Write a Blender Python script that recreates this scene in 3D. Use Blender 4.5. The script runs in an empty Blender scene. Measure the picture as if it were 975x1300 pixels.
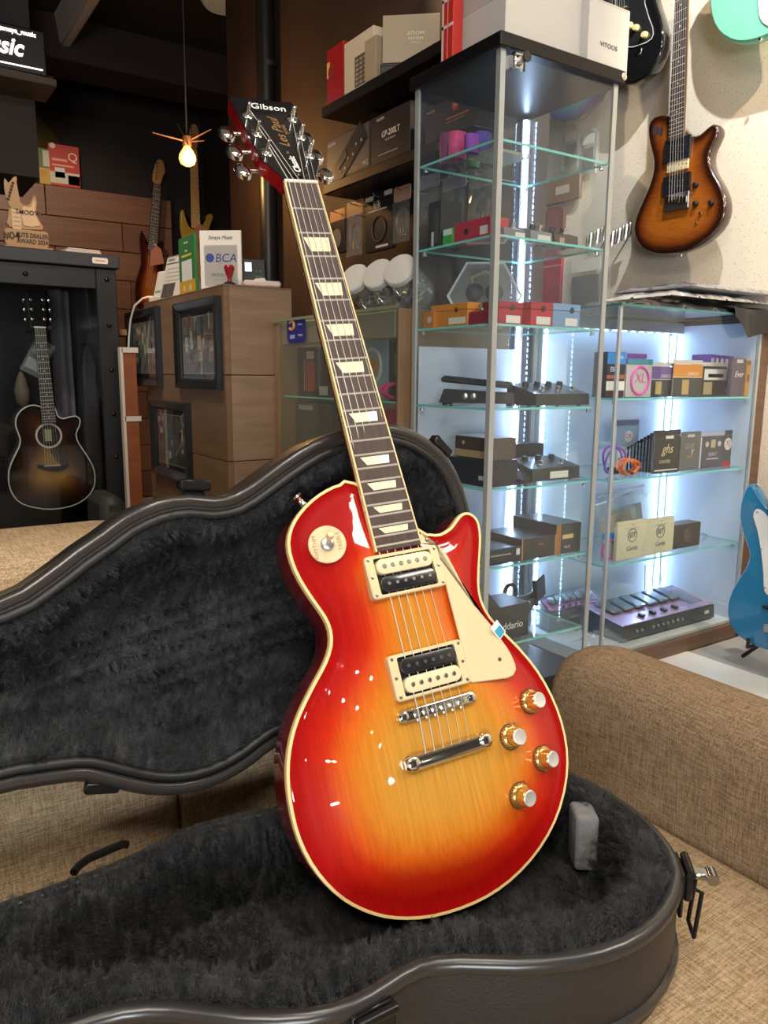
import bpy, math, random
from mathutils import Matrix, Vector, noise as mnoise
random.seed(7)
R = math.radians
C = bpy.context.scene.collection
SC = bpy.context.scene
# ------------------------------------------------------------------ camera
CH = 0.86                                   # camera height above the shop floor
F = 977.0
YAW, PIT, ROL = R(33.7), R(10.0), R(0.45)
_cy, _sy, _cp, _sp = math.cos(YAW), math.sin(YAW), math.cos(PIT), math.sin(PIT)
FW = Vector((_sy*_cp, _cy*_cp, -_sp)); _r = Vector((_cy, -_sy, 0)); _u = _r.cross(FW)
RT = _r*math.cos(ROL) + _u*math.sin(ROL); UP = RT.cross(FW)
CAM = Vector((0, 0, CH))
cam = bpy.data.cameras.new('camera'); camo = bpy.data.objects.new('camera', cam); C.objects.link(camo)
cam.sensor_fit = 'VERTICAL'; cam.sensor_height = 24; cam.lens = 24*F/1300; cam.clip_start = .02
camo.matrix_world = Matrix(((RT.x, UP.x, -FW.x, 0), (RT.y, UP.y, -FW.y, 0), (RT.z, UP.z, -FW.z, CH), (0, 0, 0, 1)))
SC.camera = camo
# ------------------------------------------------------------------ look
vs = SC.view_settings
SC.display_settings.display_device = 'sRGB'
vs.view_transform = 'Standard'; vs.look = 'None'; vs.gamma = 1; vs.use_curve_mapping = False
vs.exposure = 0.0
cy = SC.cycles
cy.max_bounces = 8; cy.diffuse_bounces = 3; cy.glossy_bounces = 4; cy.transmission_bounces = 6
cy.transparent_max_bounces = 40; cy.caustics_reflective = False; cy.caustics_refractive = False
cy.use_denoising = True; cy.sample_clamp_indirect = 6
W = bpy.data.worlds.new('world'); SC.world = W; W.use_nodes = True
W.node_tree.nodes['Background'].inputs[0].default_value = (.9, .85, .8, 1)
W.node_tree.nodes['Background'].inputs[1].default_value = .02
# ------------------------------------------------------------------ assumed lamps of the shop, added fill and highlight lights
def area(name, loc, target, sx, sy, power, col=(1, 1, 1)):
    l = bpy.data.lights.new(name, 'AREA'); l.shape = 'RECTANGLE'; l.size = sx; l.size_y = sy
    l.energy = power; l.color = col
    o = bpy.data.objects.new(name, l); C.objects.link(o); o.location = loc
    o.rotation_euler = (Vector(target)-Vector(loc)).to_track_quat('-Z', 'Y').to_euler(); return o
def spot(name, loc, target, power, ang=60, blend=.4, rad=.03, col=(1, 1, 1)):
    l = bpy.data.lights.new(name, 'SPOT'); l.energy = power; l.spot_size = R(ang); l.spot_blend = blend
    l.shadow_soft_size = rad; l.color = col
    o = bpy.data.objects.new(name, l); C.objects.link(o); o.location = loc
    o.rotation_euler = (Vector(target)-Vector(loc)).to_track_quat('-Z', 'Y').to_euler(); return o
def point(name, loc, power, rad=.03, col=(1, 1, 1)):
    l = bpy.data.lights.new(name, 'POINT'); l.energy = power; l.shadow_soft_size = rad; l.color = col
    o = bpy.data.objects.new(name, l); C.objects.link(o); o.location = loc; return o
WARM = (1, .80, .58); NEUT = (1, .91, .80); COOL = (.80, .88, 1)
area('assumed_ceiling_panel', (-.9, -.9, 2.72), (-.6, -.5, 0), 1.2, .5, 50, NEUT)  # both ceiling panels are assumed, unseen behind the viewer
area('assumed_ceiling_panel', (1.9, -.9, 2.72), (1.6, .2, 0), 1.2, .5, 50, NEUT)
area('assumed_ceiling_strip', (.4, .25, 2.74), (.4, .45, 0), .12, 1.1, 20, NEUT)  # assumed strip overhead, out of view
spot('assumed_track_spot', (1.45, 2.15, 2.68), (2.43, 1.55, 1.45), 135, 75, .5, .012, WARM)  # this and the next two unseen spots are assumed from the coloured wall shadows
spot('assumed_track_spot', (1.75, 1.00, 2.68), (2.43, 1.75, 1.50), 115, 70, .5, .012, (.88, .94, 1))
spot('assumed_track_spot', (1.80, .15, 2.68), (2.43, 1.40, 1.55), 150, 62, .5, .012, WARM)
spot('shelf_fill_spot', (.55, 2.1, 2.68), (1.5, 2.3, 1.45), 24, 66, .6, .03, WARM)  # unseen fill spot added to brighten the boxes on the dark wall
spot('desk_fill_spot', (-.05, 2.2, 2.70), (1.03, 2.9, .8), 60, 60, .7, .04, WARM)  # unseen fill spot added to brighten the desk side and pictures
spot('cabinet_fill_spot', (.3, 2.3, 2.70), (.75, 3.6, .9), 80, 50, .7, .04, NEUT)  # unseen fill spot added to brighten the cabinet and acoustic guitar
spot('panel_fill_spot', (.9, 4.2, 2.5), (1.2, 5.45, 1.4), 48, 80, .8, .05, WARM)  # fill spot added to brighten the wood panel
for _p in ((-.25, -.55), (.35, -.85), (-.75, -.15), (.9, -.5)):
    spot('assumed_downlight', (_p[0], _p[1], 2.70), (.5, .6, .5), 14, 50, .6, .03, NEUT)  # unseen downlights, assumed from the small highlights on the guitar

area('rear_fill_light', (-1.35, -2.9, .80), (-.4, 1, .5), 1.6, 1.0, 115, (.93, .96, 1))  # low fill light added unseen behind the viewer, brightens sofa and lid
for _p in ((-.37, -2.0, 1.55), (-.42, -2.12, .95), (1.02, -2.05, 1.25), (.08, -1.7, 2.15), (1.10, -2.1, 1.05), (.60, -2.2, 1.75)):
    point('added_highlight_point', _p, 1.6, .009, NEUT)      # added points standing for assumed lamps, set on mirrored rays for guitar highlights
# ------------------------------------------------------------------ pixel -> point on a plane of the room
def ray(x, y): return FW + RT*((x-487.5)/F) - UP*((y-650)/F)
def onY(x, y, Y): d = ray(x, y); return CAM + d*(Y/d.y)
def onX(x, y, X): d = ray(x, y); return CAM + d*(X/d.x)
def onZ(x, y, Z): d = ray(x, y); return CAM + d*((Z-CH)/d.z)
# ------------------------------------------------------------------ materials
MATS = {}
def N(nt, t, **kw):
    n = nt.nodes.new(t)
    for k, v in kw.items():
        if k in n.inputs: n.inputs[k].default_value = v
        else: setattr(n, k, v)
    return n
def mat(name, col, rough=.5, metal=0, coat=0, noise=None, bump=None, emis=0, spec=.5, trans=0, stretch=(1, 1, 1), sheen=0, alpha=1):
    if name in MATS: return MATS[name]
    m = bpy.data.materials.new(name); m.use_nodes = True; nt = m.node_tree
    b = nt.nodes['Principled BSDF']; L = nt.links.new
    c4 = (*col, 1)
    b.inputs['Base Color'].default_value = c4; b.inputs['Roughness'].default_value = rough
    b.inputs['Metallic'].default_value = metal; b.inputs['Coat Weight'].default_value = coat
    b.inputs['Coat Roughness'].default_value = .03; b.inputs['Specular IOR Level'].default_value = spec
    b.inputs['Transmission Weight'].default_value = trans; b.inputs['Sheen Weight'].default_value = sheen
    b.inputs['Alpha'].default_value = alpha
    if emis:
        b.inputs['Emission Color'].default_value = c4; b.inputs['Emission Strength'].default_value = emis
    if noise or bump:
        tc = N(nt, 'ShaderNodeTexCoord'); mp = N(nt, 'ShaderNodeMapping'); mp.inputs['Scale'].default_value = stretch
        L(tc.outputs['Object'], mp.inputs['Vector'])
    if noise:
        s, a = noise[:2]
        c2 = noise[2] if len(noise) > 2 else tuple(x*(1-a) for x in col)
        t = N(nt, 'ShaderNodeTexNoise', Scale=s, Detail=6.0, Roughness=.6); L(mp.outputs[0], t.inputs['Vector'])
        rp = N(nt, 'ShaderNodeValToRGB'); rp.color_ramp.elements[0].position = .35; rp.color_ramp.elements[1].position = .65
        rp.color_ramp.elements[0].color = (*c2, 1); rp.color_ramp.elements[1].color = c4
        L(t.outputs['Fac'], rp.inputs[0]); L(rp.outputs[0], b.inputs['Base Color'])
    if bump:
        t = N(nt, 'ShaderNodeTexNoise', Scale=bump[0], Detail=4.0); L(mp.outputs[0], t.inputs['Vector'])
        bp = N(nt, 'ShaderNodeBump', Strength=bump[1], Distance=.002); L(t.outputs['Fac'], bp.inputs['Height']); L(bp.outputs[0], b.inputs['Normal'])
    MATS[name] = m; return m
def glass(name, tint=(.965, .985, .985), refl=.9, rough=.01, haze=0, hazecol=(.8, .88, .9), ior=1.5):
    if name in MATS: return MATS[name]
    m = bpy.data.materials.new(name); m.use_nodes = True; nt = m.node_tree; nt.nodes.clear(); L = nt.links.new
    out = N(nt, 'ShaderNodeOutputMaterial'); tr = N(nt, 'ShaderNodeBsdfTransparent', Color=(*tint, 1))
    gl = N(nt, 'ShaderNodeBsdfGlossy', Color=(refl, refl, refl, 1), Roughness=rough)
    fr = N(nt, 'ShaderNodeFresnel', IOR=ior); mx = N(nt, 'ShaderNodeMixShader')
    ge = N(nt, 'ShaderNodeNewGeometry'); on = N(nt, 'ShaderNodeMath', operation='SUBTRACT'); on.inputs[0].default_value = 1; L(ge.outputs['Backfacing'], on.inputs[1])
    mu = N(nt, 'ShaderNodeMath', operation='MULTIPLY'); L(fr.outputs[0], mu.inputs[0]); L(on.outputs[0], mu.inputs[1])   # each sheet mirrors once, on its outer face
    L(mu.outputs[0], mx.inputs[0]); L(tr.outputs[0], mx.inputs[1]); L(gl.outputs[0], mx.inputs[2])
    last = mx
    if haze:
        df = N(nt, 'ShaderNodeBsdfDiffuse', Color=(*hazecol, 1)); m2 = N(nt, 'ShaderNodeMixShader', Fac=haze)
        L(mx.outputs[0], m2.inputs[1]); L(df.outputs[0], m2.inputs[2]); last = m2
    L(last.outputs[0], out.inputs[0]); MATS[name] = m; return m
def fabric(name, c1, c2, sc=1.0):
    m = bpy.data.materials.new(name); m.use_nodes = True; nt = m.node_tree; L = nt.links.new
    b = nt.nodes['Principled BSDF']; b.inputs['Roughness'].default_value = .9; b.inputs['Specular IOR Level'].default_value = .15
    tc = N(nt, 'ShaderNodeTexCoord'); acc = None
    for st in ((620, 45, 620), (45, 620, 620), (620, 620, 45)):
        mp = N(nt, 'ShaderNodeMapping'); mp.inputs['Scale'].default_value = tuple(s*sc for s in st)
        L(tc.outputs['Object'], mp.inputs['Vector'])
        t = N(nt, 'ShaderNodeTexNoise', Scale=1.0, Detail=2.0); L(mp.outputs[0], t.inputs['Vector'])
        if acc is None: acc = t.outputs['Fac']
        else:
            a = N(nt, 'ShaderNodeMath', operation='ADD'); L(acc, a.inputs[0]); L(t.outputs['Fac'], a.inputs[1]); acc = a.outputs[0]
    rp = N(nt, 'ShaderNodeMapRange'); rp.inputs['From Min'].default_value = 1.2; rp.inputs['From Max'].default_value = 1.8
    L(acc, rp.inputs['Value'])
    mx = N(nt, 'ShaderNodeMix', data_type='RGBA'); mx.inputs['A'].default_value = (*c1, 1); mx.inputs['B'].default_value = (*c2, 1)
    L(rp.outputs[0], mx.inputs['Factor']); L(mx.outputs['Result'], b.inputs['Base Color'])
    bp = N(nt, 'ShaderNodeBump', Strength=.5, Distance=.0008); L(rp.outputs[0], bp.inputs['Height']); L(bp.outputs[0], b.inputs['Normal'])
    MATS[name] = m; return m
def burst(name, stops, grain=(60, 3, 60), gamt=.25, coat=1, flame=0):
    """sunburst lacquer: colour by the wood's own distance from the body edge (attribute 'edge')"""
    m = bpy.data.materials.new(name); m.use_nodes = True; nt = m.node_tree; L = nt.links.new
    b = nt.nodes['Principled BSDF']; b.inputs['Roughness'].default_value = .3; b.inputs['Specular IOR Level'].default_value = .08
    b.inputs['Coat Weight'].default_value = coat; b.inputs['Coat Roughness'].default_value = .02
    at = N(nt, 'ShaderNodeAttribute', attribute_name='edge')
    tc = N(nt, 'ShaderNodeTexCoord')
    n0 = N(nt, 'ShaderNodeTexNoise', Scale=9.0, Detail=2.0); L(tc.outputs['Object'], n0.inputs['Vector'])
    ad = N(nt, 'ShaderNodeMath', operation='MULTIPLY_ADD'); ad.inputs[1].default_value = .012; L(n0.outputs['Fac'], ad.inputs[0]); L(at.outputs['Fac'], ad.inputs[2])
    rp = N(nt, 'ShaderNodeValToRGB'); e = rp.color_ramp.elements
    mxp = .13
    while len(e) < len(stops): e.new(.5)
    for i, (d, c) in enumerate(stops): e[i].position = min(1, (d+.006)/mxp); e[i].color = (*c, 1)
    mr = N(nt, 'ShaderNodeMath', operation='DIVIDE'); mr.inputs[1].default_value = mxp; L(ad.outputs[0], mr.inputs[0]); L(mr.outputs[0], rp.inputs[0])
    mp = N(nt, 'ShaderNodeMapping'); mp.inputs['Scale'].default_value = grain; L(tc.outputs['Object'], mp.inputs['Vector'])
    t = N(nt, 'ShaderNodeTexNoise', Scale=6.0, Detail=5.0); L(mp.outputs[0], t.inputs['Vector'])
    mr2 = N(nt, 'ShaderNodeMapRange'); mr2.inputs['From Min'].default_value = .3; mr2.inputs['From Max'].default_value = .7
    mr2.inputs['To Min'].default_value = 1-gamt; mr2.inputs['To Max'].default_value = 1; L(t.outputs['Fac'], mr2.inputs['Value'])
    mu = N(nt, 'ShaderNodeMix', data_type='RGBA', blend_type='MULTIPLY'); mu.inputs['Factor'].default_value = 1
    L(rp.outputs[0], mu.inputs['A']); L(mr2.outputs[0], mu.inputs['B']); L(mu.outputs['Result'], b.inputs['Base Color'])
    MATS[name] = m; return m
def wood(name, c1, c2, st=(2, 40, 40), rough=.45, coat=0, sc=1.5):
    m = mat(name, c1, rough, coat=coat, noise=(sc, .3, c2), stretch=st); return m
def camo_wall(name):
    m = mat(name, (.84, .735, .575), .85, noise=(330, .3, (.76, .66, .51)), bump=(60, .3)); nt = m.node_tree; L = nt.links.new
    b = nt.nodes['Principled BSDF']; src = b.inputs['Base Color'].links[0].from_socket; tc = N(nt, 'ShaderNodeTexCoord')
    v = N(nt, 'ShaderNodeTexVoronoi', Scale=85.0); L(tc.outputs['Object'], v.inputs['Vector']); r_ = N(nt, 'ShaderNodeMapRange')     # terrazzo chips
    r_.inputs['From Min'].default_value = .12; r_.inputs['From Max'].default_value = .20; L(v.outputs['Distance'], r_.inputs['Value'])
    mx = N(nt, 'ShaderNodeMix', data_type='RGBA'); mx.inputs['A'].default_value = (.50, .41, .31, 1); L(src, mx.inputs['B']); L(r_.outputs[0], mx.inputs['Factor']); L(mx.outputs['Result'], b.inputs['Base Color']); return m

# ------------------------------------------------------------------ mesh builder
class MB:
    def __init__(s): s.v = []; s.f = []; s.M = Matrix.Identity(4); s.att = None; s.face_to = None
    def add(s, vs, fs):
        o = len(s.v); s.v += [tuple(s.M @ Vector(p)) for p in vs]; s.f += [tuple(i+o for i in f) for f in fs]; return s
    def box(s, x0, x1, y0, y1, z0, z1, b=0):
        if x0 > x1: x0, x1 = x1, x0
        if y0 > y1: y0, y1 = y1, y0
        if z0 > z1: z0, z1 = z1, z0
        b = min(b, (x1-x0)*.45, (y1-y0)*.45, (z1-z0)*.45)
        if b <= 0:
            return s.add([(x0, y0, z0), (x1, y0, z0), (x1, y1, z0), (x0, y1, z0), (x0, y0, z1), (x1, y0, z1), (x1, y1, z1), (x0, y1, z1)],
                         [(3, 2, 1, 0), (4, 5, 6, 7), (0, 1, 5, 4), (1, 2, 6, 5), (2, 3, 7, 6), (3, 0, 4, 7)])
        lo = (x0, y0, z0); hi = (x1, y1, z1); V = []; I = {}
        for cx in (0, 1):
            for cyy in (0, 1):
                for cz in (0, 1):
                    cc = (cx, cyy, cz)
                    for ax in range(3):
                        p = [(hi[k]-(b if k != ax else 0)) if cc[k] else (lo[k]+(b if k != ax else 0)) for k in range(3)]
                        I[cc, ax] = len(V); V.append(p)
        fs = []
        for ax in range(3):
            o1, o2 = [k for k in range(3) if k != ax]
            for sd in (0, 1):
                q = []
                for a, bb in ((0, 0), (1, 0), (1, 1), (0, 1)):
                    cc = [0]*3; cc[ax] = sd; cc[o1] = a; cc[o2] = bb; q.append(I[tuple(cc), ax])
                if (sd == 1) != (ax == 1): q = q
                else: q = q[::-1]
                fs.append(tuple(q))
        for ax in range(3):
            o1, o2 = [k for k in range(3) if k != ax]
            for a in (0, 1):
                for bb in (0, 1):
                    c0 = [0]*3; c1 = [0]*3; c0[ax] = 0; c1[ax] = 1
                    for c in (c0, c1): c[o1] = a; c[o2] = bb
                    fs.append((I[tuple(c0), o1], I[tuple(c1), o1], I[tuple(c1), o2], I[tuple(c0), o2]))
        for cx in (0, 1):
            for cyy in (0, 1):
                for cz in (0, 1): fs.append(tuple(I[(cx, cyy, cz), ax] for ax in range(3)))
        return s.add(V, fs)
    def prism(s, pts, d0, d1, fr=None, b=0, seg=1):
        """outline in (u,v), extruded d0->d1 (d1 = front, chamfered/rounded by b)"""
        fr = fr or (lambda u, v, w: (u, v, w))
        pts = ccw(pts); n = len(pts); rings = []
        sgn = 1 if d1 > d0 else -1
        rings.append((0, d0))
        if b:
            for k in range(seg+1):
                a = math.pi/2*k/seg
                rings.append((b*(1-math.cos(a)), d1-sgn*b*(1-math.sin(a))))
        else: rings.append((0, d1))
        V = []
        for ins, w in rings:
            for u, v in inset(pts, ins): V.append(fr(u, v, w))
        fs = []
        for k in range(len(rings)-1):
            for i in range(n):
                j = (i+1) % n; fs.append((k*n+i, k*n+j, (k+1)*n+j, (k+1)*n+i))
        fs.append(tuple(range(n-1, -1, -1))); fs.append(tuple((len(rings)-1)*n+i for i in range(n)))
        return s.add(V, fs)
    def ring(s, pts, prof, fr=None, closed=False):
        """loft of (inset, height) profile around an outline; open strip unless closed"""
        fr = fr or (lambda u, v, w: (u, v, w)); pts = ccw(pts); n = len(pts); V = []; fs = []
        for ins, w in prof: V += [fr(u, v, w) for u, v in inset(pts, ins)]
        m = len(prof)
        for k in range(m if closed else m-1):
            k2 = (k+1) % m
            for i in range(n):
                j = (i+1) % n; fs.append((k*n+i, k*n+j, k2*n+j, k2*n+i))
        return s.add(V, fs)
    def tube(s, pts, r, n=8, cap=True):
        pts = [Vector(p) for p in pts]; m = len(pts); rs = r if isinstance(r, (list, tuple)) else [r]*m; V = []; fs = []
        up = None
        for i, p in enumerate(pts):
            t = (pts[min(i+1, m-1)]-pts[max(i-1, 0)]).normalized()
            if up is None: up = t.orthogonal().normalized()
            else: up = (up - t*up.dot(t)).normalized()
            w = t.cross(up)
            for k in range(n):
                a = 2*math.pi*k/n; V.append(p+(up*math.cos(a)+w*math.sin(a))*rs[i])
        for i in range(m-1):
            for k in range(n):
                k2 = (k+1) % n; fs.append((i*n+k, i*n+k2, (i+1)*n+k2, (i+1)*n+k))
        if cap: fs += [tuple(range(n-1, -1, -1)), tuple((m-1)*n+k for k in range(n))]
        return s.add(V, fs)
    def lathe(s, prof, org=(0, 0, 0), axis=(0, 0, 1), n=20):
        q = Vector((0, 0, 1)).rotation_difference(Vector(axis).normalized()); o = Vector(org); V = []; fs = []
        for r, h in prof:
            for k in range(n):
                a = 2*math.pi*k/n; V.append(o + q @ Vector((r*math.cos(a), r*math.sin(a), h)))
        m = len(prof)
        for i in range(m-1):
            for k in range(n):
                k2 = (k+1) % n; fs.append((i*n+k, i*n+k2, (i+1)*n+k2, (i+1)*n+k))
        fs += [tuple(range(n-1, -1, -1)), tuple((m-1)*n+k for k in range(n))]
        return s.add(V, fs)
    def sph(s, c, rx, ry=None, rz=None, n=12, m=8):
        ry = ry or rx; rz = rz or rx; V = []; fs = []
        for i in range(m+1):
            t = math.pi*i/m
            for k in range(n):
                a = 2*math.pi*k/n
                V.append((c[0]+rx*math.sin(t)*math.cos(a), c[1]+ry*math.sin(t)*math.sin(a), c[2]-rz*math.cos(t)))
        for i in range(m):
            for k in range(n):
                k2 = (k+1) % n; fs.append((i*n+k, i*n+k2, (i+1)*n+k2, (i+1)*n+k))
        return s.add(V, fs)
    def grid(s, fn, nu, nv):
        V = [fn(i/nu, j/nv) for i in range(nu+1) for j in range(nv+1)]
        fs = [(i*(nv+1)+j, (i+1)*(nv+1)+j, (i+1)*(nv+1)+j+1, i*(nv+1)+j+1) for i in range(nu) for j in range(nv)]
        return s.add(V, fs)
    def build(s, name, m, parent=None, ang=38, smooth=True):
        me = bpy.data.meshes.new(name); me.from_pydata(s.v, [], s.f)
        me.validate(clean_customdata=False)
        import bmesh
        bm = bmesh.new(); bm.from_mesh(me); bmesh.ops.remove_doubles(bm, verts=bm.verts, dist=1e-7) if s.att is None else None
        bmesh.ops.recalc_face_normals(bm, faces=bm.faces)
        if s.face_to is not None:
            bm.faces.ensure_lookup_table(); up = sum(f.normal.dot(s.face_to)*f.calc_area() for f in bm.faces)
            if up < 0: bmesh.ops.reverse_faces(bm, faces=bm.faces)
        bm.to_mesh(me); bm.free()
        if s.att is not None:
            a = me.attributes.new('edge', 'FLOAT', 'POINT')
            for i, v in enumerate(s.att): a.data[i].value = v
        if smooth:
            me.shade_smooth(); me.set_sharp_from_angle(angle=R(ang))
        me.materials.append(m)
        o = bpy.data.objects.new(name, me); C.objects.link(o)
        if parent is not None: o.parent = parent
        return o
def ccw(p):
    a = sum(p[i][0]*p[(i+1) % len(p)][1]-p[(i+1) % len(p)][0]*p[i][1] for i in range(len(p)))
    return list(p) if a > 0 else list(p)[::-1]
def inset(pts, d):
    if d == 0: return pts
    n = len(pts); out = []
    for i in range(n):
        a = Vector(pts[i-1]); b = Vector(pts[i]); c = Vector(pts[(i+1) % n])
        e1 = (b-a).normalized(); e2 = (c-b).normalized()
        n1 = Vector((-e1.y, e1.x)); n2 = Vector((-e2.y, e2.x)); m = n1+n2
        if m.length < 1e-6: m = n1
        m.normalize(); k = d/max(.5, m.dot(n1)); out.append((b.x+m.x*k, b.y+m.y*k))
    return out
def smooth_loop(p, it=2):
    for _ in range(it):
        q = []
        for i in range(len(p)):
            a = p[i-1]; b = p[i]; c = p[(i+1) % len(p)]; d = p[(i+2) % len(p)]
            q.append(b); q.append(tuple((-a[k]+9*b[k]+9*c[k]-d[k])/16 for k in range(2)))
        p = q
    return p
def chaikin(p, it=1):
    for _ in range(it):
        q = []
        for i in range(len(p)):
            a = p[i]; b = p[(i+1) % len(p)]
            q += [tuple(.75*a[k]+.25*b[k] for k in range(2)), tuple(.25*a[k]+.75*b[k] for k in range(2))]
        p = q
    return p
def rrect(x0, x1, y0, y1, r, seg=4):
    pts = []
    for cx, cyy, a0 in ((x1-r, y0+r, -90), (x1-r, y1-r, 0), (x0+r, y1-r, 90), (x0+r, y0+r, 180)):
        for k in range(seg+1):
            a = R(a0+90*k/seg); pts.append((cx+r*math.cos(a), cyy+r*math.sin(a)))
    return pts
def edge_dist(p, loop):
    best = 9
    for i in range(len(loop)):
        ax, ay = loop[i-1]; bx, by = loop[i]; dx, dy = bx-ax, by-ay; L2 = dx*dx+dy*dy
        t = 0 if L2 == 0 else max(0, min(1, ((p[0]-ax)*dx+(p[1]-ay)*dy)/L2))
        d = math.hypot(p[0]-ax-t*dx, p[1]-ay-t*dy)
        if d < best: best = d
    return best
def cap(mb, loop, centre, nr, zfun, fr, attfun=None):
    """radial rings from the loop in to centre(p); height zfun(distance from edge, u, v)"""
    loop = ccw(loop); n = len(loop); V = []; A = []; fs = []
    for k in range(nr+1):
        s = 1-k/nr
        s = s if k < nr else .0
        for p in loop:
            c = centre(p); u = c[0]+(p[0]-c[0])*s; v = c[1]+(p[1]-c[1])*s
            d = edge_dist((u, v), loop) if k else 0
            V.append(fr(u, v, zfun(d, u, v))); A.append(attfun(d, u, v) if attfun else d)
    for k in range(nr):
        for i in range(n):
            j = (i+1) % n; fs.append((k*n+i, k*n+j, (k+1)*n+j, (k+1)*n+i))
    base = len(mb.v); mb.add(V, fs)
    if attfun is not None: mb.att = (mb.att or [0]*base) + A
    return mb
def sst(a, b, x): t = max(0, min(1, (x-a)/(b-a))); return t*t*(3-2*t)
# ------------------------------------------------------------------ scene bookkeeping
def tag(o, label=None, cat=None, group=None, kind=None):
    if label: o['label'] = label
    if cat: o['category'] = cat
    if group: o['group'] = group
    if kind: o['kind'] = kind
    return o
def thing(name, label, cat, loc=(0, 0, 0), rz=0, group=None, M=None):
    o = bpy.data.objects.new(name, None); C.objects.link(o); o.empty_display_size = .05
    if M is not None: o.matrix_world = M
    else: o.location = loc; o.rotation_euler = (0, 0, rz)
    return tag(o, label, cat, group)
def copy_tree(o, parent=None):
    c = o.copy(); C.objects.link(c)
    if parent: c.parent = parent
    for ch in list(o.children): copy_tree(ch, c)
    return c
def text(body, size, M, parent, m, name='lettering', ext=.0004, align='CENTER', shear=0, bold=0, sx=1.0):
    cu = bpy.data.curves.new(name, 'FONT'); cu.body = body; cu.size = size; cu.extrude = ext
    cu.align_x = align; cu.align_y = 'CENTER'; cu.shear = shear; cu.offset = bold; cu.resolution_u = 3
    t = bpy.data.objects.new(name, cu); C.objects.link(t)
    dg = bpy.context.evaluated_depsgraph_get()
    me = bpy.data.meshes.new_from_object(t.evaluated_get(dg)); bpy.data.objects.remove(t)
    me.transform(Matrix.Diagonal((sx, 1, 1, 1))); me.transform(M); me.materials.clear(); me.materials.append(m)
    o = bpy.data.objects.new(name, me); C.objects.link(o); o.parent = parent; return o
def MF(o, ex, ey): # matrix: origin, text direction, text up
    ex = Vector(ex).normalized(); ey = Vector(ey); ey = (ey-ex*ey.dot(ex)).normalized(); ez = ex.cross(ey)
    return Matrix(((ex.x, ey.x, ez.x, o[0]), (ex.y, ey.y, ez.y, o[1]), (ex.z, ey.z, ez.z, o[2]), (0, 0, 0, 1)))
def front(x, y, z): return MF((x, y, z), (1, 0, 0), (0, 0, 1))      # text read from -Y
def left(x, y, z): return MF((x, y, z), (0, -1, 0), (0, 0, 1))      # text read from -X
# common materials
M_black = mat('black_plastic', (.012, .012, .013), .4)
M_blackgloss = mat('black_gloss', (.008, .008, .009), .08, coat=1)
M_chrome = mat('chrome', (.78, .76, .72), .12, metal=1)
M_steel = mat('satin_steel', (.55, .55, .54), .32, metal=1)
M_alu = mat('aluminium', (.42, .44, .43), .42, metal=.35)
M_white = mat('white_card', (.86, .84, .80), .5)
M_cream = mat('cream_plastic', (.70, .565, .335), .3, coat=.4)
M_gold = mat('gold_print', (.75, .48, .14), .3, metal=.7)
M_paper = mat('paper_label', (.85, .85, .82), .7)
M_ink = mat('dark_ink', (.03, .03, .035), .6)
M_led = mat('led_light', (.50, .69, 1), emis=42)
M_pane = glass('clear_glass')
M_edge = mat('glass_edge', (.20, .62, .58), .15, spec=.8)
M_shelf = glass('shelf_glass', (.93, .975, .97), haze=.015, hazecol=(.8, .88, .95))  # faint bluish haze imitates LED glow on the shelves
M_haze = glass('led_haze_glass', (.965, .985, .985), haze=.014, hazecol=(.74, .84, 1))  # bluish diffuse haze stands in for LED reflections on the panes
M_film = glass('clear_film', (.96, .96, .96), rough=.12, haze=.10, ior=1.6)
# ------------------------------------------------------------------ the room shell
def struct(name, mb, m, parent=None): o = mb.build(name, m, parent, smooth=False); o['kind'] = 'structure'; return o
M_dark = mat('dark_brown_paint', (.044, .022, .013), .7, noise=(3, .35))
M_ceil = mat('ceiling_black', (.020, .013, .010), .8)
M_beige = mat('beige_paint', (.20, .18, .155), .8)
M_camo = camo_wall('speckled_cream_wall')
XL, XR, YR, YB, HC = -2.3, 2.43, -3.0, 5.6, 2.76
W2X, W1Y = 1.65, 1.76
M_floor = mat('white_floor_tile', (.82, .79, .72), .12, noise=(2.5, .05), spec=.5)
fl = struct('floor', MB().box(XL, XR, YR, YB, -.06, -.004), mat('tile_grout', (.35, .33, .30), .8))
TS = .60
tm = None
for i in range(8):
    for j in range(4):
        x0, y0 = .02+i*TS-.3, -.35+j*TS
        if x0+TS > XR: continue
        if tm is None:
            t0 = MB().box(.0015, TS-.0015, .0015, TS-.0015, -.004, 0, .001).build('floor_tile', M_floor, fl, smooth=False); tm = t0.data; t0.location = (x0, y0, 0)
        else:
            t0 = bpy.data.objects.new('floor_tile', tm); C.objects.link(t0); t0.parent = fl; t0.location = (x0, y0, 0)
struct('ceiling', MB().box(XL, XR, 1.3, YB, HC, HC+.05), M_ceil)
struct('ceiling', MB().box(XL, XR, YR, 1.3, HC, HC+.05), mat('grey_ceiling', (.26, .24, .22), .8))
struct('wall_right', MB().box(XR, XR+.10, YR, 2.7, 0, HC), M_camo)
struct('wall_alcove', MB().box(W2X+.10, XR, 2.6, 2.7, 0, HC), M_dark)
struct('baseboard_right', MB().box(XR-.012, XR, YR, 1.40, 0, .09, .003), mat('white_skirting', (.72, .68, .60), .4))
struct('wall_centre', MB().box(W2X, W2X+.10, W1Y, 3.92, 0, HC), M_dark)
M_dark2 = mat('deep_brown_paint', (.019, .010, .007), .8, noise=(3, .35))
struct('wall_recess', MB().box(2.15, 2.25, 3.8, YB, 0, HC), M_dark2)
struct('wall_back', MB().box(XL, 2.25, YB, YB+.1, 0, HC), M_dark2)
struct('wall_left', MB().box(XL-.1, XL, YR, YB, 0, HC), M_beige)
struct('wall_rear', MB().box(XL, XR, YR-.1, YR, 0, HC), mat('rear_wall_dark', (.06, .055, .05), .8))
wfm = MB()
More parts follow.
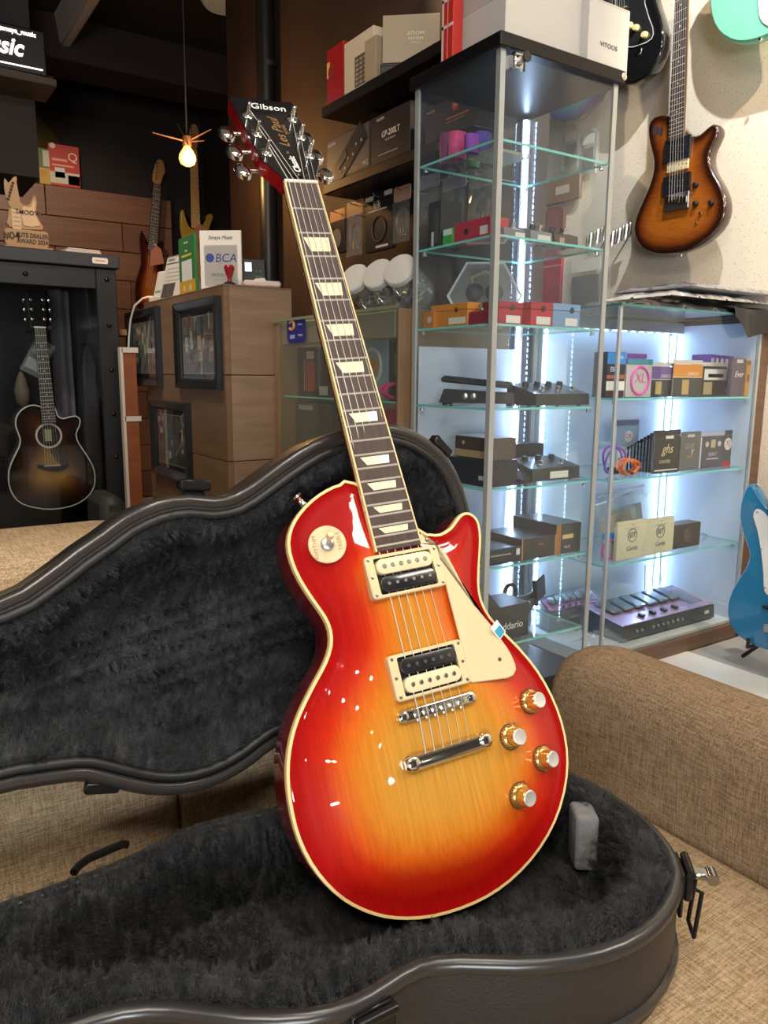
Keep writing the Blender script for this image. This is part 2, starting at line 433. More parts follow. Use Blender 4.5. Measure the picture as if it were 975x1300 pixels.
for _x in (-2.18, -1.35, -.52): wfm.box(_x-.03, _x+.03, YR, YR+.05, .25, 1.35)
wfm.box(-2.21, -.49, YR, YR+.05, .22, .28); wfm.box(-2.21, -.49, YR, YR+.05, 1.32, 1.38)
struct('fill_frame_1', wfm, mat('fill_frame_dark', (.05, .05, .055), .4))  # unseen frame added round the fill light on the rear wall
struct('trim_1', MB().box(.2, 2.15, 4.75, 5.05, HC-.22, HC), mat('beam_brown', (.022, .012, .008), .8))   # dropped beam
# ceiling batten
bt = thing('light_batten', 'long pale ceiling light trough running away under the dark ceiling', 'ceiling light', (1.07, 4.3, HC-.10))
MB().prism([(-.05, .10), (-.03, -.04), (.03, -.04), (.05, .10)], -.95, 1.3, lambda u, v, w: (u, -w, v)).build('trough', mat('pale_trough', (.50, .42, .34), .5), bt)
MB().prism([(-.058, .10), (-.036, -.05), (.036, -.05), (.058, .10)], -1.33, -1.30, lambda u, v, w: (u, w*-1-.345, v)).build('end_cap', mat('pale_cap', (.85, .74, .62), .5), bt)
MB().box(-.022, .022, -1.28, .93, -.052, -.041, .004).build('tube', mat('unlit_tube', (.55, .48, .42), .25), bt)
# round fitting with a loose cord
cf = thing('ceiling_fitting', 'small white ceiling fitting with a loose thin cord hanging down', 'ceiling fitting', (1.72, 4.1, HC))
MB().lathe([(.0, -.03), (.10, -.028), (.115, -.012), (.12, 0)], n=24).build('cover', M_white, cf)
MB().tube([(.06, -.03, -.02), (.09, -.05, -.10), (.02, -.06, -.17), (.03, -.06, -.26), (.02, -.06, -.36)], .005, 6).build('cord', M_paper, cf)
# wood clad panel at the back: planks with open joints
wp = thing('wood_panel', 'brown wood plank panel standing against the dark back wall', 'wall panel', (0, 5.45, 0))
MB().box(-.9, 1.86, .03, .10, 0, 2.035).build('backing', mat('panel_backing', (.04, .02, .012), .8), wp)
M_pl = [wood('plank_%s' % k, c, tuple(x*.72 for x in c), (1.2, 20, 22)) for k, c in (('light', (.215, .092, .048)), ('mid', (.190, .080, .042)), ('deep', (.165, .069, .037)))]
PH = .185
for r in range(11):
    z0 = 2.035-(r+1)*PH; x = -.9+((r*.47) % .9)-.9; k = r
    while x < 1.86:
        a, b_ = max(x, -.9), min(x+.95, 1.86); x += .95; k += 1
        if b_-a < .03 or z0 < -.01: continue
        MB().box(a+.002, b_-.002, 0, .03, max(z0, 0)+.002, z0+PH-.002, .003).build('plank', M_pl[k % 3], wp, smooth=False)
# grey pillar block + lit shop sign
struct('trim_2', MB().box(-.3, .80, 4.25, 4.75, 1.80, HC), mat('charcoal_paint', (.030, .028, .031), .8))
S0 = onY(57, 40, 4.0); S1 = onY(57, 98, 4.0)
sg = thing('shop_sign', 'black lightbox sign with white script lettering high at left', 'sign', (S0.x, 4.0, S1.z))
sh = S0.z-S1.z
MB().box(-.62, 0, 0, .24, 0, sh, .008).build('case', M_black, sg)
MB().box(-.64, .035, -.015, .245, -.035, -.002, .004).build('bottom_rail', mat('sign_rail', (.05, .04, .032), .5), sg)
M_lit = mat('lit_lettering', (1, .98, .94), emis=2.2)
text('Music', .098, front(-.10, -.004, sh*.50), sg, M_lit, shear=.28, bold=.0025, align='RIGHT', sx=.92)
text('@smaya_music', .027, front(-.04, -.004, sh*.86), sg, M_lit, bold=.0008, align='RIGHT')
text('guitaria', .024, front(-.205, -.004, sh*.135), sg, M_lit, align='RIGHT')
MB().box(-.20, -.02, -.005, -.001, sh*.125, sh*.15).build('underline', M_lit, sg)

# ------------------------------------------------------------------ sofa
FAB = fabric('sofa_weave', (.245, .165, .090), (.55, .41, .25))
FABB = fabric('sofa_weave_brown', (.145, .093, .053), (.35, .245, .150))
def cushion(x0, x1, y0, y1, z0, z1, r, seg=4, bul=0):
    mb = MB(); pts = rrect(x0, x1, y0, y1, r, seg)
    prof = [(0, z0+r)]
    for k in range(1, seg+1):
        a = math.pi/2*k/seg; prof.append((r*(1-math.cos(a)), z1-r+r*math.sin(a)))
    prof = [(r*(1-math.cos(math.pi/2*(1-k/seg))), z0+r-r*math.sin(math.pi/2*(1-k/seg))) for k in range(seg)] + prof
    mb.ring(pts, prof); n = len(pts)
    top = inset(ccw(pts), prof[-1][0]); bot = inset(ccw(pts), prof[0][0])
    mb.add([(u, v, prof[-1][1]) for u, v in top], [tuple(range(len(top)))]); mb.add([(u, v, prof[0][1]) for u, v in bot], [tuple(range(len(bot)))[::-1]])
    return mb
SEAT = CH-.58
sofa = thing('sofa', 'low tan woven fabric sofa carrying the open guitar case', 'sofa', (0, 0, 0))
cushion(-1.3, .836, .02, .83, .10, SEAT, .03).build('seat_cushion', FAB, sofa, 60)
def backrest():
    mb = MB(); prof = [(.80, .12), (.815, SEAT), (.83, SEAT+.2), (.838, SEAT+.335), (.848, SEAT+.372), (.87, SEAT+.39), (1.03, SEAT+.392), (1.055, SEAT+.375), (1.065, SEAT+.34), (1.07, .10)]
    xs = [-1.3, -1.28, .42, .45, .46]
    return mb, prof
def back_piece(x0, x1):
    mb = MB(); prof = [(.80, .10), (.812, SEAT), (.825, SEAT+.2), (.833, SEAT+.335), (.843, SEAT+.372), (.865, SEAT+.39), (1.03, SEAT+.392), (1.055, SEAT+.375), (1.065, SEAT+.34), (1.07, .10)]
    cy0, cz0 = .93, .42
    st = [(x0, .93), (x0+.004, .975), (x0+.014, .995), (x0+.03, 1), (x1-.03, 1), (x1-.014, .995), (x1-.004, .975), (x1, .93)]
    V = [(x, cy0+(y-cy0)*s, cz0+(z-cz0)*s) for x, s in st for y, z in prof]; n = len(prof); fs = []
    for i in range(len(st)-1):
        for k in range(n):
            k2 = (k+1) % n; fs.append((i*n+k, i*n+k2, (i+1)*n+k2, (i+1)*n+k))
    fs += [tuple(range(n)), tuple((len(st)-1)*n+k for k in range(n))]
    return mb.add(V, fs)
back_piece(-1.3, .262).build('backrest', FAB, sofa, 60)
back_piece(.264, .52).build('backrest', FAB, sofa, 60)
def arm_piece():
    # low padded arm: rounded section swept along Y with a rounded far end
    sec = [(-.068, -.30), (-.070, -.06), (-.066, -.03), (-.054, -.008), (-.034, .006), (0, .012), (.034, .006), (.054, -.008), (.066, -.03), (.07, -.06), (.07, -.30)]
    st = [(-.4, 1)]
    for k in range(0, 9): st.append((-.3+1.02*k/8, 1))
    for k in range(1, 7):
        a = math.pi/2*k/6; st.append((.72+.065*math.sin(a), 1-.22*(1-math.cos(a))))
    V = []; n = len(sec)
    for y, s in st: V += [(.898+x*(.6+.4*s), y, .448+(z*s if z > -.25 else z)-(1-s)*.10) for x, z in sec]
    fs = []
    for i in range(len(st)-1):
        for k in range(n-1): fs.append((i*n+k, i*n+k+1, (i+1)*n+k+1, (i+1)*n+k))
    fs += [tuple(range(n)), tuple((len(st)-1)*n+k for k in range(n))]
    return MB().add(V, fs)
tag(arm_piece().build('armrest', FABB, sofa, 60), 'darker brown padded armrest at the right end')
MB().box(-1.25, .82, .06, .80, .0, .10).build('base', mat('sofa_base', (.03, .025, .02), .7), sofa)

# ------------------------------------------------------------------ the open guitar case
RIM = CH-.475
shell_pl = [(-.33, .64), (-.2, .60), (-.08, .562), (0, .548), (.06, .541), (.089, .537), (.12, .531), (.153, .512), (.193, .476), (.235, .450), (.27, .441), (.303, .443), (.335, .445), (.366, .431), (.404, .404), (.449, .381), (.497, .369), (.543, .371), (.586, .384), (.62, .404), (.645, .431), (.663, .466), (.675, .513), (.677, .555), (.672, .60), (.657, .65), (.628, .693), (.585, .722), (.535, .737), (.48, .741), (.43, .734), (.38, .722), (.335, .722), (.296, .731), (.253, .736), (.207, .727), (.174, .719), (.128, .715), (.06, .713), (-.08, .716), (-.2, .73), (-.33, .735)]
shell_pl = smooth_loop(ccw(shell_pl), 1)
M_vinyl = mat('case_vinyl', (.019, .0175, .0175), .42, bump=(420, .35), spec=.5)
M_brownv = mat('case_vinyl_edge', (.026, .0245, .024), .27, spec=.6)
M_fur = mat('black_plush', (.022, .023, .025), .75, spec=.35, sheen=.25, noise=(35, .55), bump=(220, .9))
M_hair = mat('plush_pile', (.042, .044, .047), .42, spec=.5, noise=(16, .6, (.010, .011, .012)))
M_hair2 = mat('lid_plush_pile', (.070, .074, .078), .42, spec=.55, noise=(13, .6, (.012, .013, .014)))
case = thing('guitar_case', 'open black hard case with plush lining lying on the tan sofa', 'guitar case', (0, 0, 0))
BZ = SEAT+.002
sm = MB()
sm.ring(shell_pl, [(.03, BZ), (.006, BZ), (.001, BZ+.006), (0, BZ+.02), (.0, RIM-.012), (.001, RIM-.004), (.005, RIM), (.010, RIM-.001), (.012, RIM-.008), (.012, RIM-.03)])
sm.add([(u, v, BZ) for u, v in inset(ccw(shell_pl), .03)], [tuple(range(len(shell_pl)))])
sm.build('bottom_shell', M_vinyl, case, 50)
MB().ring(shell_pl, [(0, BZ+.018), (-.004, BZ+.019), (-.005, BZ+.023), (-.004, BZ+.027), (0, BZ+.028)]).build('lower_bead', M_brownv, case, 60)
MB().ring(shell_pl, [(-.0005, RIM-.012), (-.0035, RIM-.009), (-.0035, RIM-.003), (0, RIM+.0015), (.006, RIM+.002), (.009, RIM)]).build('rim_strip', M_brownv, case, 60)
FLOOR_IN = CH-.548
def b_axis(p): x = max(-.25, min(.53, p[0])); return (x, .60 - (.02*(x-.1)/.4) + .055*sst(.1, -.25, x) if x < .1 else .61-.055*sst(.1, .5, x))
def b_z(d, u, v):
    nz = mnoise.noise((u*28, v*28, 0))*.006+mnoise.noise((u*70, v*70, 3))*.003
    top = RIM-.004+.008*math.sin(min(1, d/.034)*math.pi)
    k = sst(.028, .050, d); fl_ = FLOOR_IN + (.060*sst(.108, .090, u) if u < .11 else 0)
    fl_ += .030*sst(.29, .27, u)*sst(.150, .168, u)*sst(.070, .090, d)
    return top*(1-k)+fl_*k + nz*(.4+.6*sst(0, .02, d))
lin_o = inset(ccw(shell_pl), .011)
lb = MB(); lb.face_to = Vector((0, 0, 1)); cap(lb, lin_o, b_axis, 30, b_z, lambda u, v, w: (u, v, w))
lining = lb.build('bottom_lining', M_fur, case, 180)
# lid: its rim plane leans gently back; hinged on the far edge of the bottom shell
LY0 = .733
LN = Vector((0, -1, .1)).normalized()
def lid_px(x, y): d = ray(x, y); q = d*((LY0+.042)/(d.y-.1*d.z)); return (q.x, q.z)
def lid_pt(u, v, w): # u = X, v = height relative to camera, w = towards the viewer
    return Vector((u, LY0+.1*(v+.42), v+CH)) + LN*w
lpx = [(0, 765), (50, 738), (100, 700), (130, 680), (160, 658), (200, 640), (240, 633), (270, 636), (300, 631), (330, 612), (360, 590), (400, 565), (440, 550), (470, 543), (500, 543), (530, 553), (560, 575), (580, 605), (592, 640), (602, 690), (606, 750), (604, 810), (594, 870), (572, 925), (536, 962), (490, 975), (440, 966), (405, 948), (375, 938), (350, 945), (325, 964), (300, 981), (268, 996), (230, 1005), (190, 1005), (150, 997), (110, 988), (80, 990), (40, 996), (0, 1004)]
lid_o = [lid_px(*p) for p in lpx] + [(0.0, -.385), (-.1, -.375), (-.28, -.36), (-.28, -.235), (-.1, -.228), (0, -.215)]
lid_o = smooth_loop(ccw(lid_o), 1)
lm = MB()
lm.ring(lid_o, [(.0, -.052), (-.0, -.006), (.001, -.002), (.005, .0), (.010, 0), (.011, -.012)], lid_pt)
lm.add([lid_pt(u, v, -.056) for u, v in inset(lid_o, .008)], [tuple(range(len(lid_o)))])
lm.ring(lid_o, [(0, -.052), (.003, -.055), (.008, -.056)], lid_pt)
lid = lm.build('lid', M_vinyl, case, 50)
MB().ring(lid_o, [(-.0005, -.014), (-.004, -.011), (-.0045, -.003), (-.001, .0015), (.005, .002), (.008, .0)], lid_pt).build('lid_edge', mat('lid_edge_vinyl', (.030, .026, .024), .24, spec=.6), lid, 60)
MB().ring(lid_o, [(.010, -.002), (.012, .003), (.016, .004), (.020, .002), (.021, -.006)], lid_pt).build('lid_gasket', mat('gasket_black', (.010, .010, .011), .45), lid, 60)
def l_axis(p): return (max(-.22, min(.52, p[0])), -.300+.058*sst(.0, .5, max(-.22, min(.52, p[0]))))
def l_z(d, u, v):
    nz = mnoise.noise((u*26, v*26, 7))*.005+mnoise.noise((u*65, v*65, 9))*.003
    k = sst(.004, .022, d); k2 = sst(.045, .07, d)
    w = -.004*(1-k) - .030*k + .010*math.sin(sst(.0, .04, d)*math.pi) - .008*k2
    # padded quilting grooves run along the case
    a = v-(-.30+.16*(u-.1)); g = 0
    for c in (-.055, -.035, -.012, .008, .026): g += math.exp(-((a-c)/.0050)**2)
    return w - .015*g*k2*sst(.46, .36, u) + nz*k
lid_in = inset(ccw(lid_o), .020)
lc = MB(); lc.face_to = LN; cap(lc, lid_in, l_axis, 34, l_z, lid_pt)
lid_lining = lc.build('lid_lining', M_fur, lid, 180)
def plush(o, n, length, seed, mh):
    o.data.materials.append(mh)
    md = o.modifiers.new('pile', 'PARTICLE_SYSTEM'); ps = o.particle_systems[0]; s = ps.settings
    s.type = 'HAIR'; s.count = n; s.hair_length = length; s.hair_step = 3; ps.seed = seed
    s.emit_from = 'FACE'; s.use_modifier_stack = False; s.distribution = 'RAND'; s.use_even_distribution = True
    s.use_advanced_hair = True
    s.normal_factor = .0022; s.tangent_factor = .0012; s.factor_random = .0016; s.brownian_factor = .0
    s.child_type = 'INTERPOLATED'; s.rendered_child_count = 14; s.child_percent = 1
    s.clump_factor = .35; s.roughness_1 = .002; s.roughness_1_size = .02; s.roughness_2 = .002; s.child_length = 1; s.roughness_endpoint = .002
    s.root_radius = .35; s.tip_radius = .1; s.radius_scale = .0011; s.material = 2; s.render_step = 3
    o['kind'] = 'stuff'
plush(lining, 9000, .012, 3, M_hair); plush(lid_lining, 8500, .011, 5, M_hair2)
# hardware of the case
M_hw = mat('black_hardware', (.02, .02, .021), .28, metal=.6)
def latch(org, ex, ez, s=1.0, lever=True):
    """draw latch lying on a wall: ex along the wall, ez up"""
    M = MF(org, ex, ez); l = None
    mb = MB(); mb.M = M; mb.box(-.017*s, .017*s, -.030*s, .012*s, 0, .004, .0015); l = mb.build('latch', M_hw, case)
    mb = MB(); mb.M = M; mb.box(-.015*s, .015*s, -.016*s, .010*s, .004, .013, .003); mb.tube([(-.015*s, .010*s, .010), (.015*s, .010*s, .010)], .0045, 10); mb.build('hasp', M_hw, l)
    if lever:
        mb = MB(); mb.M = M; mb.tube([(-.011*s, -.004, .012), (-.011*s, -.008, .022), (-.011*s, -.058, .018)], .0022, 8); mb.tube([(.011*s, -.004, .012), (.011*s, -.008, .022), (.011*s, -.058, .018)], .0022, 8); mb.tube([(-.011*s, -.058, .018), (.011*s, -.058, .018)], .0022, 8)
        mb.build('bail', M_hw, l)
        mb = MB(); mb.M = M; mb.box(-.006*s, .006*s, .000, .007, .012, .030, .002); mb.tube([(-.007*s, .003, .033), (.007*s, .003, .033)], .006, 12); mb.build('lever', mat('latch_chrome', (.35, .35, .36), .18, metal=1), l)
    return l
latch((.6345, .4165, RIM-.016), (.68, .73, 0), (0, 0, 1), 1.15)
latch((.285, .4405, RIM-.022), (1, -.02, 0), (0, 0, 1), 1.15, False)
for px in ((250, 627), (562, 574)):
    u, v = lid_px(*px); p = lid_pt(u, v+.003, -.012)
    mb = MB(); mb.M = MF(p, (1, 0, -.1 if px[0] < 300 else -.9), LN); mb.box(-.017, .017, -.004, .010, -.012, .0, .002); mb.box(-.012, .012, .0, .006, 0, .006, .002); mb.build('lid_catch', M_hw, case)
u, v = lid_px(130, 997); p = lid_pt(u, v-.006, -.006)
mb = MB(); mb.M = MF(p, (1, 0, -.25), LN); mb.box(-.017, .017, -.005, .005, -.008, .004, .002); mb.box(-.010, .010, -.008, -.004, -.006, .006, .0015); mb.build('lid_catch', M_hw, case)
mb = MB(); q = [onZ(x, y, RIM-.006) for x, y in ((97, 1116), (103, 1108), (116, 1098), (134, 1090), (150, 1083), (160, 1079), (166, 1080))]
mb.tube([Vector(p)+Vector((0, .012, .0)) for p in q], .0042, 8); mb.build('handle', M_hw, case)
for hx in (.50, .60):
    yb = .718 if hx < .3 else .738 if hx < .55 else .715
    mb = MB(); mb.box(hx-.02, hx+.02, yb+.004, yb+.012, RIM-.03, RIM+.012, .002); mb.tube([(hx-.02, yb+.010, RIM+.014), (hx+.02, yb+.010, RIM+.014)], .004, 10); mb.build('hinge', M_hw, case)
fbk = thing('foam_block', 'small grey foam block tucked in the back corner of the case', 'block', (0, 0, 0))
o = MB().prism([tuple(p) for p in rrect(-.013, .013, 0, .062, .005)], -.018, .018, None, .004, 2).build('foam', mat('grey_foam', (.20, .20, .205), .9, noise=(60, .3), bump=(200, .4)), fbk)
fbk.matrix_world = Matrix.Translation((.620, .524, CH-.534)) @ MF((0, 0, 0), (.8, -.6, 0), (.06, .06, 1))
# ------------------------------------------------------------------ the sunburst guitar standing in the case
GA = Matrix(((0.9906232, -0.0190513, -0.1352878, 0.4668), (-0.1174227, 0.3874712, -0.914373, 0.6080), (0.0698402, 0.9216849, 0.3816009, CH-.3438), (0, 0, 0, 1)))
gt = thing('electric_guitar', 'cherry sunburst single cutaway electric guitar standing upright in the open black case', 'guitar', M=GA)
BODY = [(-0.0277, 0.2509), (-0.0463, 0.2516), (-0.0631, 0.2475), (-0.0812, 0.2392), (-0.0985, 0.2268), (-0.1105, 0.2131), (-0.1172, 0.1974), (-0.1176, 0.1785), (-0.1130, 0.1576), (-0.1046, 0.1362), (-0.0957, 0.1164), (-0.0927, 0.1014), (-0.0956, 0.0863), (-0.1047, 0.0715), (-0.1180, 0.0570), (-0.1322, 0.0412), (-0.1449, 0.0253), (-0.1552, 0.008), (-0.1632, -0.0125), (-0.1678, -0.0349), (-0.1691, -0.0600), (-0.1673, -0.0835), (-0.1608, -0.108), (-0.1500, -0.1304), (-0.1363, -0.1495), (-0.1187, -0.1657), (-0.099, -0.1785), (-0.0768, -0.1880), (-0.0493, -0.1954), (-0.0175, -0.1989), (0.0135, -0.1984), (0.0439, -0.1928), (0.0744, -0.1816), (0.1027, -0.1648), (0.1267, -0.1427), (0.1453, -0.1147), (0.1551, -0.0858), (0.1572, -0.0554), (0.1528, -0.0249), (0.1425, 0.0060), (0.1274, 0.0333), (0.1110, 0.0567), (0.0978, 0.0775), (0.0922, 0.0975), (0.0944, 0.1171), (0.1025, 0.1412), (0.1108, 0.1648), (0.1136, 0.1822), (0.1109, 0.1920), (0.1033, 0.1980), (0.0937, 0.1978), (0.0848, 0.1918), (0.0749, 0.1843), (0.0606, 0.1797), (0.0478, 0.1816), (0.0346, 0.1898)]
body_o = smooth_loop(ccw(BODY), 1)
RED = (.36, .004, .004); DEEP = (.22, .002, .003)
M_burst = burst('cherry_sunburst', [(0, (.34, .003, .004)), (.018, (.41, .007, .004)), (.036, (.53, .024, .005)), (.052, (.64, .105, .009)), (.070, (.63, .20, .018)), (.095, (.60, .265, .034)), (.13, (.58, .28, .042))], (70, 2.2, 70), .22)
M_side = mat('cherry_mahogany', (.26, .004, .006), .3, coat=1, spec=.1, noise=(8, .35, (.16, .002, .004)), stretch=(30, 3, 3))
M_bind = mat('aged_binding', (.80, .60, .27), .35, coat=.6)
arch = lambda d: .0125*sst(.006, .085, d)-.0012*math.sin(sst(0, .02, d)*math.pi)
c_ax = lambda p: (0, max(-.045, min(.135, p[1]*.8)))
def redshift(d, u, v): # the finish keeps more red towards the upper bout on the bass side
    return d*(1-.62*sst(.135, .20, v)*sst(.0, -.05, u)-.25*sst(.02, .12, v)*sst(-.03, -.08, u)) - .012*sst(.03, -.15, v)*0
tb = MB(); cap(tb, body_o, c_ax, 26, lambda d, u, v: arch(d), lambda u, v, w: (u, v, w), redshift)
tag(tb.build('top', M_burst, gt, 180), 'cherry sunburst figured maple top')
sb = MB(); sb.ring(body_o, [(.0, -.007), (0, -.047), (.002, -.051), (.006, -.053), (.02, -.053)])
sb.add([(u, v, -.053) for u, v in inset(body_o, .02)], [tuple(range(len(body_o)))]); sb.build('body', M_side, gt, 50)
MB().ring(body_o, [(.0026, .0006), (-.0003, .0004), (-.0006, -.0002), (-.0006, -.007), (.0005, -.0072)]).build('binding', M_bind, gt, 50)
# neck + fretboard in a frame tilted back by the neck angle
NA = R(4.2); SL = .628
FBM = Matrix.Translation((0, .171, .0135)) @ Matrix.Rotation(NA, 4, 'X')
FBM = Matrix.Translation((0, .171, .0135)) @ Matrix.Rotation(-NA, 4, 'X')
LEN = (SL-.171)/math.cos(NA)
hw = lambda s: .0283+(.0215-.0283)*s/LEN     # half width along s
fs_ = lambda n: (SL*2**(-n/12)-.171)/math.cos(NA)
def fmb(): m = MB(); m.M = FBM; return m
m = fmb(); V = []; secs = 14
for i in range(secs+1):
    s = LEN*i/secs; w = hw(s)-.0004; dpt = .021+.004*(1-i/secs)+ (.018*sst(.10, .03, s)); 
    for k in range(11):
        a = math.pi*k/10; V.append((-w*math.cos(a), s, -.0055-dpt*math.sin(a)**.8))
fsl = [(i*11+k, i*11+k+1, (i+1)*11+k+1, (i+1)*11+k) for i in range(secs) for k in range(10)] + [(i*11+10, i*11, (i+1)*11, (i+1)*11+10) for i in range(secs)]
m.add(V, fsl+[tuple(range(11)), tuple(secs*11+k for k in range(11))]); m.build('neck', M_side, gt, 50)
m = fmb(); m.add([(-hw(0)+.0016, 0, 0), (hw(0)-.0016, 0, 0), (hw(LEN)-.0016, LEN, 0), (-hw(LEN)+.0016, LEN, 0), (-hw(0)+.0016, 0, -.0055), (hw(0)-.0016, 0, -.0055), (hw(LEN)-.0016, LEN, -.0055), (-hw(LEN)+.0016, LEN, -.0055)], [(0, 1, 2, 3), (4, 5, 1, 0), (5, 6, 2, 1), (6, 7, 3, 2), (7, 4, 0, 3)])
fb = m.build('fretboard', mat('rosewood', (.072, .042, .033), .65, noise=(5, .45, (.040, .022, .018)), stretch=(60, 4, 60)), gt, smooth=False)
for sx in (-1, 1):
    m = fmb(); a, b_ = hw(0), hw(LEN)
    m.add([(sx*(a-.0018), 0, .0004), (sx*a, 0, 0), (sx*b_, LEN, 0), (sx*(b_-.0018), LEN, .0004), (sx*(a-.0018), 0, -.006), (sx*a, 0, -.006), (sx*b_, LEN, -.006), (sx*(b_-.0018), LEN, -.006)], [(0, 1, 2, 3), (1, 5, 6, 2), (0, 3, 7, 4), (0, 4, 5, 1), (3, 2, 6, 7)])
    m.build('fretboard_binding', M_bind, gt, smooth=False)
for n in (3, 5, 7, 9, 12, 15, 17, 19):
    s = (fs_(n)+fs_(n-1))/2
    for off in ((-.004, .004) if n == 12 else (0,)): m = fmb(); m.lathe([(.0009, 0), (.0009, .0002)], (-hw(s)-.0002, s+off, -.0022), (-1, 0, 0), 8); m.build('side_dot', mat('side_dot', (.10, .05, .03), .5), gt)

M_fret = mat('nickel_fret', (.80, .78, .72), .40, metal=.6)
for n in range(1, 23):
    s = fs_(n); w = hw(s)-.0008; m = fmb()
    m.add([(-w, s-.0011, .0), (w, s-.0011, .0), (w, s+.0011, .0), (-w, s+.0011, .0), (-w, s, .0011), (w, s, .0011)], [(0, 1, 5, 4), (3, 4, 5, 2), (0, 4, 3), (1, 2, 5)])
    m.build('fret', M_fret, gt, smooth=False)
M_pearl = mat('pearl_inlay', (.80, .74, .50), .22, coat=.5, noise=(300, .3, (.58, .54, .34)))
for n in (3, 5, 7, 9, 12, 15, 17, 19, 21):
    a, b_ = fs_(n), fs_(n-1); s0 = a+(b_-a)*.20; s1 = a+(b_-a)*.80; w = .0148+.0022*(1-a/LEN); m = fmb()
    m.prism([(-w*.72, s0), (w*.92, s0), (w*1.02, s1), (-w*1.08, s1)], -.001, .0003); m.build('inlay', M_pearl, gt, smooth=False)
m = fmb(); m.box(-.0217, .0217, LEN, LEN+.0045, -.004, .0022, .0012); m.build('nut', mat('bone_nut', (.86, .78, .60), .35), gt)
# headstock, tilted back 17 degrees from the neck
HM = FBM @ Matrix.Translation((0, LEN+.0045, -.0010)) @ Matrix.Rotation(R(-17), 4, 'X')
hs_o = [(-.0215, 0), (-.0240, .010), (-.0305, .024), (-.0368, .036), (-.0385, .044), (-.0395, .08), (-.0415, .13), (-.0432, .168), (-.0405, .1715), (-.034, .1712), (-.022, .1690), (-.012, .1700), (-.004, .1735), (0, .1750), (.004, .1735), (.012, .1700), (.022, .1690), (.034, .1712), (.0405, .1715), (.0432, .168), (.0415, .13), (.0395, .08), (.0385, .044), (.0368, .036), (.0305, .024), (.0240, .010), (.0215, 0)]
def hmb(): m = MB(); m.M = HM; return m
m = hmb(); m.prism(hs_o, -.0195, -.0014); hd = m.build('headstock', M_side, gt)
m = hmb(); m.prism(hs_o, -.0014, 0, None, .0006); tag(m.build('headstock_face', M_blackgloss, gt), 'gloss black headstock face with white and gold lettering')
M_pw = mat('logo_pearl', (.80, .80, .74), .3); M_gd = mat('logo_gold', (.36, .20, .07), .4, metal=.4)
text('Gibson', .0175, HM @ MF((.004, .1530, .0002), (1, -.03, 0), (0, 1, 0)), gt, M_pw, ext=.0002, shear=.15, bold=.0001, name='brand_logo', sx=.95)
text('Les Paul', .0185, HM @ MF((.003, .098, .0002), (0, 1, 0), (-1, 0, 0)), gt, M_gd, ext=.0002, shear=.4, name='script_logo')
text('MODEL', .0065, HM @ MF((.013, .106, .0002), (0, 1, 0), (-1, 0, 0)), gt, M_gd, ext=.0002, name='script_logo')
m = hmb(); m.prism(chaikin([(-.0105, .006), (.0105, .006), (.0125, .016), (.0115, .034), (.004, .054), (0, .058), (-.004, .054), (-.0115, .034), (-.0125, .016)], 2), 0, .0016, None, .0005)
tc = m.build('truss_cover', M_blackgloss, gt)
text('Classic', .0115, HM @ MF((.002, .030, .0017), (0, 1, 0), (-1, 0, 0)), tc, M_pw, ext=.0001, shear=.15, bold=.0003)
for p in ((0, .0095), (0, .0535)):
    m = hmb(); m.lathe([(.0017, .0012), (.0014, .0024)], (p[0], p[1], 0), (0, 0, 1), 10); m.build('cover_screw', M_steel, tc)
TY = (.052, .091, .130)
posts = []
for sx in (-1, 1):
    for ty in TY:
        x = sx*(.0275+(ty-.052)*.03); m = hmb()
        m.lathe([(.0080, 0), (.0080, .0012), (.0066, .0022), (.0045, .0030), (.0030, .0040), (.0026, .0120), (.0021, .0150), (.0027, .0172), (.0020, .0184)], (x, ty, 0), (0, 0, 1), 16)
        tu = m.build('tuner', M_chrome, gt)
        m = hmb(); m.box(x-.007, x+.007, ty-.008, ty+.008, -.0285, -.0195, .003); m.tube([(x, ty-.004, -.021), (sx*.043, ty-.004, -.0225), (sx*.048, ty-.004, -.0225)], [.0028, .0026, .0030], 10); m.build('tuner_housing', M_chrome, tu)
        bm_ = [(0, -.0105), (.004, -.0128), (.010, -.0128), (.0160, -.0085), (.0185, -.001), (.0175, .006), (.0130, .0112), (.006, .0122), (.001, .0095), (-.001, .004), (-.001, -.005)]
        m = hmb(); m.prism(chaikin([(sx*(.0465+u), ty-.004+v) for u, v in bm_], 2), -.0270, -.0185, None, .0035, 3)
        m.build('tuner_button', M_chrome, tu); posts.append((x, ty))
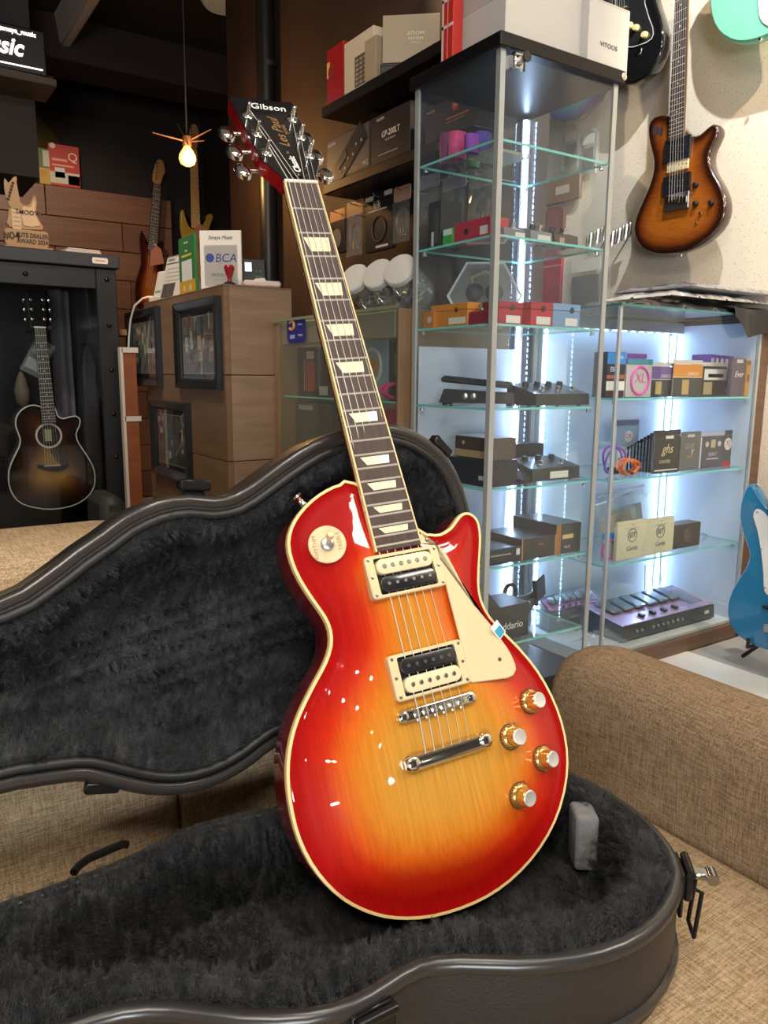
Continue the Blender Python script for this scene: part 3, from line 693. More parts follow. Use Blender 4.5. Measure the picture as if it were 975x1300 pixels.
# pickups
M_ring = mat('cream_ring', (.69, .56, .32), .35, coat=.3); M_bob = mat('cream_bobbin', (.72, .60, .37), .35); M_bbk = mat('black_bobbin', (.014, .014, .016), .22, coat=.5)
M_scr = mat('screw_nickel', (.42, .41, .39), .3, metal=1)
def pickup(y0, y1, z, tilt, cream_top):
    PM = Matrix.Translation((0, (y0+y1)/2, z)) @ Matrix.Rotation(tilt, 4, 'X'); h = (y1-y0)/2
    def pm(): q = MB(); q.M = PM; return q
    o_ = rrect(-.0445, .0445, -h, h, .0045); i_ = rrect(-.0345, .0345, -h+.0035, h-.0035, .002)
    q = pm(); n = len(o_); q.ring(o_, [(0, -.012), (0, -.001), (.0012, 0)]); 
    top = inset(ccw(o_), .0012); V = [(u, v, 0) for u, v in top]+[(u, v, 0) for u, v in i_]+[(u, v, -.010) for u, v in i_]
    q.add(V, [(i, (i+1) % n, n+(i+1) % n, n+i) for i in range(n)]+[(n+i, n+(i+1) % n, 2*n+(i+1) % n, 2*n+i) for i in range(n)])
    rg = q.build('pickup_ring', M_ring, gt, 30)
    q = pm(); q.box(-.0345, .0345, -h+.0035, h-.0035, -.012, -.0035); q.build('pickup_base', M_bbk, rg, smooth=False)
    for k, cc in enumerate((1, -1)):
        cream = (cc == 1) == cream_top; yc = cc*h*.41; q = pm()
        q.prism(rrect(-.0335, .0335, yc-.0083, yc+.0083, .0078, 6), -.008, .0028, None, .001, 2); bo = q.build('bobbin', M_bob if cream else M_bbk, rg, 40)
        for j in range(6):
            x = -.0245+.0098*j; q = pm(); q.lathe([(.0024 if cream else .0021, .0020), (.0024 if cream else .0021, .0036), (.0018, .0041)], (x, yc, 0), (0, 0, 1), 10)
            if cream: q.box(x-.0020, x+.0020, yc-.0003, yc+.0003, .0040, .00425)
            q.build('pole', M_scr, bo)
    for sx in (-1, 1):
        for yy in (-h+.004, h-.004, 0):
            q = pm(); q.lathe([(.0019, -.0004), (.0017, .0006), (.0006, .0008)], (sx*.0400, yy, 0), (0, 0, 1), 10); q.build('ring_screw', M_scr, rg)
pickup(.1215, .1675, .0165, -NA, True)
pickup(.0155, .0625, .0190, R(-2), False)
# bridge, tailpiece
m = MB(); m.prism(rrect(-.0465, .0465, -.0058, .0058, .0056, 6), .0115, .0185, None, .0012, 2); br = m.build('bridge', M_chrome, gt)
for j in range(6):
    x = -.0260+.0104*j; m = MB(); m.prism([(-.0045, .0165), (.0045, .0165), (.0012, .0218), (-.0012, .0218)], x-.0030, x+.0030, lambda u, v, w: (w, u, v)); m.build('saddle', M_steel, br)
    m = MB(); m.tube([(x, -.0075, .0165), (x, -.0045, .0165)], .0018, 8); m.build('saddle_screw', M_scr, br)
for sx in (-1, 1):
    m = MB(); m.lathe([(.0085, .010), (.0085, .0115), (.0040, .0118), (.0040, .0150), (.0045, .0190), (.0030, .0196)], (sx*.0400, 0, 0), n=16); m.build('bridge_post', M_chrome, br)
m = MB(); V = []; sec = [(-.0075, .013), (-.0085, .017), (-.0065, .0205), (0, .0222), (.006, .0205), (.0078, .017), (.0065, .013)]
for x, s in ((-.0505, .55), (-.048, .85), (-.040, .95), (-.034, 1), (.034, 1), (.040, .95), (.048, .85), (.0505, .55)): V += [(x, -.046+y*s, .0165+(z-.0165)*s) for y, z in sec]
n = len(sec); m.add(V, [(i*n+k, i*n+(k+1) % n, (i+1)*n+(k+1) % n, (i+1)*n+k) for i in range(7) for k in range(n)]+[tuple(range(n)), tuple(7*n+k for k in range(n))])
tp = m.build('tailpiece', M_chrome, gt, 40)
for sx in (-1, 1):
    m = MB(); m.lathe([(.0070, .011), (.0070, .0125), (.0050, .013), (.0050, .0190), (.0066, .0210), (.0066, .0240), (.0050, .0250)], (sx*.0435, -.0455, 0), n=18); m.build('tailpiece_stud', M_chrome, tp)
# pickguard
PG = [(0.0306, 0.1815), (0.0300, 0.1715), (0.0445, 0.1690), (0.0462, 0.1685), (0.0462, 0.1200), (0.0462, 0.0640), (0.0462, 0.0155), (0.0487, 0.0139), (0.0925, 0.0085), (0.1010, 0.0098), (0.1062, 0.0150), (0.1068, 0.0212), (0.1050, 0.0300), (0.1017, 0.0405), (0.0880, 0.0695), (0.0748, 0.0944), (0.0672, 0.1180), (0.0575, 0.1530), (0.0540, 0.1600), (0.0420, 0.1745), (0.0325, 0.1830)]
m = MB(); m.prism(PG, .0116, .0140, lambda u, v, w: (u, v, w-.036*max(0, v-.06)), .0009, 1); pg = m.build('pickguard', M_cream, gt, 20)
for p in ((.0365, .1745), (.0885, .0305)):
    m = MB(); m.lathe([(.0024, .0137), (.0020, .0147), (.0006, .0149)], (p[0], p[1], -.036*max(0, p[1]-.06)), n=10); m.build('guard_screw', M_scr, pg)
def top_frame(x, y, lift=0):
    h = lambda a, b_: arch(edge_dist((a, b_), body_o)); e = .012
    n = Vector((-(h(x+e, y)-h(x-e, y))/(2*e), -(h(x, y+e)-h(x, y-e))/(2*e), 1)).normalized()
    q = Vector((0, 0, 1)).rotation_difference(n).to_matrix().to_4x4(); return Matrix.Translation((x, y, h(x, y)+lift)) @ q
# knobs
M_knob = mat('gold_knob', (.72, .42, .10), .16, metal=.75, coat=1); M_ref = mat('silver_reflector', (.84, .84, .82), .35, metal=.7)
for kx, ky in ((.1185, -.0235), (.0785, -.0515), (.1155, -.0850), (.0735, -.1120)):
    KM = top_frame(kx, ky, .0004); zb = 0; kx = ky = 0
    m = MB(); m.M = KM; m.lathe([(.0132, 0), (.0130, .0030), (.0118, .0044), (.0098, .0052), (.0094, .0105), (.0090, .0140), (.0082, .0148)], (kx, ky, zb+.0015), n=26); kb = m.build('knob', M_knob, gt, 35)
    m = MB(); m.M = KM; m.lathe([(.0084, .0140), (.0084, .0158), (.0078, .0162), (.0050, .0156)], (kx, ky, zb+.0015), n=22); tag(m.build('knob_cap', M_ref, kb), 'silver reflector disc')
    m = MB(); m.M = KM; m.lathe([(.0138, 0), (.0138, .0014)], (kx, ky, zb), n=26); m.build('knob_scale', mat('knob_scale', (.10, .07, .04), .4), kb)
    m = MB(); m.M = KM
    for j in range(26):
        a = j/26*2*math.pi; m.box(kx+.0128*math.cos(a)-.0005, kx+.0128*math.cos(a)+.0005, ky+.0128*math.sin(a)-.0005, ky+.0128*math.sin(a)+.0005, zb+.0008, zb+.0036)
    m.build('knob_numbers', M_bbk, kb, smooth=False)
    m = MB(); m.M = KM; a0 = R(55); m.prism([(kx+.016*math.cos(a0), ky+.016*math.sin(a0)), (kx+.010*math.cos(a0+.3), ky+.010*math.sin(a0+.3)), (kx+.010*math.cos(a0-.3), ky+.010*math.sin(a0-.3))], zb, zb+.0020); m.build('knob_pointer', M_scr, kb, smooth=False)
# toggle switch
kx, ky = -.0775, .1885; zb = 0; SWM = top_frame(kx, ky, .0012); kx = ky = 0
def wmb():
    m = MB(); m.M = SWM; return m
m = wmb(); m.lathe([(.0200, -.001), (.0200, .0014), (.0194, .0020), (.006, .0020)], (kx, ky, zb), n=36); sw = m.build('switch_washer', M_cream, gt, 30)
for wd, a0, r_ in (('RHYTHM', 90, -1), ('TREBLE', -90, 1)):
    pass
text('RHYTHM', .0062, SWM @ MF((kx-.0130, ky-.001, zb+.0021), (.05, 1, 0), (-1, 0, 0)), sw, M_gd, ext=.0001)
text('TREBLE', .0062, SWM @ MF((kx+.0130, ky+.001, zb+.0021), (-.05, 1, 0), (-1, 0, 0)), sw, M_gd, ext=.0001)
m = wmb(); m.lathe([(.0072, .0015), (.0072, .0045), (.0062, .0062), (.0045, .0068)], (kx, ky, zb), n=12); m.build('switch_nut', M_steel, sw, 25)
m = wmb(); m.tube([(kx, ky, zb+.005), (kx+.001, ky+.003, zb+.012), (kx+.0015, ky+.0045, zb+.018), (kx+.002, ky+.006, zb+.022)], [.0022, .0026, .0042, .0030], 12); m.build('switch_tip', mat('amber_tip', (.82, .66, .36), .25, coat=.6), sw)
# strap button, tape tab, strings
m = MB(); m.lathe([(.0065, 0), (.0040, .004), (.0040, .008), (.0070, .012), (.0065, .014), (.001, .0145)], (-.084, .2375, -.018), (-.55, .83, 0), 14); m.build('strap_button', M_chrome, gt)
m = MB(); m.M = Matrix.Translation((.0945, .0615, .0150)) @ Matrix.Rotation(R(35), 4, 'Z') @ Matrix.Rotation(R(14), 4, 'X'); m.box(-.0065, .0065, -.0095, .0095, 0, .0008, .0002); tt = tag(m.build('film_tab', mat('film_tab_white', (.75, .80, .80), .25), gt), 'pale film tab with a blue square')
m = MB(); m.M = Matrix.Translation((.0945, .0615, .0150)) @ Matrix.Rotation(R(35), 4, 'Z') @ Matrix.Rotation(R(14), 4, 'X'); m.box(-.005, .005, -.008, .003, .0008, .0011); m.build('blue_square', mat('film_tab_blue', (.05, .33, .50), .3), tt)
M_str = mat('string_nickel', (.80, .78, .72), .42, metal=.6)
ks = [.00062, .00052, .00043, .00034, .00030, .00027]
order = [posts[2], posts[1], posts[0], posts[3], posts[4], posts[5]]   # low strings reach the near posts first
order = [(-1, TY[0]), (-1, TY[1]), (-1, TY[2]), (1, TY[2]), (1, TY[1]), (1, TY[0])]
for j in range(6):
    xb = -.0260+.0104*j; xn = -.0175+.0070*j; sx, ty = order[j]; pxx = sx*(.0275+(ty-.052)*.03)-sx*.0024
    nt_ = FBM @ Vector((xn, LEN+.002, .0030)); pp_ = HM @ Vector((pxx, ty, .0075))
    m = MB(); m.tube([(xb, -.0400, .0180), (xb, -.0005, .0225), nt_, pp_], ks[j], 6); m.build('string', M_str, gt)
# ------------------------------------------------------------------ helpers for goods on the shelves
def frame_at(kind, plane, px0, px1, pyt, z0):
    """base centre, width, height and turn of a face lying in the room plane X=... or Y=..."""
    if kind == 'Y':
        a, b_ = onY(px0, pyt, plane), onY(px1, pyt, plane); t = onY((px0+px1)/2, pyt, plane)
        return Vector(((a.x+b_.x)/2, plane, z0)), abs(b_.x-a.x), t.z-z0, 0
    a, b_ = onX(px0, pyt, plane), onX(px1, pyt, plane); t = onX((px0+px1)/2, pyt, plane)
    return Vector((plane, (a.y+b_.y)/2, z0)), abs(b_.y-a.y), t.z-z0, -math.pi/2
def cm(col, rough=.5, coat=0): # card / print colour
    return mat('print_%02x%02x%02x_%d' % (*[int(min(1, c)*255) for c in col], int(rough*100)), col, rough, coat=coat)
def prints(root, par, w, h, ps):
    for p in ps:
        if p[0] == 't':      # ('t', body, u, v, size, colour[shear])
            text(p[1], p[4]*h, front((p[2]-.5)*w, -.0012, p[3]*h), par, cm(p[5]), ext=.0002, shear=p[6] if len(p) > 6 else 0, name='lettering', sx=p[7] if len(p) > 7 else 1)
        elif p[0] == 'r':    # ('r', u0,v0,u1,v1,colour)
            MB().box((p[1]-.5)*w, (p[3]-.5)*w, -.0007, .0005, p[2]*h, p[4]*h).build('printed_panel', cm(p[5]), par, smooth=False)
        elif p[0] == 'o':    # ring (u,v,r,thick,colour)
            MB().tube([((p[1]-.5)*w+p[3]*h*math.cos(a*R(15)), -.001, p[2]*h+p[3]*h*math.sin(a*R(15))) for a in range(25)], p[4]*h, 6).build('printed_ring', cm(p[5]), par)
        elif p[0] == 'd':
            MB().lathe([(p[3]*h, 0), (p[3]*h, .001)], ((p[1]-.5)*w, -.0002, p[2]*h), (0, -1, 0), 20).build('printed_disc', cm(p[4]), par)
def carton(name, label, cat, at, depth, col, ps=(), lid=None, group=None, rough=.5, gap=0, wh=None, coat=0):
    loc, w, h, rz = at if not wh else (at[0], wh[0], wh[1], at[3])
    t = thing(name, label, cat, loc, rz, group); m = cm(col, rough, coat)
    k = .0 if lid is None else .28*h
    MB().box(-w/2, w/2, 0, depth, 0, h-k-.0006, .0012).build('body', m, t, smooth=False)
    if lid is not None:
        MB().box(-w/2-.001, w/2+.001, -.001, depth+.001, h-k, h, .0012).build('lid', cm(lid, rough, coat), t, smooth=False)
    else:
        MB().box(-w/2+.0015, w/2-.0015, .0015, depth-.0015, h-.0012, h+.0002).build('flap', m, t, smooth=False)
    prints(t, t, w, h, ps); return t
def card_pack(name, label, at, col, ps=(), top=None, lean=0, hole=True, group=None, thick=.006, wh=None):
    """flat hang-pack: envelope body + header strip"""
    loc, w, h, rz = at if not wh else (at[0], wh[0], wh[1], at[3])
    t = thing(name, label, 'string pack', loc, rz, group); t.rotation_euler = (lean, 0, rz)
    t.rotation_mode = 'XYZ'
    mb = MB(); mb.prism(rrect(-w/2, w/2, 0, h*.88, .003, 2), thick, 0, lambda u, v, q: (u, q, v), .0012); mb.build('envelope', cm(col, .35, .3), t, smooth=False)
    mb = MB(); mb.prism(rrect(-w/2, w/2, h*.885, h, .003, 2), thick*.6, thick*.2, lambda u, v, q: (u, q, v)); mb.build('header', cm(top or col, .4), t, smooth=False)
    prints(t, t, w, h, ps); return t
def stompbox(name, label, cat, at, depth, col, knobs=3, sw=1, ps=(), slope=.35):
    loc, w, h, rz = at; t = thing(name, label, cat, loc, rz); hf = h*(1-slope)
    mb = MB(); mb.add([(-w/2, 0, .003), (w/2, 0, .003), (w/2, depth, .003), (-w/2, depth, .003), (-w/2, .003, hf), (w/2, .003, hf), (w/2, depth, h), (-w/2, depth, h)], [(3, 2, 1, 0), (4, 5, 6, 7), (0, 1, 5, 4), (1, 2, 6, 5), (2, 3, 7, 6), (3, 0, 4, 7)])
    mb.build('housing', cm(col, .35, .3), t, smooth=False)
    nrm = Vector((0, -(h-hf), depth)).normalized()
    for i in range(knobs):
        x = w*(-.5+(i+.5)/knobs)*.85; y = depth*.72; z = hf+(h-hf)*.72
        MB().lathe([(min(.009, w/knobs*.35), 0), (min(.008, w/knobs*.3), .012), (.002, .0125)], (x, y, z), nrm, 12).build('knob', M_black, t)
    for i in range(sw):
        x = w*(-.5+(i+.5)/sw)*.85; y = depth*.22; z = hf+(h-hf)*.22
        s = MB(); s.lathe([(.008, 0), (.008, .003), (.004, .004), (.004, .009), (.006, .010), (.006, .014)], (x, y, z), nrm, 12); s.build('footswitch', M_chrome, t)
    for sx in (-1, 1):
        for yy in (.15, .85): MB().lathe([(.005, 0), (.005, .0032)], (sx*w*.38, depth*yy, 0), (0, 0, 1), 10).build('foot', M_black, t)
    prints(t, t, w, hf, ps); return t
# ------------------------------------------------------------------ the tall glass tower
TX0, TX1, TY0, TY1, TT = 1.23, 1.617, 1.395, 1.716, 1.604
TZ = [1.393, 1.186, .985, .786, .588, .389, .179]
tw = thing('display_tower', 'tall glass display tower with black top and lit shelves of pedals', 'display cabinet', (TX0, TY0, 0))
A_, B_ = TX1-TX0, TY1-TY0
M_top = mat('black_laminate', (.008, .007, .008), .38, spec=.25)
MB().box(-.012, A_+.012, -.012, B_+.012, TT-.030, TT, .002).build('top_panel', M_top, tw, smooth=False)
MB().lathe([(.009, 0), (.009, .002), (.006, .003)], (A_+.004, -.012, TT-.014), (0, -1, 0), 16).build('top_badge', M_steel, tw)
MB().box(0, A_, 0, B_, 0, .06, .002).build('base', M_top, tw, smooth=False)
for x, y in ((0, 0), (A_, 0), (0, B_), (A_, B_)):
    mb = MB(); sx = 1 if x == 0 else -1; sy = 1 if y == 0 else -1
    mb.prism([(x, y), (x+sx*.015, y), (x+sx*.015, y+sy*.004), (x+sx*.004, y+sy*.004), (x+sx*.004, y+sy*.015), (x, y+sy*.015)], .06, TT-.03); mb.build('post', M_alu, tw, smooth=False)
def pane(x0, x1, y0, y1, z0, z1, par, name='glass_pane', m=None):
    return MB().box(x0, x1, y0, y1, z0, z1).build(name, m or M_haze, par, smooth=False)
pane(.014, A_-.014, .004, .008, .062, TT-.032, tw); pane(.004, .008, .014, B_-.014, .062, TT-.032, tw)
pane(A_-.008, A_-.004, .014, B_-.014, .062, TT-.032, tw); pane(.014, A_-.014, B_-.008, B_-.004, .062, TT-.032, tw)
def gshelf(x0, x1, y0, y1, z, par, clips=True):
    o = MB().box(x0, x1, y0, y1, z-.005, z).build('glass_shelf', M_shelf, par, smooth=False)
    e = .0012
    mb = MB(); mb.box(x0, x1, y0-e, y0, z-.0052, z+.0002); mb.box(x0-e, x0, y0-e, y1+e, z-.0052, z+.0002); mb.box(x0, x1, y1, y1+e, z-.0052, z+.0002); mb.box(x1, x1+e, y0-e, y1+e, z-.0052, z+.0002)
    tag(mb.build('shelf_edge', M_edge, o, smooth=False), 'bright green polished glass edge')
    if clips:
        for x in (x0+.008, x1-.008):
            for y in (y0+.012, y1-.012): MB().lathe([(.006, 0), (.006, .004), (.003, .010)], (x, y, z-.016), (0, 0, 1), 10).build('shelf_clip', M_steel, o)
for z in TZ: gshelf(.012, A_-.012, .012, B_-.012, z, tw)
def led(par, x, y, z0, z1, d=(-1, -1)):
    o = MB().box(x-.008, x+.008, y-.008, y+.008, z0, z1).build('led_strip', mat('led_profile', (.7, .72, .74), .4), par, smooth=False)
    n = int((z1-z0)/.0165); k = .5**.5
    mb = MB()
    for i in range(n):
        z = z0+(i+.5)*(z1-z0)/n; c = Vector((x+d[0]*.009, y+d[1]*.009, z)); u = Vector((d[1], -d[0], 0))*k*.005; q = Vector((d[0], d[1], 0))*.0015
        pts = [c-u+Vector((0, 0, -.005)), c+u+Vector((0, 0, -.005)), c+u+Vector((0, 0, .005)), c-u+Vector((0, 0, .005))]
        mb.add([p-q for p in pts]+[p+q for p in pts], [(0, 1, 2, 3), (4, 5, 6, 7), (0, 1, 5, 4), (1, 2, 6, 5), (2, 3, 7, 6), (3, 0, 4, 7)])
    l = mb.build('led_chips', M_led, o, smooth=False); l['kind'] = 'stuff'; return o
led(tw, A_-.018, B_-.018, .08, TT-.04)
mb = MB(); mb.tube([(A_-.03, B_-.02, TT-.04), (A_-.034, B_-.024, 1.2), (A_-.03, B_-.02, .8), (A_-.036, B_-.022, .3)], .0018, 6); mb.build('led_cable', M_white, tw)
# white backing sheet behind the lower shelves
MB().box(.016, A_-.016, B_-.012, B_-.0085, .07, .94).build('backing_sheet', mat('white_backing', (.60, .66, .78), .4), tw, smooth=False)
lk = MB().box(.030, .062, -.014, .006, TT-.068, TT-.034, .003).build('lock', M_chrome, tw)
MB().lathe([(.008, 0), (.008, .008), (.005, .010)], (.046, -.014, TT-.050), (0, -1, 0), 16).build('lock_barrel', M_steel, lk)
mb = MB(); mb.box(.045, .047, -.028, -.024, TT-.078, TT-.05); mb.lathe([(.011, -.0025), (.012, 0), (.011, .0025)], (.052, -.028, TT-.046), (0, 1, 0), 14); mb.build('key', M_black, lk)
# --- goods in the tower
def clampw(l, w, ax, lo, hi):
    a, b_ = max(lo, l[ax]-w/2), min(hi, l[ax]+w/2); l[ax] = (a+b_)/2; return b_-a
def FX(p0, p1, pt, i, X=1.275):
    l, w, h, r = frame_at('X', X, p0, p1, pt, TZ[i]+.0006); w = clampw(l, w, 1, 1.413, 1.695); return l, w, h, r
def FY(p0, p1, pt, i, Y=1.44):
    l, w, h, r = frame_at('Y', Y, p0, p1, pt, TZ[i]+.0006); w = clampw(l, w, 0, 1.262, 1.602); return l, w, h, r
# S1: coiled coloured straps
def strap(cx, cyy, z, r, col, label, hgt=.045, sq=.75, rz=0):
    t = thing('rolled_strap', label, 'strap', (cx, cyy, z), rz, 'rolled straps on the top glass shelf')
    mb = MB(); pr = []
    for k in range(29):
        a = R(k*30); q = r*(1-.016*k); pr.append((q*math.cos(a), q*sq*math.sin(a)))
    V = []; fs = []
    for k, (x, y) in enumerate(pr): V += [(x, y, 0), (x, y, hgt), (x*.93, y*.93, hgt), (x*.93, y*.93, 0)]
    for k in range(28): fs += [(4*k+a, 4*k+(a+1) % 4, 4*k+4+(a+1) % 4, 4*k+4+a) for a in range(4)]
    mb.add(V, fs); mb.build('webbing', mat('webbing_'+label.split()[0], col, .6, noise=(40, .4)), t)
    MB().box(r*.6, r*1.02, -.006, .006, hgt*.2, hgt*.8, .002).build('leather_end', mat('strap_leather', (.05, .03, .02), .5), t); return t
strap(1.30, 1.660, TZ[0]+.0006, .030, (.20, .02, .12), 'maroon rolled guitar strap at the left end of the top glass shelf', .075)
strap(1.28, 1.600, TZ[0]+.0006, .028, (.62, .05, .20), 'pink rolled guitar strap on the top glass shelf', .062)
strap(1.325, 1.560, TZ[0]+.0006, .026, (.10, .06, .42), 'violet rolled guitar strap behind the pink one', .060)
strap(1.275, 1.540, TZ[0]+.0006, .022, (.26, .05, .45), 'purple rolled guitar strap nearest the tower corner post', .042)
strap(1.36, 1.640, TZ[0]+.0006, .024, (.05, .30, .10), 'green rolled guitar strap at the back of the top glass shelf', .065)
carton('flat_pack', 'pale flat card pack lying by the rolled straps', 'pack', FX(600, 622, 172, 0, 1.30), .12, (.5, .45, .33), wh=(.10, .008))
# S2
carton('strap_box', 'tall black box with dark window at the left of the second glass shelf', 'box', FX(527, 560, 258, 1, 1.262), .07, (.012, .013, .015), [('r', .50, .12, .86, .82, (.05, .05, .04)), ('r', .30, .06, .46, .36, (.55, .55, .5))], rough=.3)
carton('small_box', 'small bright green box beside the red box', 'box', FX(562, 575, 290, 1, 1.262), .03, (.04, .35, .05), [('r', .1, .62, .9, .95, (.7, .75, .7))])
carton('pedal_box', 'long red box with black badge on the second glass shelf', 'box', FX(577, 622, 279, 1, 1.262), .06, (.45, .025, .05), [('d', .35, .5, .16, (.02, .01, .01)), ('r', .74, .2, .95, .6, (.7, .66, .6))])
stompbox('effect_pedal', 'small grey effect pedal nearest the corner post on second shelf', 'pedal', FY(641, 668, 283, 1), .05, (.16, .16, .18), 1, 1, [('r', .5, .15, .95, .7, (.7, .68, .62))])
stompbox('effect_pedal', 'small light grey effect pedal in the middle of second shelf', 'pedal', FY(675, 702, 286, 1), .05, (.22, .23, .25), 1, 1, [('r', .3, .15, .9, .7, (.7, .68, .62))])
stompbox('effect_pedal', 'small brown effect pedal at the right of second shelf', 'pedal', FY(705, 735, 290, 1), .05, (.06, .045, .035), 2, 1, [('r', .2, .15, .4, .7, (.5, .3, .2))])
# S3
t = carton('pedal_box', 'orange stepped box at the left of the third glass shelf', 'box', FX(548, 594, 386, 2, 1.262), .06, (.62, .22, .02), [('r', .5, .12, .95, .4, (.75, .7, .6)), ('d', .7, .72, .11, (.05, .02, .01))], lid=(.66, .24, .02))
carton('effect_pedal', 'low orange pedal in front of the orange stepped box', 'pedal', FX(535, 551, 396, 2, 1.25), .03, (.55, .19, .02), [('d', .6, .5, .2, (.5, .5, .5))])
stompbox('effect_pedal', 'dark red pedal beside the corner post on third shelf', 'pedal', FX(595, 621, 386, 2, 1.262), .05, (.28, .012, .03), 2, 1)
carton('pedal_box', 'crimson box with price tag just right of the corner post', 'box', FY(634, 664, 383, 2), .06, (.40, .015, .035), [('r', .30, .1, .9, .42, (.75, .72, .66)), ('d', .55, .75, .13, (.05, .01, .01))], lid=(.33, .012, .03))
carton('pedal_box', 'bright red box with price tag in the middle of third shelf', 'box', FY(675, 702, 384, 2), .06, (.50, .02, .03), [('r', .25, .1, .9, .42, (.75, .72, .66)), ('d', .55, .75, .13, (.05, .01, .01))], lid=(.42, .016, .03))
carton('pedal_box', 'pale blue box with price tag at the right of third shelf', 'box', FY(703, 737, 386, 2), .06, (.20, .32, .52), [('r', .45, .1, .9, .42, (.75, .72, .66)), ('d', .68, .75, .13, (.02, .03, .05))], lid=(.22, .35, .56))
# hexagonal clear pack behind
hx = thing('hexagonal_pack', 'clear hexagonal plastic pack standing behind the orange box', 'pack', (1.39, 1.612, TZ[2]+.0006), R(-40))
hp_ = [(.100*math.cos(R(60*k)), .088+.100*math.sin(R(60*k))+.0) for k in range(6)]
mz = min(p[1] for p in hp_); hp_ = [(u, v-mz) for u, v in hp_]
MB().prism(hp_, .018, 0, lambda u, v, w: (u, w, v), .002).build('shell', M_film, hx, smooth=False)
MB().ring(hp_, [(0, -.001), (.004, -.003), (.006, -.001)], lambda u, v, w: (u, w, v)).build('rim', mat('clear_rim', (.6, .66, .7), .2), hx)
for sx in (-1, 1): MB().lathe([(.024, 0), (.024, .010), (.016, .014)], (sx*.026, .009, .095), (0, -1, 0), 18).build('ear_cup', mat('grey_cup', (.10, .10, .10), .5), hx)
MB().tube([(-.03, .009, .105), (-.035, .009, .135), (0, .009, .150), (.035, .009, .135), (.03, .009, .105)], .004, 8).build('headband', mat('gold_card', (.42, .32, .16), .5), hx)
# S4: wah pedal and three-switch pedal
def wah(label, loc, rz, L=.25, w=.09, col=(.012, .012, .013)):
    t = thing('wah_pedal', label, 'pedal', loc, rz); m = cm(col, .35, .2)
    MB().add([(-L/2, -w/2, .006), (L/2, -w/2, .006), (L/2, w/2, .006), (-L/2, w/2, .006), (-L/2+.012, -w/2+.006, .042), (L/2-.006, -w/2+.006, .034), (L/2-.006, w/2-.006, .034), (-L/2+.012, w/2-.006, .042)], [(3, 2, 1, 0), (4, 5, 6, 7), (0, 1, 5, 4), (1, 2, 6, 5), (2, 3, 7, 6), (3, 0, 4, 7)]).build('base', m, t, smooth=False)
    mb = MB(); mb.M = Matrix.Translation((-.005, 0, .060)) @ Matrix.Rotation(R(5), 4, 'Y'); mb.box(-L*.46, L*.46, -w*.40, w*.40, -.008, .006, .004); tr = mb.build('treadle', cm((.02, .02, .02), .6), t)
    mb = MB(); mb.M = Matrix.Translation((-.005, 0, .060)) @ Matrix.Rotation(R(5), 4, 'Y')
    for k in range(9): mb.box(-L*.40+k*L*.1-.006, -L*.40+k*L*.1+.006, -w*.34, w*.34, .006, .009)
    g = mb.build('tread_ribs', cm((.03, .03, .03), .8), tr, smooth=False); g['kind'] = 'stuff'
    for x in (-L*.15, -L*.04): MB().lathe([(.008, 0), (.008, .006), (.004, .008)], (x, -w/2+.003, .024), (0, -1, 0), 14).build('jack', M_steel, t)
    for x in (-L*.42, L*.42):
        for y in (-w*.38, w*.38): MB().lathe([(.008, 0), (.009, .008)], (x, y, 0), (0, 0, 1), 12).build('rubber_foot', M_black, t)
    return t
wah('black wah pedal with worn treadle standing on the fourth glass shelf', (1.347, 1.572, TZ[3]+.0006), R(-50), .20, .08)
sp = stompbox('switch_pedal', 'dark pedal with three metal footswitches on the fourth glass shelf', 'pedal', FY(682, 757, 487, 3, 1.42), .11, (.028, .03, .036), 4, 3, slope=.45)
# S5
b5 = carton('pedal_box', 'black box carrying a tan wrapped pedal beside the lid edge', 'box', FX(562, 642, 590, 4, 1.262), .10, (.010, .010, .011), [('r', .80, .25, .92, .42, (.6, .6, .6))], rough=.3, wh=(.16, .066))
carton('wrapped_pedal', 'brown pedal in clear wrap with tan band on the black box', 'pedal', (Vector((1.268, 1.50, TZ[4]+.068)), .14, .055, -math.pi/2), .085, (.06, .035, .022), [('r', 0, .05, 1, .38, (.38, .26, .12)), ('d', .25, .7, .09, (.4, .35, .25))], rough=.15, coat=.8)
def volume(label, loc, rz, m):
    t = thing('expression_pedal', label, 'pedal', loc, rz)
    MB().add([(-.10, -.04, 0), (.10, -.034, 0), (.10, .034, 0), (-.10, .04, 0), (-.10, -.04, .03), (.10, -.030, .014), (.10, .030, .014), (-.10, .04, .03)], [(3, 2, 1, 0), (4, 5, 6, 7), (0, 1, 5, 4), (1, 2, 6, 5), (2, 3, 7, 6), (3, 0, 4, 7)]).build('base', M_black, t, smooth=False)
    mb = MB(); mb.grid(lambda a, b_: (-.10+.20*a, -.036+.072*b_, .060-.030*a+.012*math.sin(a*3.1)-.02*a*a), 10, 3); mb.grid(lambda a, b_: (-.10+.20*a, -.036+.072*b_, .052-.030*a+.012*math.sin(a*3.1)-.02*a*a), 10, 3)
    mb.build('rocker', m, t); return t
_ep = volume('shiny black rocker pedal beside the corner post on fifth shelf', (1.392, 1.500, TZ[4]+.0006), R(-82), mat('shiny_rocker', (.20, .21, .23), .12, metal=.7)); _ep.scale = (.62, .62, .85)
stompbox('switch_pedal', 'dark olive pedal with two footswitches and white tag on fifth shelf', 'pedal', FY(677, 737, 584, 4, 1.44), .10, (.03, .032, .028), 3, 2, [('r', .36, .22, .74, .72, (.72, .7, .62))], slope=.35)
carton('pedal_box', 'black flat box behind the two switch pedal on fifth shelf', 'box', FY(645, 705, 563, 4, 1.58), .06, (.012, .013, .016), [], rough=.3)
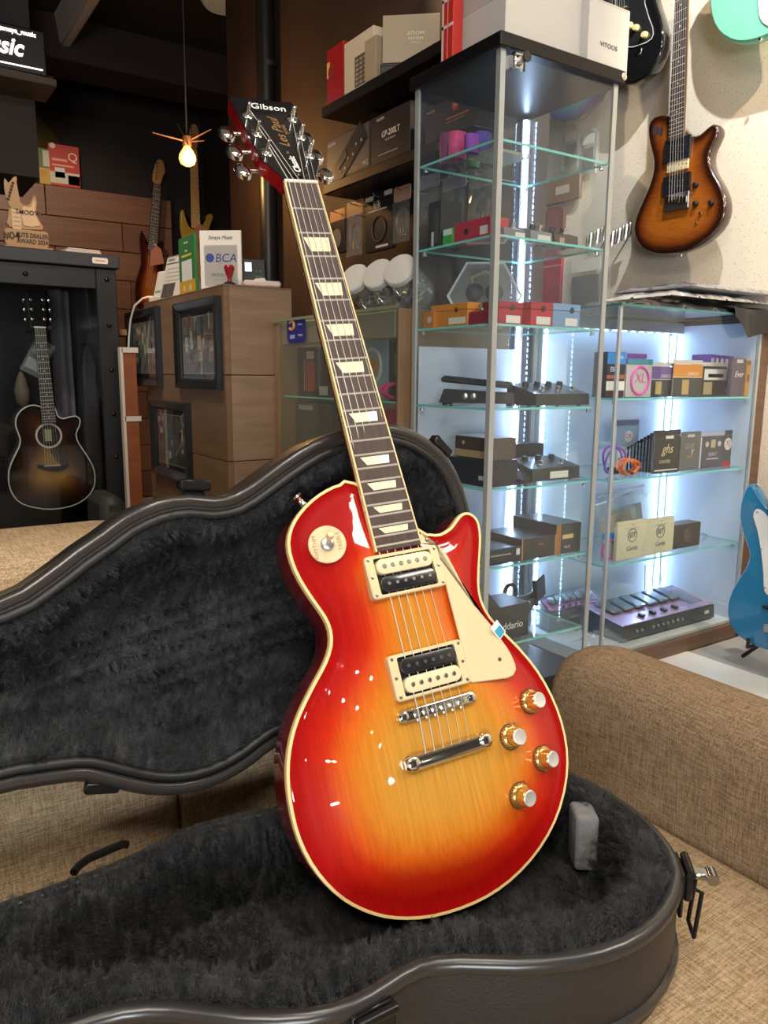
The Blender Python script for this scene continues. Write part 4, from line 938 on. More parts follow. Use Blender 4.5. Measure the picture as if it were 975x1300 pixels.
# S6
carton('pedal_box', 'flat black box with white tag at the left of sixth shelf', 'box', FY(618, 662, 696, 5, 1.425), .12, (.02, .02, .021), [('r', .85, .45, .95, .85, (.7, .7, .66)), ('r', .1, .55, .7, .62, (.3, .3, .3))], rough=.25)
carton('pedal_box', 'brown box with orange edges in the middle of sixth shelf', 'box', FY(663, 706, 682, 5, 1.425), .15, (.045, .035, .028), [('r', 0, 0, .03, 1, (.45, .22, .07)), ('r', .97, 0, 1, 1, (.45, .22, .07)), ('t', 'nux', .55, .68, .2, (.5, .14, .05))], rough=.25)
carton('pedal_box', 'taller box with orange corner and yellow label at right of sixth shelf', 'box', FY(707, 746, 664, 5, 1.425), .17, (.05, .045, .042), [('r', 0, 0, .18, 1, (.36, .16, .05)), ('r', .25, .50, .68, .64, (.62, .50, .2)), ('t', 'NUX', .45, .22, .13, (.6, .55, .45))], rough=.25)
# S7
dd = carton('string_display', 'black counter display box with white lettering on lowest glass shelf', 'box', FY(612, 672, 770, 6, 1.43), .10, (.012, .012, .013), [('t', "D'Addario", .50, .40, .30, (.8, .8, .78))], rough=.4)
mb = MB(); mb.add([(-.085, .004, .07), (.0, .004, .07), (-.085, .004, .16), (-.085, .10, .07), (0, .10, .07), (-.085, .10, .16)], [(0, 1, 2), (3, 5, 4), (0, 3, 4, 1), (1, 4, 5, 2), (2, 5, 3, 0)]); mb.build('display_back', cm((.016, .016, .018), .4), dd, smooth=False)
ph = thing('clamp_mount', 'black clamp arm with flat plate on the lowest glass shelf', 'holder', (1.52, 1.52, TZ[6]+.0006))
MB().tube([(-.045, .0, .010), (-.020, .0, .020), (.005, 0, .052), (.0, .01, .065)], .0075, 10).build('lower_arm', M_black, ph)
MB().tube([(-.065, .03, .060), (-.03, .02, .060), (.0, .01, .065), (.015, .005, .075)], .009, 10).build('cross_arm', M_black, ph)
MB().tube([(-.055+.022*math.cos(R(a)), .03, .080+.025*math.sin(R(a))) for a in range(-60, 250, 20)], .006, 8).build('jaw', M_black, ph)
mb = MB(); mb.M = Matrix.Translation((.030, 0, .085)) @ Matrix.Rotation(R(-8), 4, 'Y') @ Matrix.Rotation(R(25), 4, 'Z'); mb.box(-.038, .038, -.004, .004, -.030, .034, .005); mb.box(-.042, -.034, -.008, .006, -.034, .040, .003); mb.build('plate', M_black, ph)
mb = MB(); mb.tube([(-.05, .03, .0005), (-.055, .03, .055)], .012, 10); mb.v = [(x, y, max(z, .0006)) for x, y, z in mb.v]; mb.build('clamp_foot', M_black, ph)
bag = thing('plastic_bag', 'crumpled clear plastic bag on the floor of the glass tower', 'bag', (1.44, 1.52, .0612))
mb = MB()
mb.grid(lambda a, b_: ((.055+.010*mnoise.noise((a*9, b_*7, 1)))*math.cos(a*6.283)*math.sin(.25+b_*2.75), (.05+.010*mnoise.noise((a*8, b_*7, 5)))*math.sin(a*6.283)*math.sin(.25+b_*2.75), .055-.055*math.cos(b_*3.1416)+.006*mnoise.noise((a*11, b_*9, 2))), 22, 14); mb.v = [(x, y, max(z, .001)) for x, y, z in mb.v]; mb.build('bag_film', M_film, bag)
mb = MB(); mb.sph((0, 0, .04), .035, .03, .03); mb.build('contents', mat('bag_contents', (.45, .38, .28), .6, noise=(40, .5)), bag)
# --- boxes on top of the tower
t = carton('white_carton', 'large plain white carton standing on the black tower top', 'box', (Vector((1.396, 1.425, TT+.0006)), .258, .24, 0), .20, (.60, .58, .53), [], lid=None)
MB().box(-.1298, -.1290, .02, .18, .10, .20).build('side_print', cm((.5, .47, .42)), t, smooth=False)
text('arts', .03, MF((-.1302, .05, .17), (0, .1, -1), (0, -1, 0)), t, M_ink)
carton('white_carton', 'smaller white carton with black lettering at right of tower top', 'box', frame_at('Y', 1.40, 749, 801, 4, TT+.0006), .10, (.62, .605, .57), [('t', 'VITOOS', .50, .34, .10, (.03, .03, .03), 0, 1.2), ('r', .02, .97, .98, .975, (.5, .5, .48))])
t = carton('red_box', 'slim red and white box beside the large white carton', 'box', frame_at('X', 1.222, 563, 577, -60, TT+.0006), .03, (.55, .03, .02), [('r', 0, 0, .16, 1, (.75, .55, .5)), ('r', 0, .30, 1, .33, (.8, .6, .55)), ('r', 0, .55, 1, .58, (.8, .6, .55)), ('r', .5, 0, .54, 1, (.75, .4, .35))])
# ------------------------------------------------------------------ the low glass showcase on the right
GX0, GX1, GY0, GY1, GT = 1.700, 2.372, 1.415, 1.745, 1.057
GZ = [.805, .577, .330, .062]
sc = thing('glass_showcase', 'low lit glass showcase with brown wooden frame full of string packs', 'display cabinet', (GX0, GY0, 0))
A_, B_ = GX1-GX0, GY1-GY0
M_frame = wood('brown_frame', (.16, .085, .05), (.11, .058, .034), (3, 3, 30))
MB().box(0, A_+.055, 0, .018, 0, .050, .002).build('kick_board', M_frame, sc, smooth=False)
MB().box(A_+.004, A_+.055, 0, B_, 0.0, GT-.004, .003).build('side_post', M_frame, sc, smooth=False)
MB().box(0, A_+.004, .018, B_, .02, .060, .002).build('base', cm((.55, .55, .52)), sc, smooth=False)
M_panel = mat('white_side_panel', (.62, .70, .82), .4)
MB().box(.012, A_, B_-.008, B_, .06, GT-.03).build('back_panel', M_panel, sc, smooth=False)
MB().box(A_-.004, A_+.004, .012, B_-.008, .06, GT-.02).build('side_panel', M_panel, sc, smooth=False)
tp_ = MB().box(-.004, A_+.055, -.004, B_, GT-.006, GT).build('top_glass', M_shelf, sc, smooth=False)
mb = MB(); mb.box(-.004, A_+.055, -.0055, -.004, GT-.0062, GT+.0002); mb.box(-.0055, -.004, -.005, B_, GT-.0062, GT+.0002); mb.build('top_edge', mat('dark_glass_edge', (.05, .16, .14), .2), tp_, smooth=False)
MB().box(.012, A_, B_-.05, B_-.01, GT-.045, GT-.008, .002).build('top_rail', M_alu, sc, smooth=False)
for x in (0, A_-.004):
    MB().box(x, x+.010, 0, .010, .05, GT-.006, .001).build('post', M_alu, sc, smooth=False)
MB().box(0, .010, B_-.010, B_, .05, GT-.006, .001).build('post', M_alu, sc, smooth=False)
pane(.012, A_-.006, .003, .007, .05, GT-.007, sc, m=M_pane); pane(.003, .007, .012, B_-.012, .05, GT-.007, sc)
for z in GZ[:3]: gshelf(.012, A_-.010, .012, B_-.012, z, sc)
led(sc, .024, B_-.020, .07, GT-.05, (1, -1)); led(sc, A_-.018, B_-.020, .07, GT-.05, (-1, -1))
mb = MB()
for k in range(14): mb.box(.06+k*.044, .07+k*.044, B_-.042, B_-.032, GT-.0475, GT-.0452)
l = mb.build('top_led_chips', M_led, sc, smooth=False); l['kind'] = 'stuff'
mb = MB(); mb.tube([(A_-.10, B_-.03, .20), (A_-.12, B_-.05, .12), (A_-.07, B_-.06, .09), (A_-.03, B_-.05, .13), (A_-.03, B_-.03, .30)], .0025, 6); mb.build('led_cable', M_white, sc)
def G(p0, p1, pt, i, Y=1.47):
    l, w, h, r = frame_at('Y', Y, p0, p1, pt, GZ[i]+.0008); w = clampw(l, w, 0, GX0+.016, GX1-.015); return l, w, h, r
GR = 'string packs in the glass showcase'
# shelf 1
t = carton('string_box', 'brown string box with blue top at the left end of top showcase shelf', 'box', G(772, 795, 447, 0), .05, (.05, .02, .012), [('r', 0, .74, 1, 1, (.02, .22, .62)), ('r', 0, .52, 1, .74, (.01, .015, .03)), ('r', .0, .42, 1, .50, (.35, .10, .06)), ('r', .0, .16, 1, .36, (.7, .7, .66)), ('t', 'Elixir', .42, .62, .15, (.8, .8, .8)), ('t', '10', .75, .88, .10, (.7, .8, .9))])
card_pack('string_pack', 'purple card standing behind the pink string pack', G(797, 822, 449, 0, 1.55), (.22, .06, .42))
card_pack('string_pack', 'grey pack with teal header and pink ring on top showcase shelf', G(797, 829, 456, 0), (.42, .40, .40), [('r', 0, .86, 1, 1.0, (.03, .22, .30)), ('o', .52, .44, .36, .035, (.62, .08, .40)), ('t', 'XL', .52, .50, .36, (.55, .10, .36), .2)], top=(.03, .22, .30), group=None)
card_pack('string_pack', 'purple and black acoustic string pack on top showcase shelf', G(821, 858, 460, 0, 1.475), (.03, .03, .035), [('r', 0, .52, 1, .88, (.14, .09, .28)), ('r', 0, .50, 1, .525, (.6, .6, .62)), ('r', .35, .08, .55, .45, (.40, .30, .14)), ('t', 'DARCO', .68, .60, .13, (.62, .6, .7), .2)], top=(.5, .5, .46))
card_pack('string_pack', 'orange and black acoustic string pack on top showcase shelf', G(856, 893, 457, 0, 1.465), (.03, .03, .032), [('r', 0, .54, 1, .88, (.58, .22, .03)), ('r', 0, .52, 1, .54, (.6, .5, .4)), ('r', .32, .06, .55, .46, (.45, .30, .12)), ('t', 'DARCO', .66, .62, .13, (.75, .6, .5), .2)], top=(.55, .52, .45))
card_pack('string_pack', 'dark acoustic string pack with white price label on top showcase shelf', G(888, 924, 460, 0, 1.485), (.03, .03, .032), [('r', .2, .48, 1, .80, (.70, .70, .68)), ('r', .34, .55, .86, .66, (.22, .22, .22)), ('r', .2, .05, .5, .42, (.38, .30, .16))], top=(.55, .53, .48))
for k in range(5):
    p0 = 903+k*6.0
    t = carton('string_box', 'slim purple and white string box number %s from the left of five' % ('one', 'two', 'three', 'four', 'five')[k], 'box', G(p0, p0+5.6, 450+k*.6, 0, 1.505-k*.006), .07, (.16, .05, .38), [('r', .1, .52, .9, .92, (.68, .66, .74)), ('r', .2, .08, .8, .2, (.66, .62, .72))], group='slim string boxes in the showcase')
    t['label'] = ('purple and white slim string box nearest the white labelled pack', 'second purple and white slim string box from the left', 'middle one of the purple and white slim string boxes', 'fourth purple and white slim string box from the left', 'purple and white slim string box beside the dark violet pack')[k]
carton('string_box', 'dark violet grey string box with white script on top showcase shelf', 'box', G(931, 948, 455, 0, 1.430), .014, (.10, .075, .11), [('t', 'Ever', .5, .58, .22, (.75, .72, .75), .3), ('r', .3, .88, .75, .97, (.5, .5, .5))])
carton('string_box', 'slim orange string box at the right end of top showcase shelf', 'box', G(949, 954, 457, 0, 1.430), .014, (.52, .25, .03), [('r', .1, .86, .9, .97, (.15, .1, .05)), ('r', .25, .4, .75, .6, (.15, .08, .03))])
# shelf 2
card_pack('string_pack', 'blue and white hang pack with oval red logo at left of middle shelf', G(783, 812, 533, 1, 1.60), (.30, .42, .62), [('d', .55, .66, .12, (.7, .72, .75)), ('t', 'DR', .55, .66, .14, (.5, .05, .06)), ('r', .1, .05, .9, .45, (.62, .70, .78))], top=(.12, .2, .4))
for k in range(9):
    at = G(797+k*4.2, 829+k*4.0, 566-k*2.4, 1, 1.555-k*.010)
    t = card_pack('string_pack', '', at, (.016, .015, .017), [('r', .86, .05, .97, .8, (.05, .045, .05))], top=(.02, .02, .02), group='fanned black string packs')
    t['label'] = ('rearmost black string pack of the fan on the middle showcase shelf', 'second black string pack from the rear of the fan', 'third black string pack from the rear of the fan', 'fourth black string pack from the rear of the fan', 'middle black string pack of the fan on the middle shelf', 'fourth black string pack from the front of the fan', 'third black string pack from the front of the fan', 'second black string pack from the front of the fan', 'black string pack directly behind the gold lettered one')[k]
card_pack('string_pack', 'front black string pack with gold script lettering on the middle shelf', G(832, 865, 546, 1, 1.455), (.02, .016, .018), [('t', 'ghs', .50, .56, .30, (.62, .50, .28), .35), ('t', 'COATED', .42, .27, .105, (.60, .48, .30)), ('t', 'BOOMERS', .5, .16, .115, (.06, .06, .07), 0, .9), ('r', .06, .06, .94, .09, (.6, .6, .58)), ('r', .42, .80, .72, .87, (.65, .65, .6))])
card_pack('string_pack', 'grey string pack with white strokes beside the gold lettered pack', G(866, 891, 548, 1, 1.462), (.10, .105, .10), [('t', 'GHS', .4, .62, .2, (.28, .28, .28), .3), ('r', .3, .86, .65, .93, (.5, .5, .5)), ('r', .3, .34, .6, .38, (.4, .15, .05)), ('t', 'Y', .55, .46, .2, (.7, .7, .7), .3)])
card_pack('string_pack', 'dark string pack in a white edged sleeve on the middle shelf', G(890, 921, 548, 1, 1.468), (.07, .065, .09), [('r', 0, .02, .06, .86, (.6, .62, .72)), ('d', .28, .66, .075, (.5, .46, .38)), ('d', .78, .66, .075, (.5, .46, .38)), ('r', .44, .56, .62, .78, (.45, .36, .2)), ('t', 'EXALT', .53, .38, .13, (.55, .55, .6)), ('r', .3, .24, .78, .27, (.5, .5, .55))], top=(.35, .38, .5))
card_pack('string_pack', 'dark string pack with white and red emblem and red foot', G(921, 940, 546, 1, 1.474), (.06, .06, .055), [('r', 0, .0, 1, .14, (.40, .02, .03)), ('d', .45, .62, .17, (.65, .62, .6)), ('t', 'XJ', .45, .64, .22, (.5, .03, .05))])
def coil(name, label, px, zb, Y, r, sq, th, col, loops=4):
    p = onY(px, 600, Y); t = thing(name, label, 'cable', (p.x, Y, zb)); mb = MB(); pts = []
    for k in range(loops*20+1):
        a = R(k*18); q = r*(1-.05*math.sin(k*.31)); pts.append((q*math.cos(a)+.004*math.sin(k*.7), .012*math.sin(k*.21), r*sq+th+q*sq*math.sin(a)))
    mb.tube(pts, th, 6); mb.build('coil', cm(col, .4, .3), t)
    MB().box(-.006, .006, -.018, .018, th*.4, r*sq*.5, .002).build('cable_tie', M_black, t); return t
coil('patch_cable', 'orange patch cable coiled in front of the black pack fan', 797, GZ[1]+.0050, 1.462, .034, .62, .0042, (.62, .14, .03))
coil('patch_cable', 'purple ring cable at the left end of middle showcase shelf', 778, GZ[1]+.0050, 1.50, .036, 1.1, .0035, (.20, .08, .42), 2)
# shelf 3
card_pack('string_pack', 'pack with blue header and pink ring at left of the lowest shelf', G(766, 783, 677, 2), (.34, .32, .34), [('r', 0, .80, 1, 1, (.03, .20, .52)), ('o', .45, .40, .34, .04, (.60, .06, .34))], top=(.03, .20, .52))
for k, (p0, p1, pt, lb) in enumerate(((785, 822, 661, 'cream string pack with black oval logo left of its twin'), (822, 857, 657, 'cream string pack with black oval logo next to the dark box'))):
    card_pack('string_pack', lb, G(p0, p1, pt, 2, 1.45), (.60, .55, .38), [('o', .5, .62, .17, .009, (.12, .12, .12)), ('t', 'SIT', .5, .62, .20, (.05, .05, .06)), ('t', 'Curtis', .5, .28, .17, (.10, .10, .12), .4), ('d', .5, .90, .018, (.1, .1, .1)), ('r', .3, .80, .7, .82, (.4, .38, .28))], thick=.012, group='cream string packs')
carton('string_box', 'dark brown box with a faint ring printed on its front', 'box', G(856, 890, 665, 2, 1.46), .05, (.055, .038, .034), [('o', .5, .52, .27, .012, (.17, .11, .09)), ('d', .5, .52, .22, (.10, .066, .055))])
def film_bag(label, px0, px1, pt, i, Y, tilt, inner, name='clear_bag'):
    loc, w, h, rz = G(px0, px1, pt, i, Y); t = thing(name, label, 'bag', loc, rz); t.rotation_euler = (R(-8), tilt, 0)
    t.location.z += abs(math.sin(tilt))*w*.5+.004
    mb = MB(); mb.grid(lambda a, b_: ((a-.5)*w, .006*mnoise.noise((a*7, b_*6, px0)), b_*h), 10, 8); mb.grid(lambda a, b_: ((a-.5)*w, .010+.006*mnoise.noise((a*7, b_*6, px0+5)), b_*h), 10, 8); mb.build('film', M_film, t)
    MB().box(-w*.38, w*.38, .003, .007, h*.12, h*.62, .001).build('card', cm(inner), t, smooth=False)
    MB().box(-w*.5, w*.5, .002, .009, h*.96, h, .001).build('seal', cm((.5, .54, .58), .3), t, smooth=False); return t
film_bag('clear bag with dark card leaning at the back right of lowest shelf', 876, 935, 655, 2, 1.60, R(28), (.06, .065, .08))
film_bag('clear bag with grey card lying lower in the right corner of lowest shelf', 892, 938, 680, 2, 1.53, R(20), (.22, .24, .28))
film_bag('clear sleeve with pale card standing behind the cream packs', 773, 828, 628, 2, 1.66, R(-6), (.35, .37, .38))
film_bag('second clear sleeve with tan card behind the cream packs', 766, 815, 640, 2, 1.58, R(-10), (.36, .30, .22))
# floor of the showcase: pedal boards
def pedalboard(label, loc, rz, L, D, H, col, m):
    t = thing('effects_board', label, 'effects unit', loc, rz)
    MB().add([(-L/2, 0, .004), (L/2, 0, .004), (L/2, D, .004), (-L/2, D, .004), (-L/2, .004, H*.62), (L/2, .004, H*.62), (L/2, D, H), (-L/2, D, H)], [(3, 2, 1, 0), (4, 5, 6, 7), (0, 1, 5, 4), (1, 2, 6, 5), (2, 3, 7, 6), (3, 0, 4, 7)]).build('housing', cm((.05, .055, .06), .3, .3), t, smooth=False)
    s = math.atan2(H*.38, D); fr = Matrix.Translation((0, 0, H*.62)) @ Matrix.Rotation(s, 4, 'X')
    mb = MB(); mb.M = fr; mb.box(-L/2+.004, L/2-.004, .006, D-.004, 0.0005, .003, .001); mb.build('top_plate', m, t, smooth=False)
    for k in range(6):
        mb = MB(); mb.M = fr; x = -L*.42+k*L*.125; mb.box(x, x+L*.10, D*.42, D*.92, .006, .016, .004); mb.build('foot_pedal', cm((.10, .11, .12), .25, .5), t)
    for k in range(4):
        mb = MB(); mb.M = fr; x = -L*.25+k*L*.12; mb.box(x, x+L*.035, D*.14, D*.26, .003, .012, .002); mb.build('button', M_black, t)
    mb = MB(); mb.M = fr; mb.box(L*.30, L*.46, D*.2, D*.8, .003, .0045, .001); mb.build('display', cm((.14, .12, .18), .1, 1), t, smooth=False)
    for k in range(9): MB().lathe([(.0055, 0), (.0055, .003), (.0035, .0035), (.0035, .006)], (-L*.36+k*L*.052+(.03 if k > 1 else 0), 0, H*.36), (0, -1, 0), 12).build('jack', M_steel, t)
    MB().box(L*.38, L*.43, -.001, .001, H*.3, H*.45).build('maker_mark', cm((.6, .6, .6)), t, smooth=False); return t
pedalboard('silver and pink effects board lying on the showcase floor', (2.09, 1.465, GZ[3]), 0, .47, .17, .075, None, mat('pink_plate', (.52, .36, .52), .25, metal=.5))
pedalboard('darker board with pink strip standing in for the effects board reflection', (1.86, 1.655, GZ[3]), 0, .24, .06, .10, None, mat('magenta_plate', (.42, .14, .30), .3, metal=.4))  # added board imitates the first one's reflection in the glass
bg = thing('plastic_bag', 'clear plastic bag crumpled over the left end of effects board', 'bag', (1.80, 1.455, GZ[3]+.002))
MB().grid(lambda a, b_: (-.07+.14*a+.004*mnoise.noise((a*12, b_*9, 4)), .0+.10*b_, .050*math.sin(math.pi*min(1, b_*1.0+.06))*(.75+.35*mnoise.noise((a*9, b_*7, 1)))*(.3+.7*math.sin(math.pi*(.08+.84*a)))), 26, 14).build('bag_film', M_film, bg)
# wrapped garments piled on the showcase top
M_wrap = mat('wrapped_cloth', (.10, .10, .115), .18, coat=1, noise=(7, .8, (.32, .30, .29)), bump=(16, 1.0), stretch=(1, 2.2, 5))
wr = [('dark wrapped shirt at the bottom of the pile on the showcase', (.05, .05, .056)), ('white wrapped shirt in the middle of the pile on the showcase', (.62, .60, .56)), ('grey wrapped shirt on top of the pile on the showcase', (.22, .22, .24))]
zz = GT+.001
for k, (lb, col) in enumerate(wr):
    g = thing('wrapped_shirt', lb, 'clothing', (2.14+.03*k, 1.57, zz), 0, 'wrapped shirts on the showcase top')
    hh = (.034, .030, .028)[k]
    def fn(a, b_, k=k, hh=hh):
        e = min(1, min(a, 1-a)*9)*min(1, min(b_, 1-b_)*6); n_ = mnoise.noise((a*7+k*5, b_*5, k))
        return (-.30+.05*k+(.58-.05*k)*a, -.15+.28*b_+.012*mnoise.noise((a*5, k, 3))+.008*mnoise.noise((a*26, k, b_*12)), hh*(e**.5)*(.70+.20*n_+.16*mnoise.noise((a*22+b_*9, b_*30, k+4))))
    def fn0(a, b_, k=k): p = fn(a, b_); return (p[0], p[1], 0)
    mb = MB(); mb.grid(fn, 44, 20); mb.grid(fn0, 4, 2)
    m_ = mat('wrapped_shirt_%d' % k, col, .2, coat=1, noise=(9, .55), bump=(26, .9), stretch=(1, 2.5, 5)); mb.build('folded_cloth', m_, g)
    if k == 0:
        mb = MB(); mb.grid(lambda a, b_: (.05+.36*a, -.172-.008*math.sin(a*14)-.004*b_, .012-.085*b_*min(1, .3+a*4)*(.9+.1*math.sin(a*9))), 30, 8)
        mb.grid(lambda a, b_: (.05+.36*a, -.172-.008*math.sin(a*14)+.05*b_, .012+.012*b_), 30, 3); mb.build('overhang', mat('wrapped_black', (.010, .0095, .010), .5, coat=.12, bump=(30, .8)), g)
    zz += hh*1.02
# ------------------------------------------------------------------ guitars on the speckled wall
WRX = XR
def px_guitar(name, label, Y, depth, outline, face, side, rnd=.010, smooth=1, cen=None, capmat=True, group=None, bind=None):
    pf_ = (lambda x, y: onX(x, y, -Y)) if Y < 0 else (lambda x, y: onY(x, y, Y))   # negative: hung on the right wall, facing -X
    P = [pf_(x, y) for x, y in outline]; c = sum(P, Vector())/len(P)
    if cen: c = pf_(*cen)
    t = thing(name, label, 'guitar', c, -math.pi/2 if Y < 0 else 0, group)
    uv = (lambda p: (c.y-p.y, p.z-c.z)) if Y < 0 else (lambda p: (p.x-c.x, p.z-c.z))
    o_ = [uv(p) for p in P]; o_ = smooth_loop(ccw(o_), smooth)
    fr = lambda u, v, w: (u, -w, v)
    mb = MB(); cap(mb, inset(o_, rnd*.6), lambda p: (0, 0), 10, lambda d, u, v: 0, fr, lambda d, u, v: d); mb.face_to = Vector((0, -1, 0)); mb.build('top', face, t, 180)
    mb = MB(); mb.ring(o_, [(rnd*.62, 0.0002), (rnd*.3, -rnd*.15), (rnd*.08, -rnd*.45), (0, -rnd), (0, -depth+rnd), (rnd*.4, -depth)], fr); q = inset(o_, rnd*.4); mb.add([fr(u, v, -depth) for u, v in q], [tuple(range(len(q)))]); mb.build('body', side, t, 50)
    if bind is not None: MB().ring(o_, [(.004, .0006), (-.0006, .0006), (-.001, -.006)], fr).build('binding', bind, t)
    return t, (lambda x, y: uv(pf_(x, y)))
def gbox(t, L, name, a, b_, z0, z1, m, bev=.001, par=None, ang=None):
    (x0, y0), (x1, y1) = L(*a), L(*b_); return MB().box(x0, x1, -z1, -z0, y0, y1, bev).build(name, m, par or t, smooth=False)
def gneck(t, L, p0, p1, w0, w1, up, th, mb_board, mneck, frets=True, nfr=16, dots=True, z0=.004):
    """neck from its body end p0 along p1 (both px) for length up (m)"""
    a = Vector(L(*p0)); d = (Vector(L(*p1))-a).normalized(); n = Vector((d.y, -d.x)); b_ = a+d*up
    fr = lambda s, u, w: (a.x+d.x*s+n.x*u, -w, a.y+d.y*s+n.y*u)
    hw_ = lambda s: (w0+(w1-w0)*s/up)/2
    mb = MB(); mb.add([fr(0, -hw_(0), z0), fr(0, hw_(0), z0), fr(up, hw_(up), z0), fr(up, -hw_(up), z0), fr(0, -hw_(0), z0+th), fr(0, hw_(0), z0+th), fr(up, hw_(up), z0+th), fr(up, -hw_(up), z0+th)], [(3, 2, 1, 0), (4, 5, 6, 7), (0, 1, 5, 4), (1, 2, 6, 5), (2, 3, 7, 6), (3, 0, 4, 7)]); fbd = mb.build('fretboard', mb_board, t, smooth=False)
    mb = MB(); V = []; S = 6
    for i in range(S+1):
        s = up*i/S
        for k in range(7):
            q = math.pi*k/6; V.append(fr(s, -hw_(s)*math.cos(q), z0-.018*math.sin(q)))
    mb.add(V, [(i*7+k, i*7+k+1, (i+1)*7+k+1, (i+1)*7+k) for i in range(S) for k in range(6)]); mb.build('neck', mneck, t)
    if frets:
        sl = up*1.0+.175; 
        for k in range(1, 23):
            s = sl*(2**(-k/12))-.175
            if s < .004: break
            mb = MB(); mb.add([fr(s-.001, -hw_(s), z0+th), fr(s-.001, hw_(s), z0+th), fr(s+.001, hw_(s), z0+th), fr(s+.001, -hw_(s), z0+th), fr(s, -hw_(s), z0+th+.001), fr(s, hw_(s), z0+th+.001)], [(0, 1, 5, 4), (3, 4, 5, 2), (0, 4, 3), (1, 2, 5)]); mb.build('fret', M_fret, t, smooth=False)
    if dots:
        sl = up+.175
        for k in (3, 5, 7, 9, 12, 15, 17, 19):
            s = (sl*2**(-k/12)+sl*2**(-(k-1)/12))/2-.175
            if s < .006: break
            p = fr(s, 0, z0+th-.0004); MB().lathe([(.003, 0), (.003, .0007)], p, (0, -1, 0), 10).build('inlay_dot', M_pearl, t)
    return fr, d, n
def gstrings(t, p_b, p_t, wb, wt, z0, z1, k=6, m=None):
    a, b_ = Vector(p_b), Vector(p_t); d = (b_-a).normalized(); n = Vector((d.y, -d.x))
    for i in range(k):
        q = (i/(k-1)-.5); p = a+n*q*wb; r_ = b_+n*q*wt
        MB().tube([(p.x, -z0, p.y), (r_.x, -z1, r_.y)], .0006-.00005*i, 4).build('string', M_str, t, smooth=False)
def gknob(t, p, z, r, h, m, name='knob'):
    MB().lathe([(r, 0), (r*.96, h*.3), (r*.8, h*.9), (r*.7, h), (.001, h)], (p[0], -z, p[1]), (0, -1, 0), 16).build(name, m, t)
M_brb = burst('tobacco_sunburst', [(0, (.020, .006, .003)), (.012, (.06, .014, .004)), (.030, (.28, .065, .010)), (.060, (.47, .13, .015)), (.13, (.47, .14, .017))], (4, 60, 60), .45)
M_dside = mat('dark_brown_lacquer', (.045, .016, .009), .2, coat=1)
M_rosew = mat('dark_rosewood', (.045, .028, .022), .5); M_maple = mat('maple_neck', (.62, .36, .13), .35, coat=.5)
so = [(850, 147), (836, 146), (826, 152), (822, 165), (824, 182), (828, 198), (829, 214), (824, 234), (815, 255), (807, 274), (804, 290), (807, 305), (816, 316), (832, 322), (850, 322), (870, 319), (888, 311), (904, 299), (916, 283), (921, 266), (920, 250), (914, 234), (906, 220), (901, 207), (901, 194), (906, 182), (911, 170), (911, 161), (905, 157), (897, 162), (888, 170), (878, 172), (872, 168)]
t, L = px_guitar('electric_guitar', 'tobacco sunburst electric guitar hanging alone on the speckled wall', -(WRX-.12), .045, so, M_brb, M_dside, .012)
fr, d, n = gneck(t, L, (861, 178), (868, 0), .056, .043, .50, .010, M_rosew, M_maple)
gbox(t, L, 'pickup', (846, 180), (877, 200), .001, .010, M_bbk); gbox(t, L, 'pickup', (844, 226), (877, 243), .001, .010, M_bbk)
gbox(t, L, 'pickup', (848, 207), (875, 214), .001, .006, M_cream, .003)
for i in range(6):
    for yy, mm in ((186, M_scr), (194, M_scr), (210, M_scr), (231, M_scr), (238, M_scr)):
        p = L(851+i*4.6, yy-(i*.4)); MB().lathe([(.0022, 0), (.0022, .001)], (p[0], -.0115 if yy == 210 else -.0098, p[1]), (0, -1, 0), 8).build('pole', mm, t)
gbox(t, L, 'bridge', (847, 249), (876, 264), .002, .012, M_steel, .002)
for i in range(6): gbox(t, L, 'saddle', (849+i*4.4, 250), (852.4+i*4.4, 257), .012, .016, M_chrome, .001)
for p in ((884, 235), (884, 259), (904, 258)): gknob(t, L(*p), 0, .0095, .014, M_black)
gknob(t, L(890, 271), 0, .005, .008, M_chrome, 'jack'); gknob(t, L(885, 283), 0, .004, .006, M_chrome, 'switch')
for k in range(3): gbox(t, L, 'sound_slot', (829+k*4.6, 161+k*.5), (832+k*4.6, 170+k*.5), -.001, .0006, M_ink, 0)
gstrings(t, L(861.5, 254), (L(861, 178)[0]+d.x*.50, L(861, 178)[1]+d.y*.50), .052, .036, .016, .016)
MB().lathe([(.006, 0), (.004, .004), (.004, .008), (.006, .010)], (L(860, 321)[0], .02, L(860, 322)[1]), (0, 0, -1), 10).build('strap_button', M_chrome, t)
# black guitar at the top, pale green guitar top right, teal guitar behind the tower
bo = [(790, -60), (780, -40), (776, 10), (777, 60), (781, 90), (790, 105), (805, 106), (825, 92), (838, 70), (842, 45), (838, 20), (830, -5), (832, -30), (840, -60), (825, -80), (800, -70)]
t, L = px_guitar('electric_guitar', 'gloss black electric guitar with cream knobs above the tower', -(WRX-.12), .045, bo, M_blackgloss, M_blackgloss, .012)
M_ck = mat('aged_knob', (.80, .66, .28), .35)
for p in ((809, 36), (820, 45), (801, 33)): gknob(t, L(*p), .003, .0115, .014, M_ck)
gbox(t, L, 'pickup', (781, 16), (797, 9), .002, .012, M_ck, .003)
pgp = [L(*p) for p in ((786, -50), (782, 20), (784, 42), (795, 60), (812, 58), (828, 50), (830, 35), (820, 5), (815, -60))]
MB().prism(smooth_loop(ccw(pgp), 1), .0005, .003, lambda u, v, w: (u, -w, v)).build('pickguard', mat('guard_black', (.02, .02, .022), .25, coat=1), t)
MB().ring(smooth_loop(ccw(pgp), 1), [(.0, .0032), (.003, .0032)], lambda u, v, w: (u, -w, v)).build('guard_edge', mat('guard_white', (.6, .6, .56), .4), t)
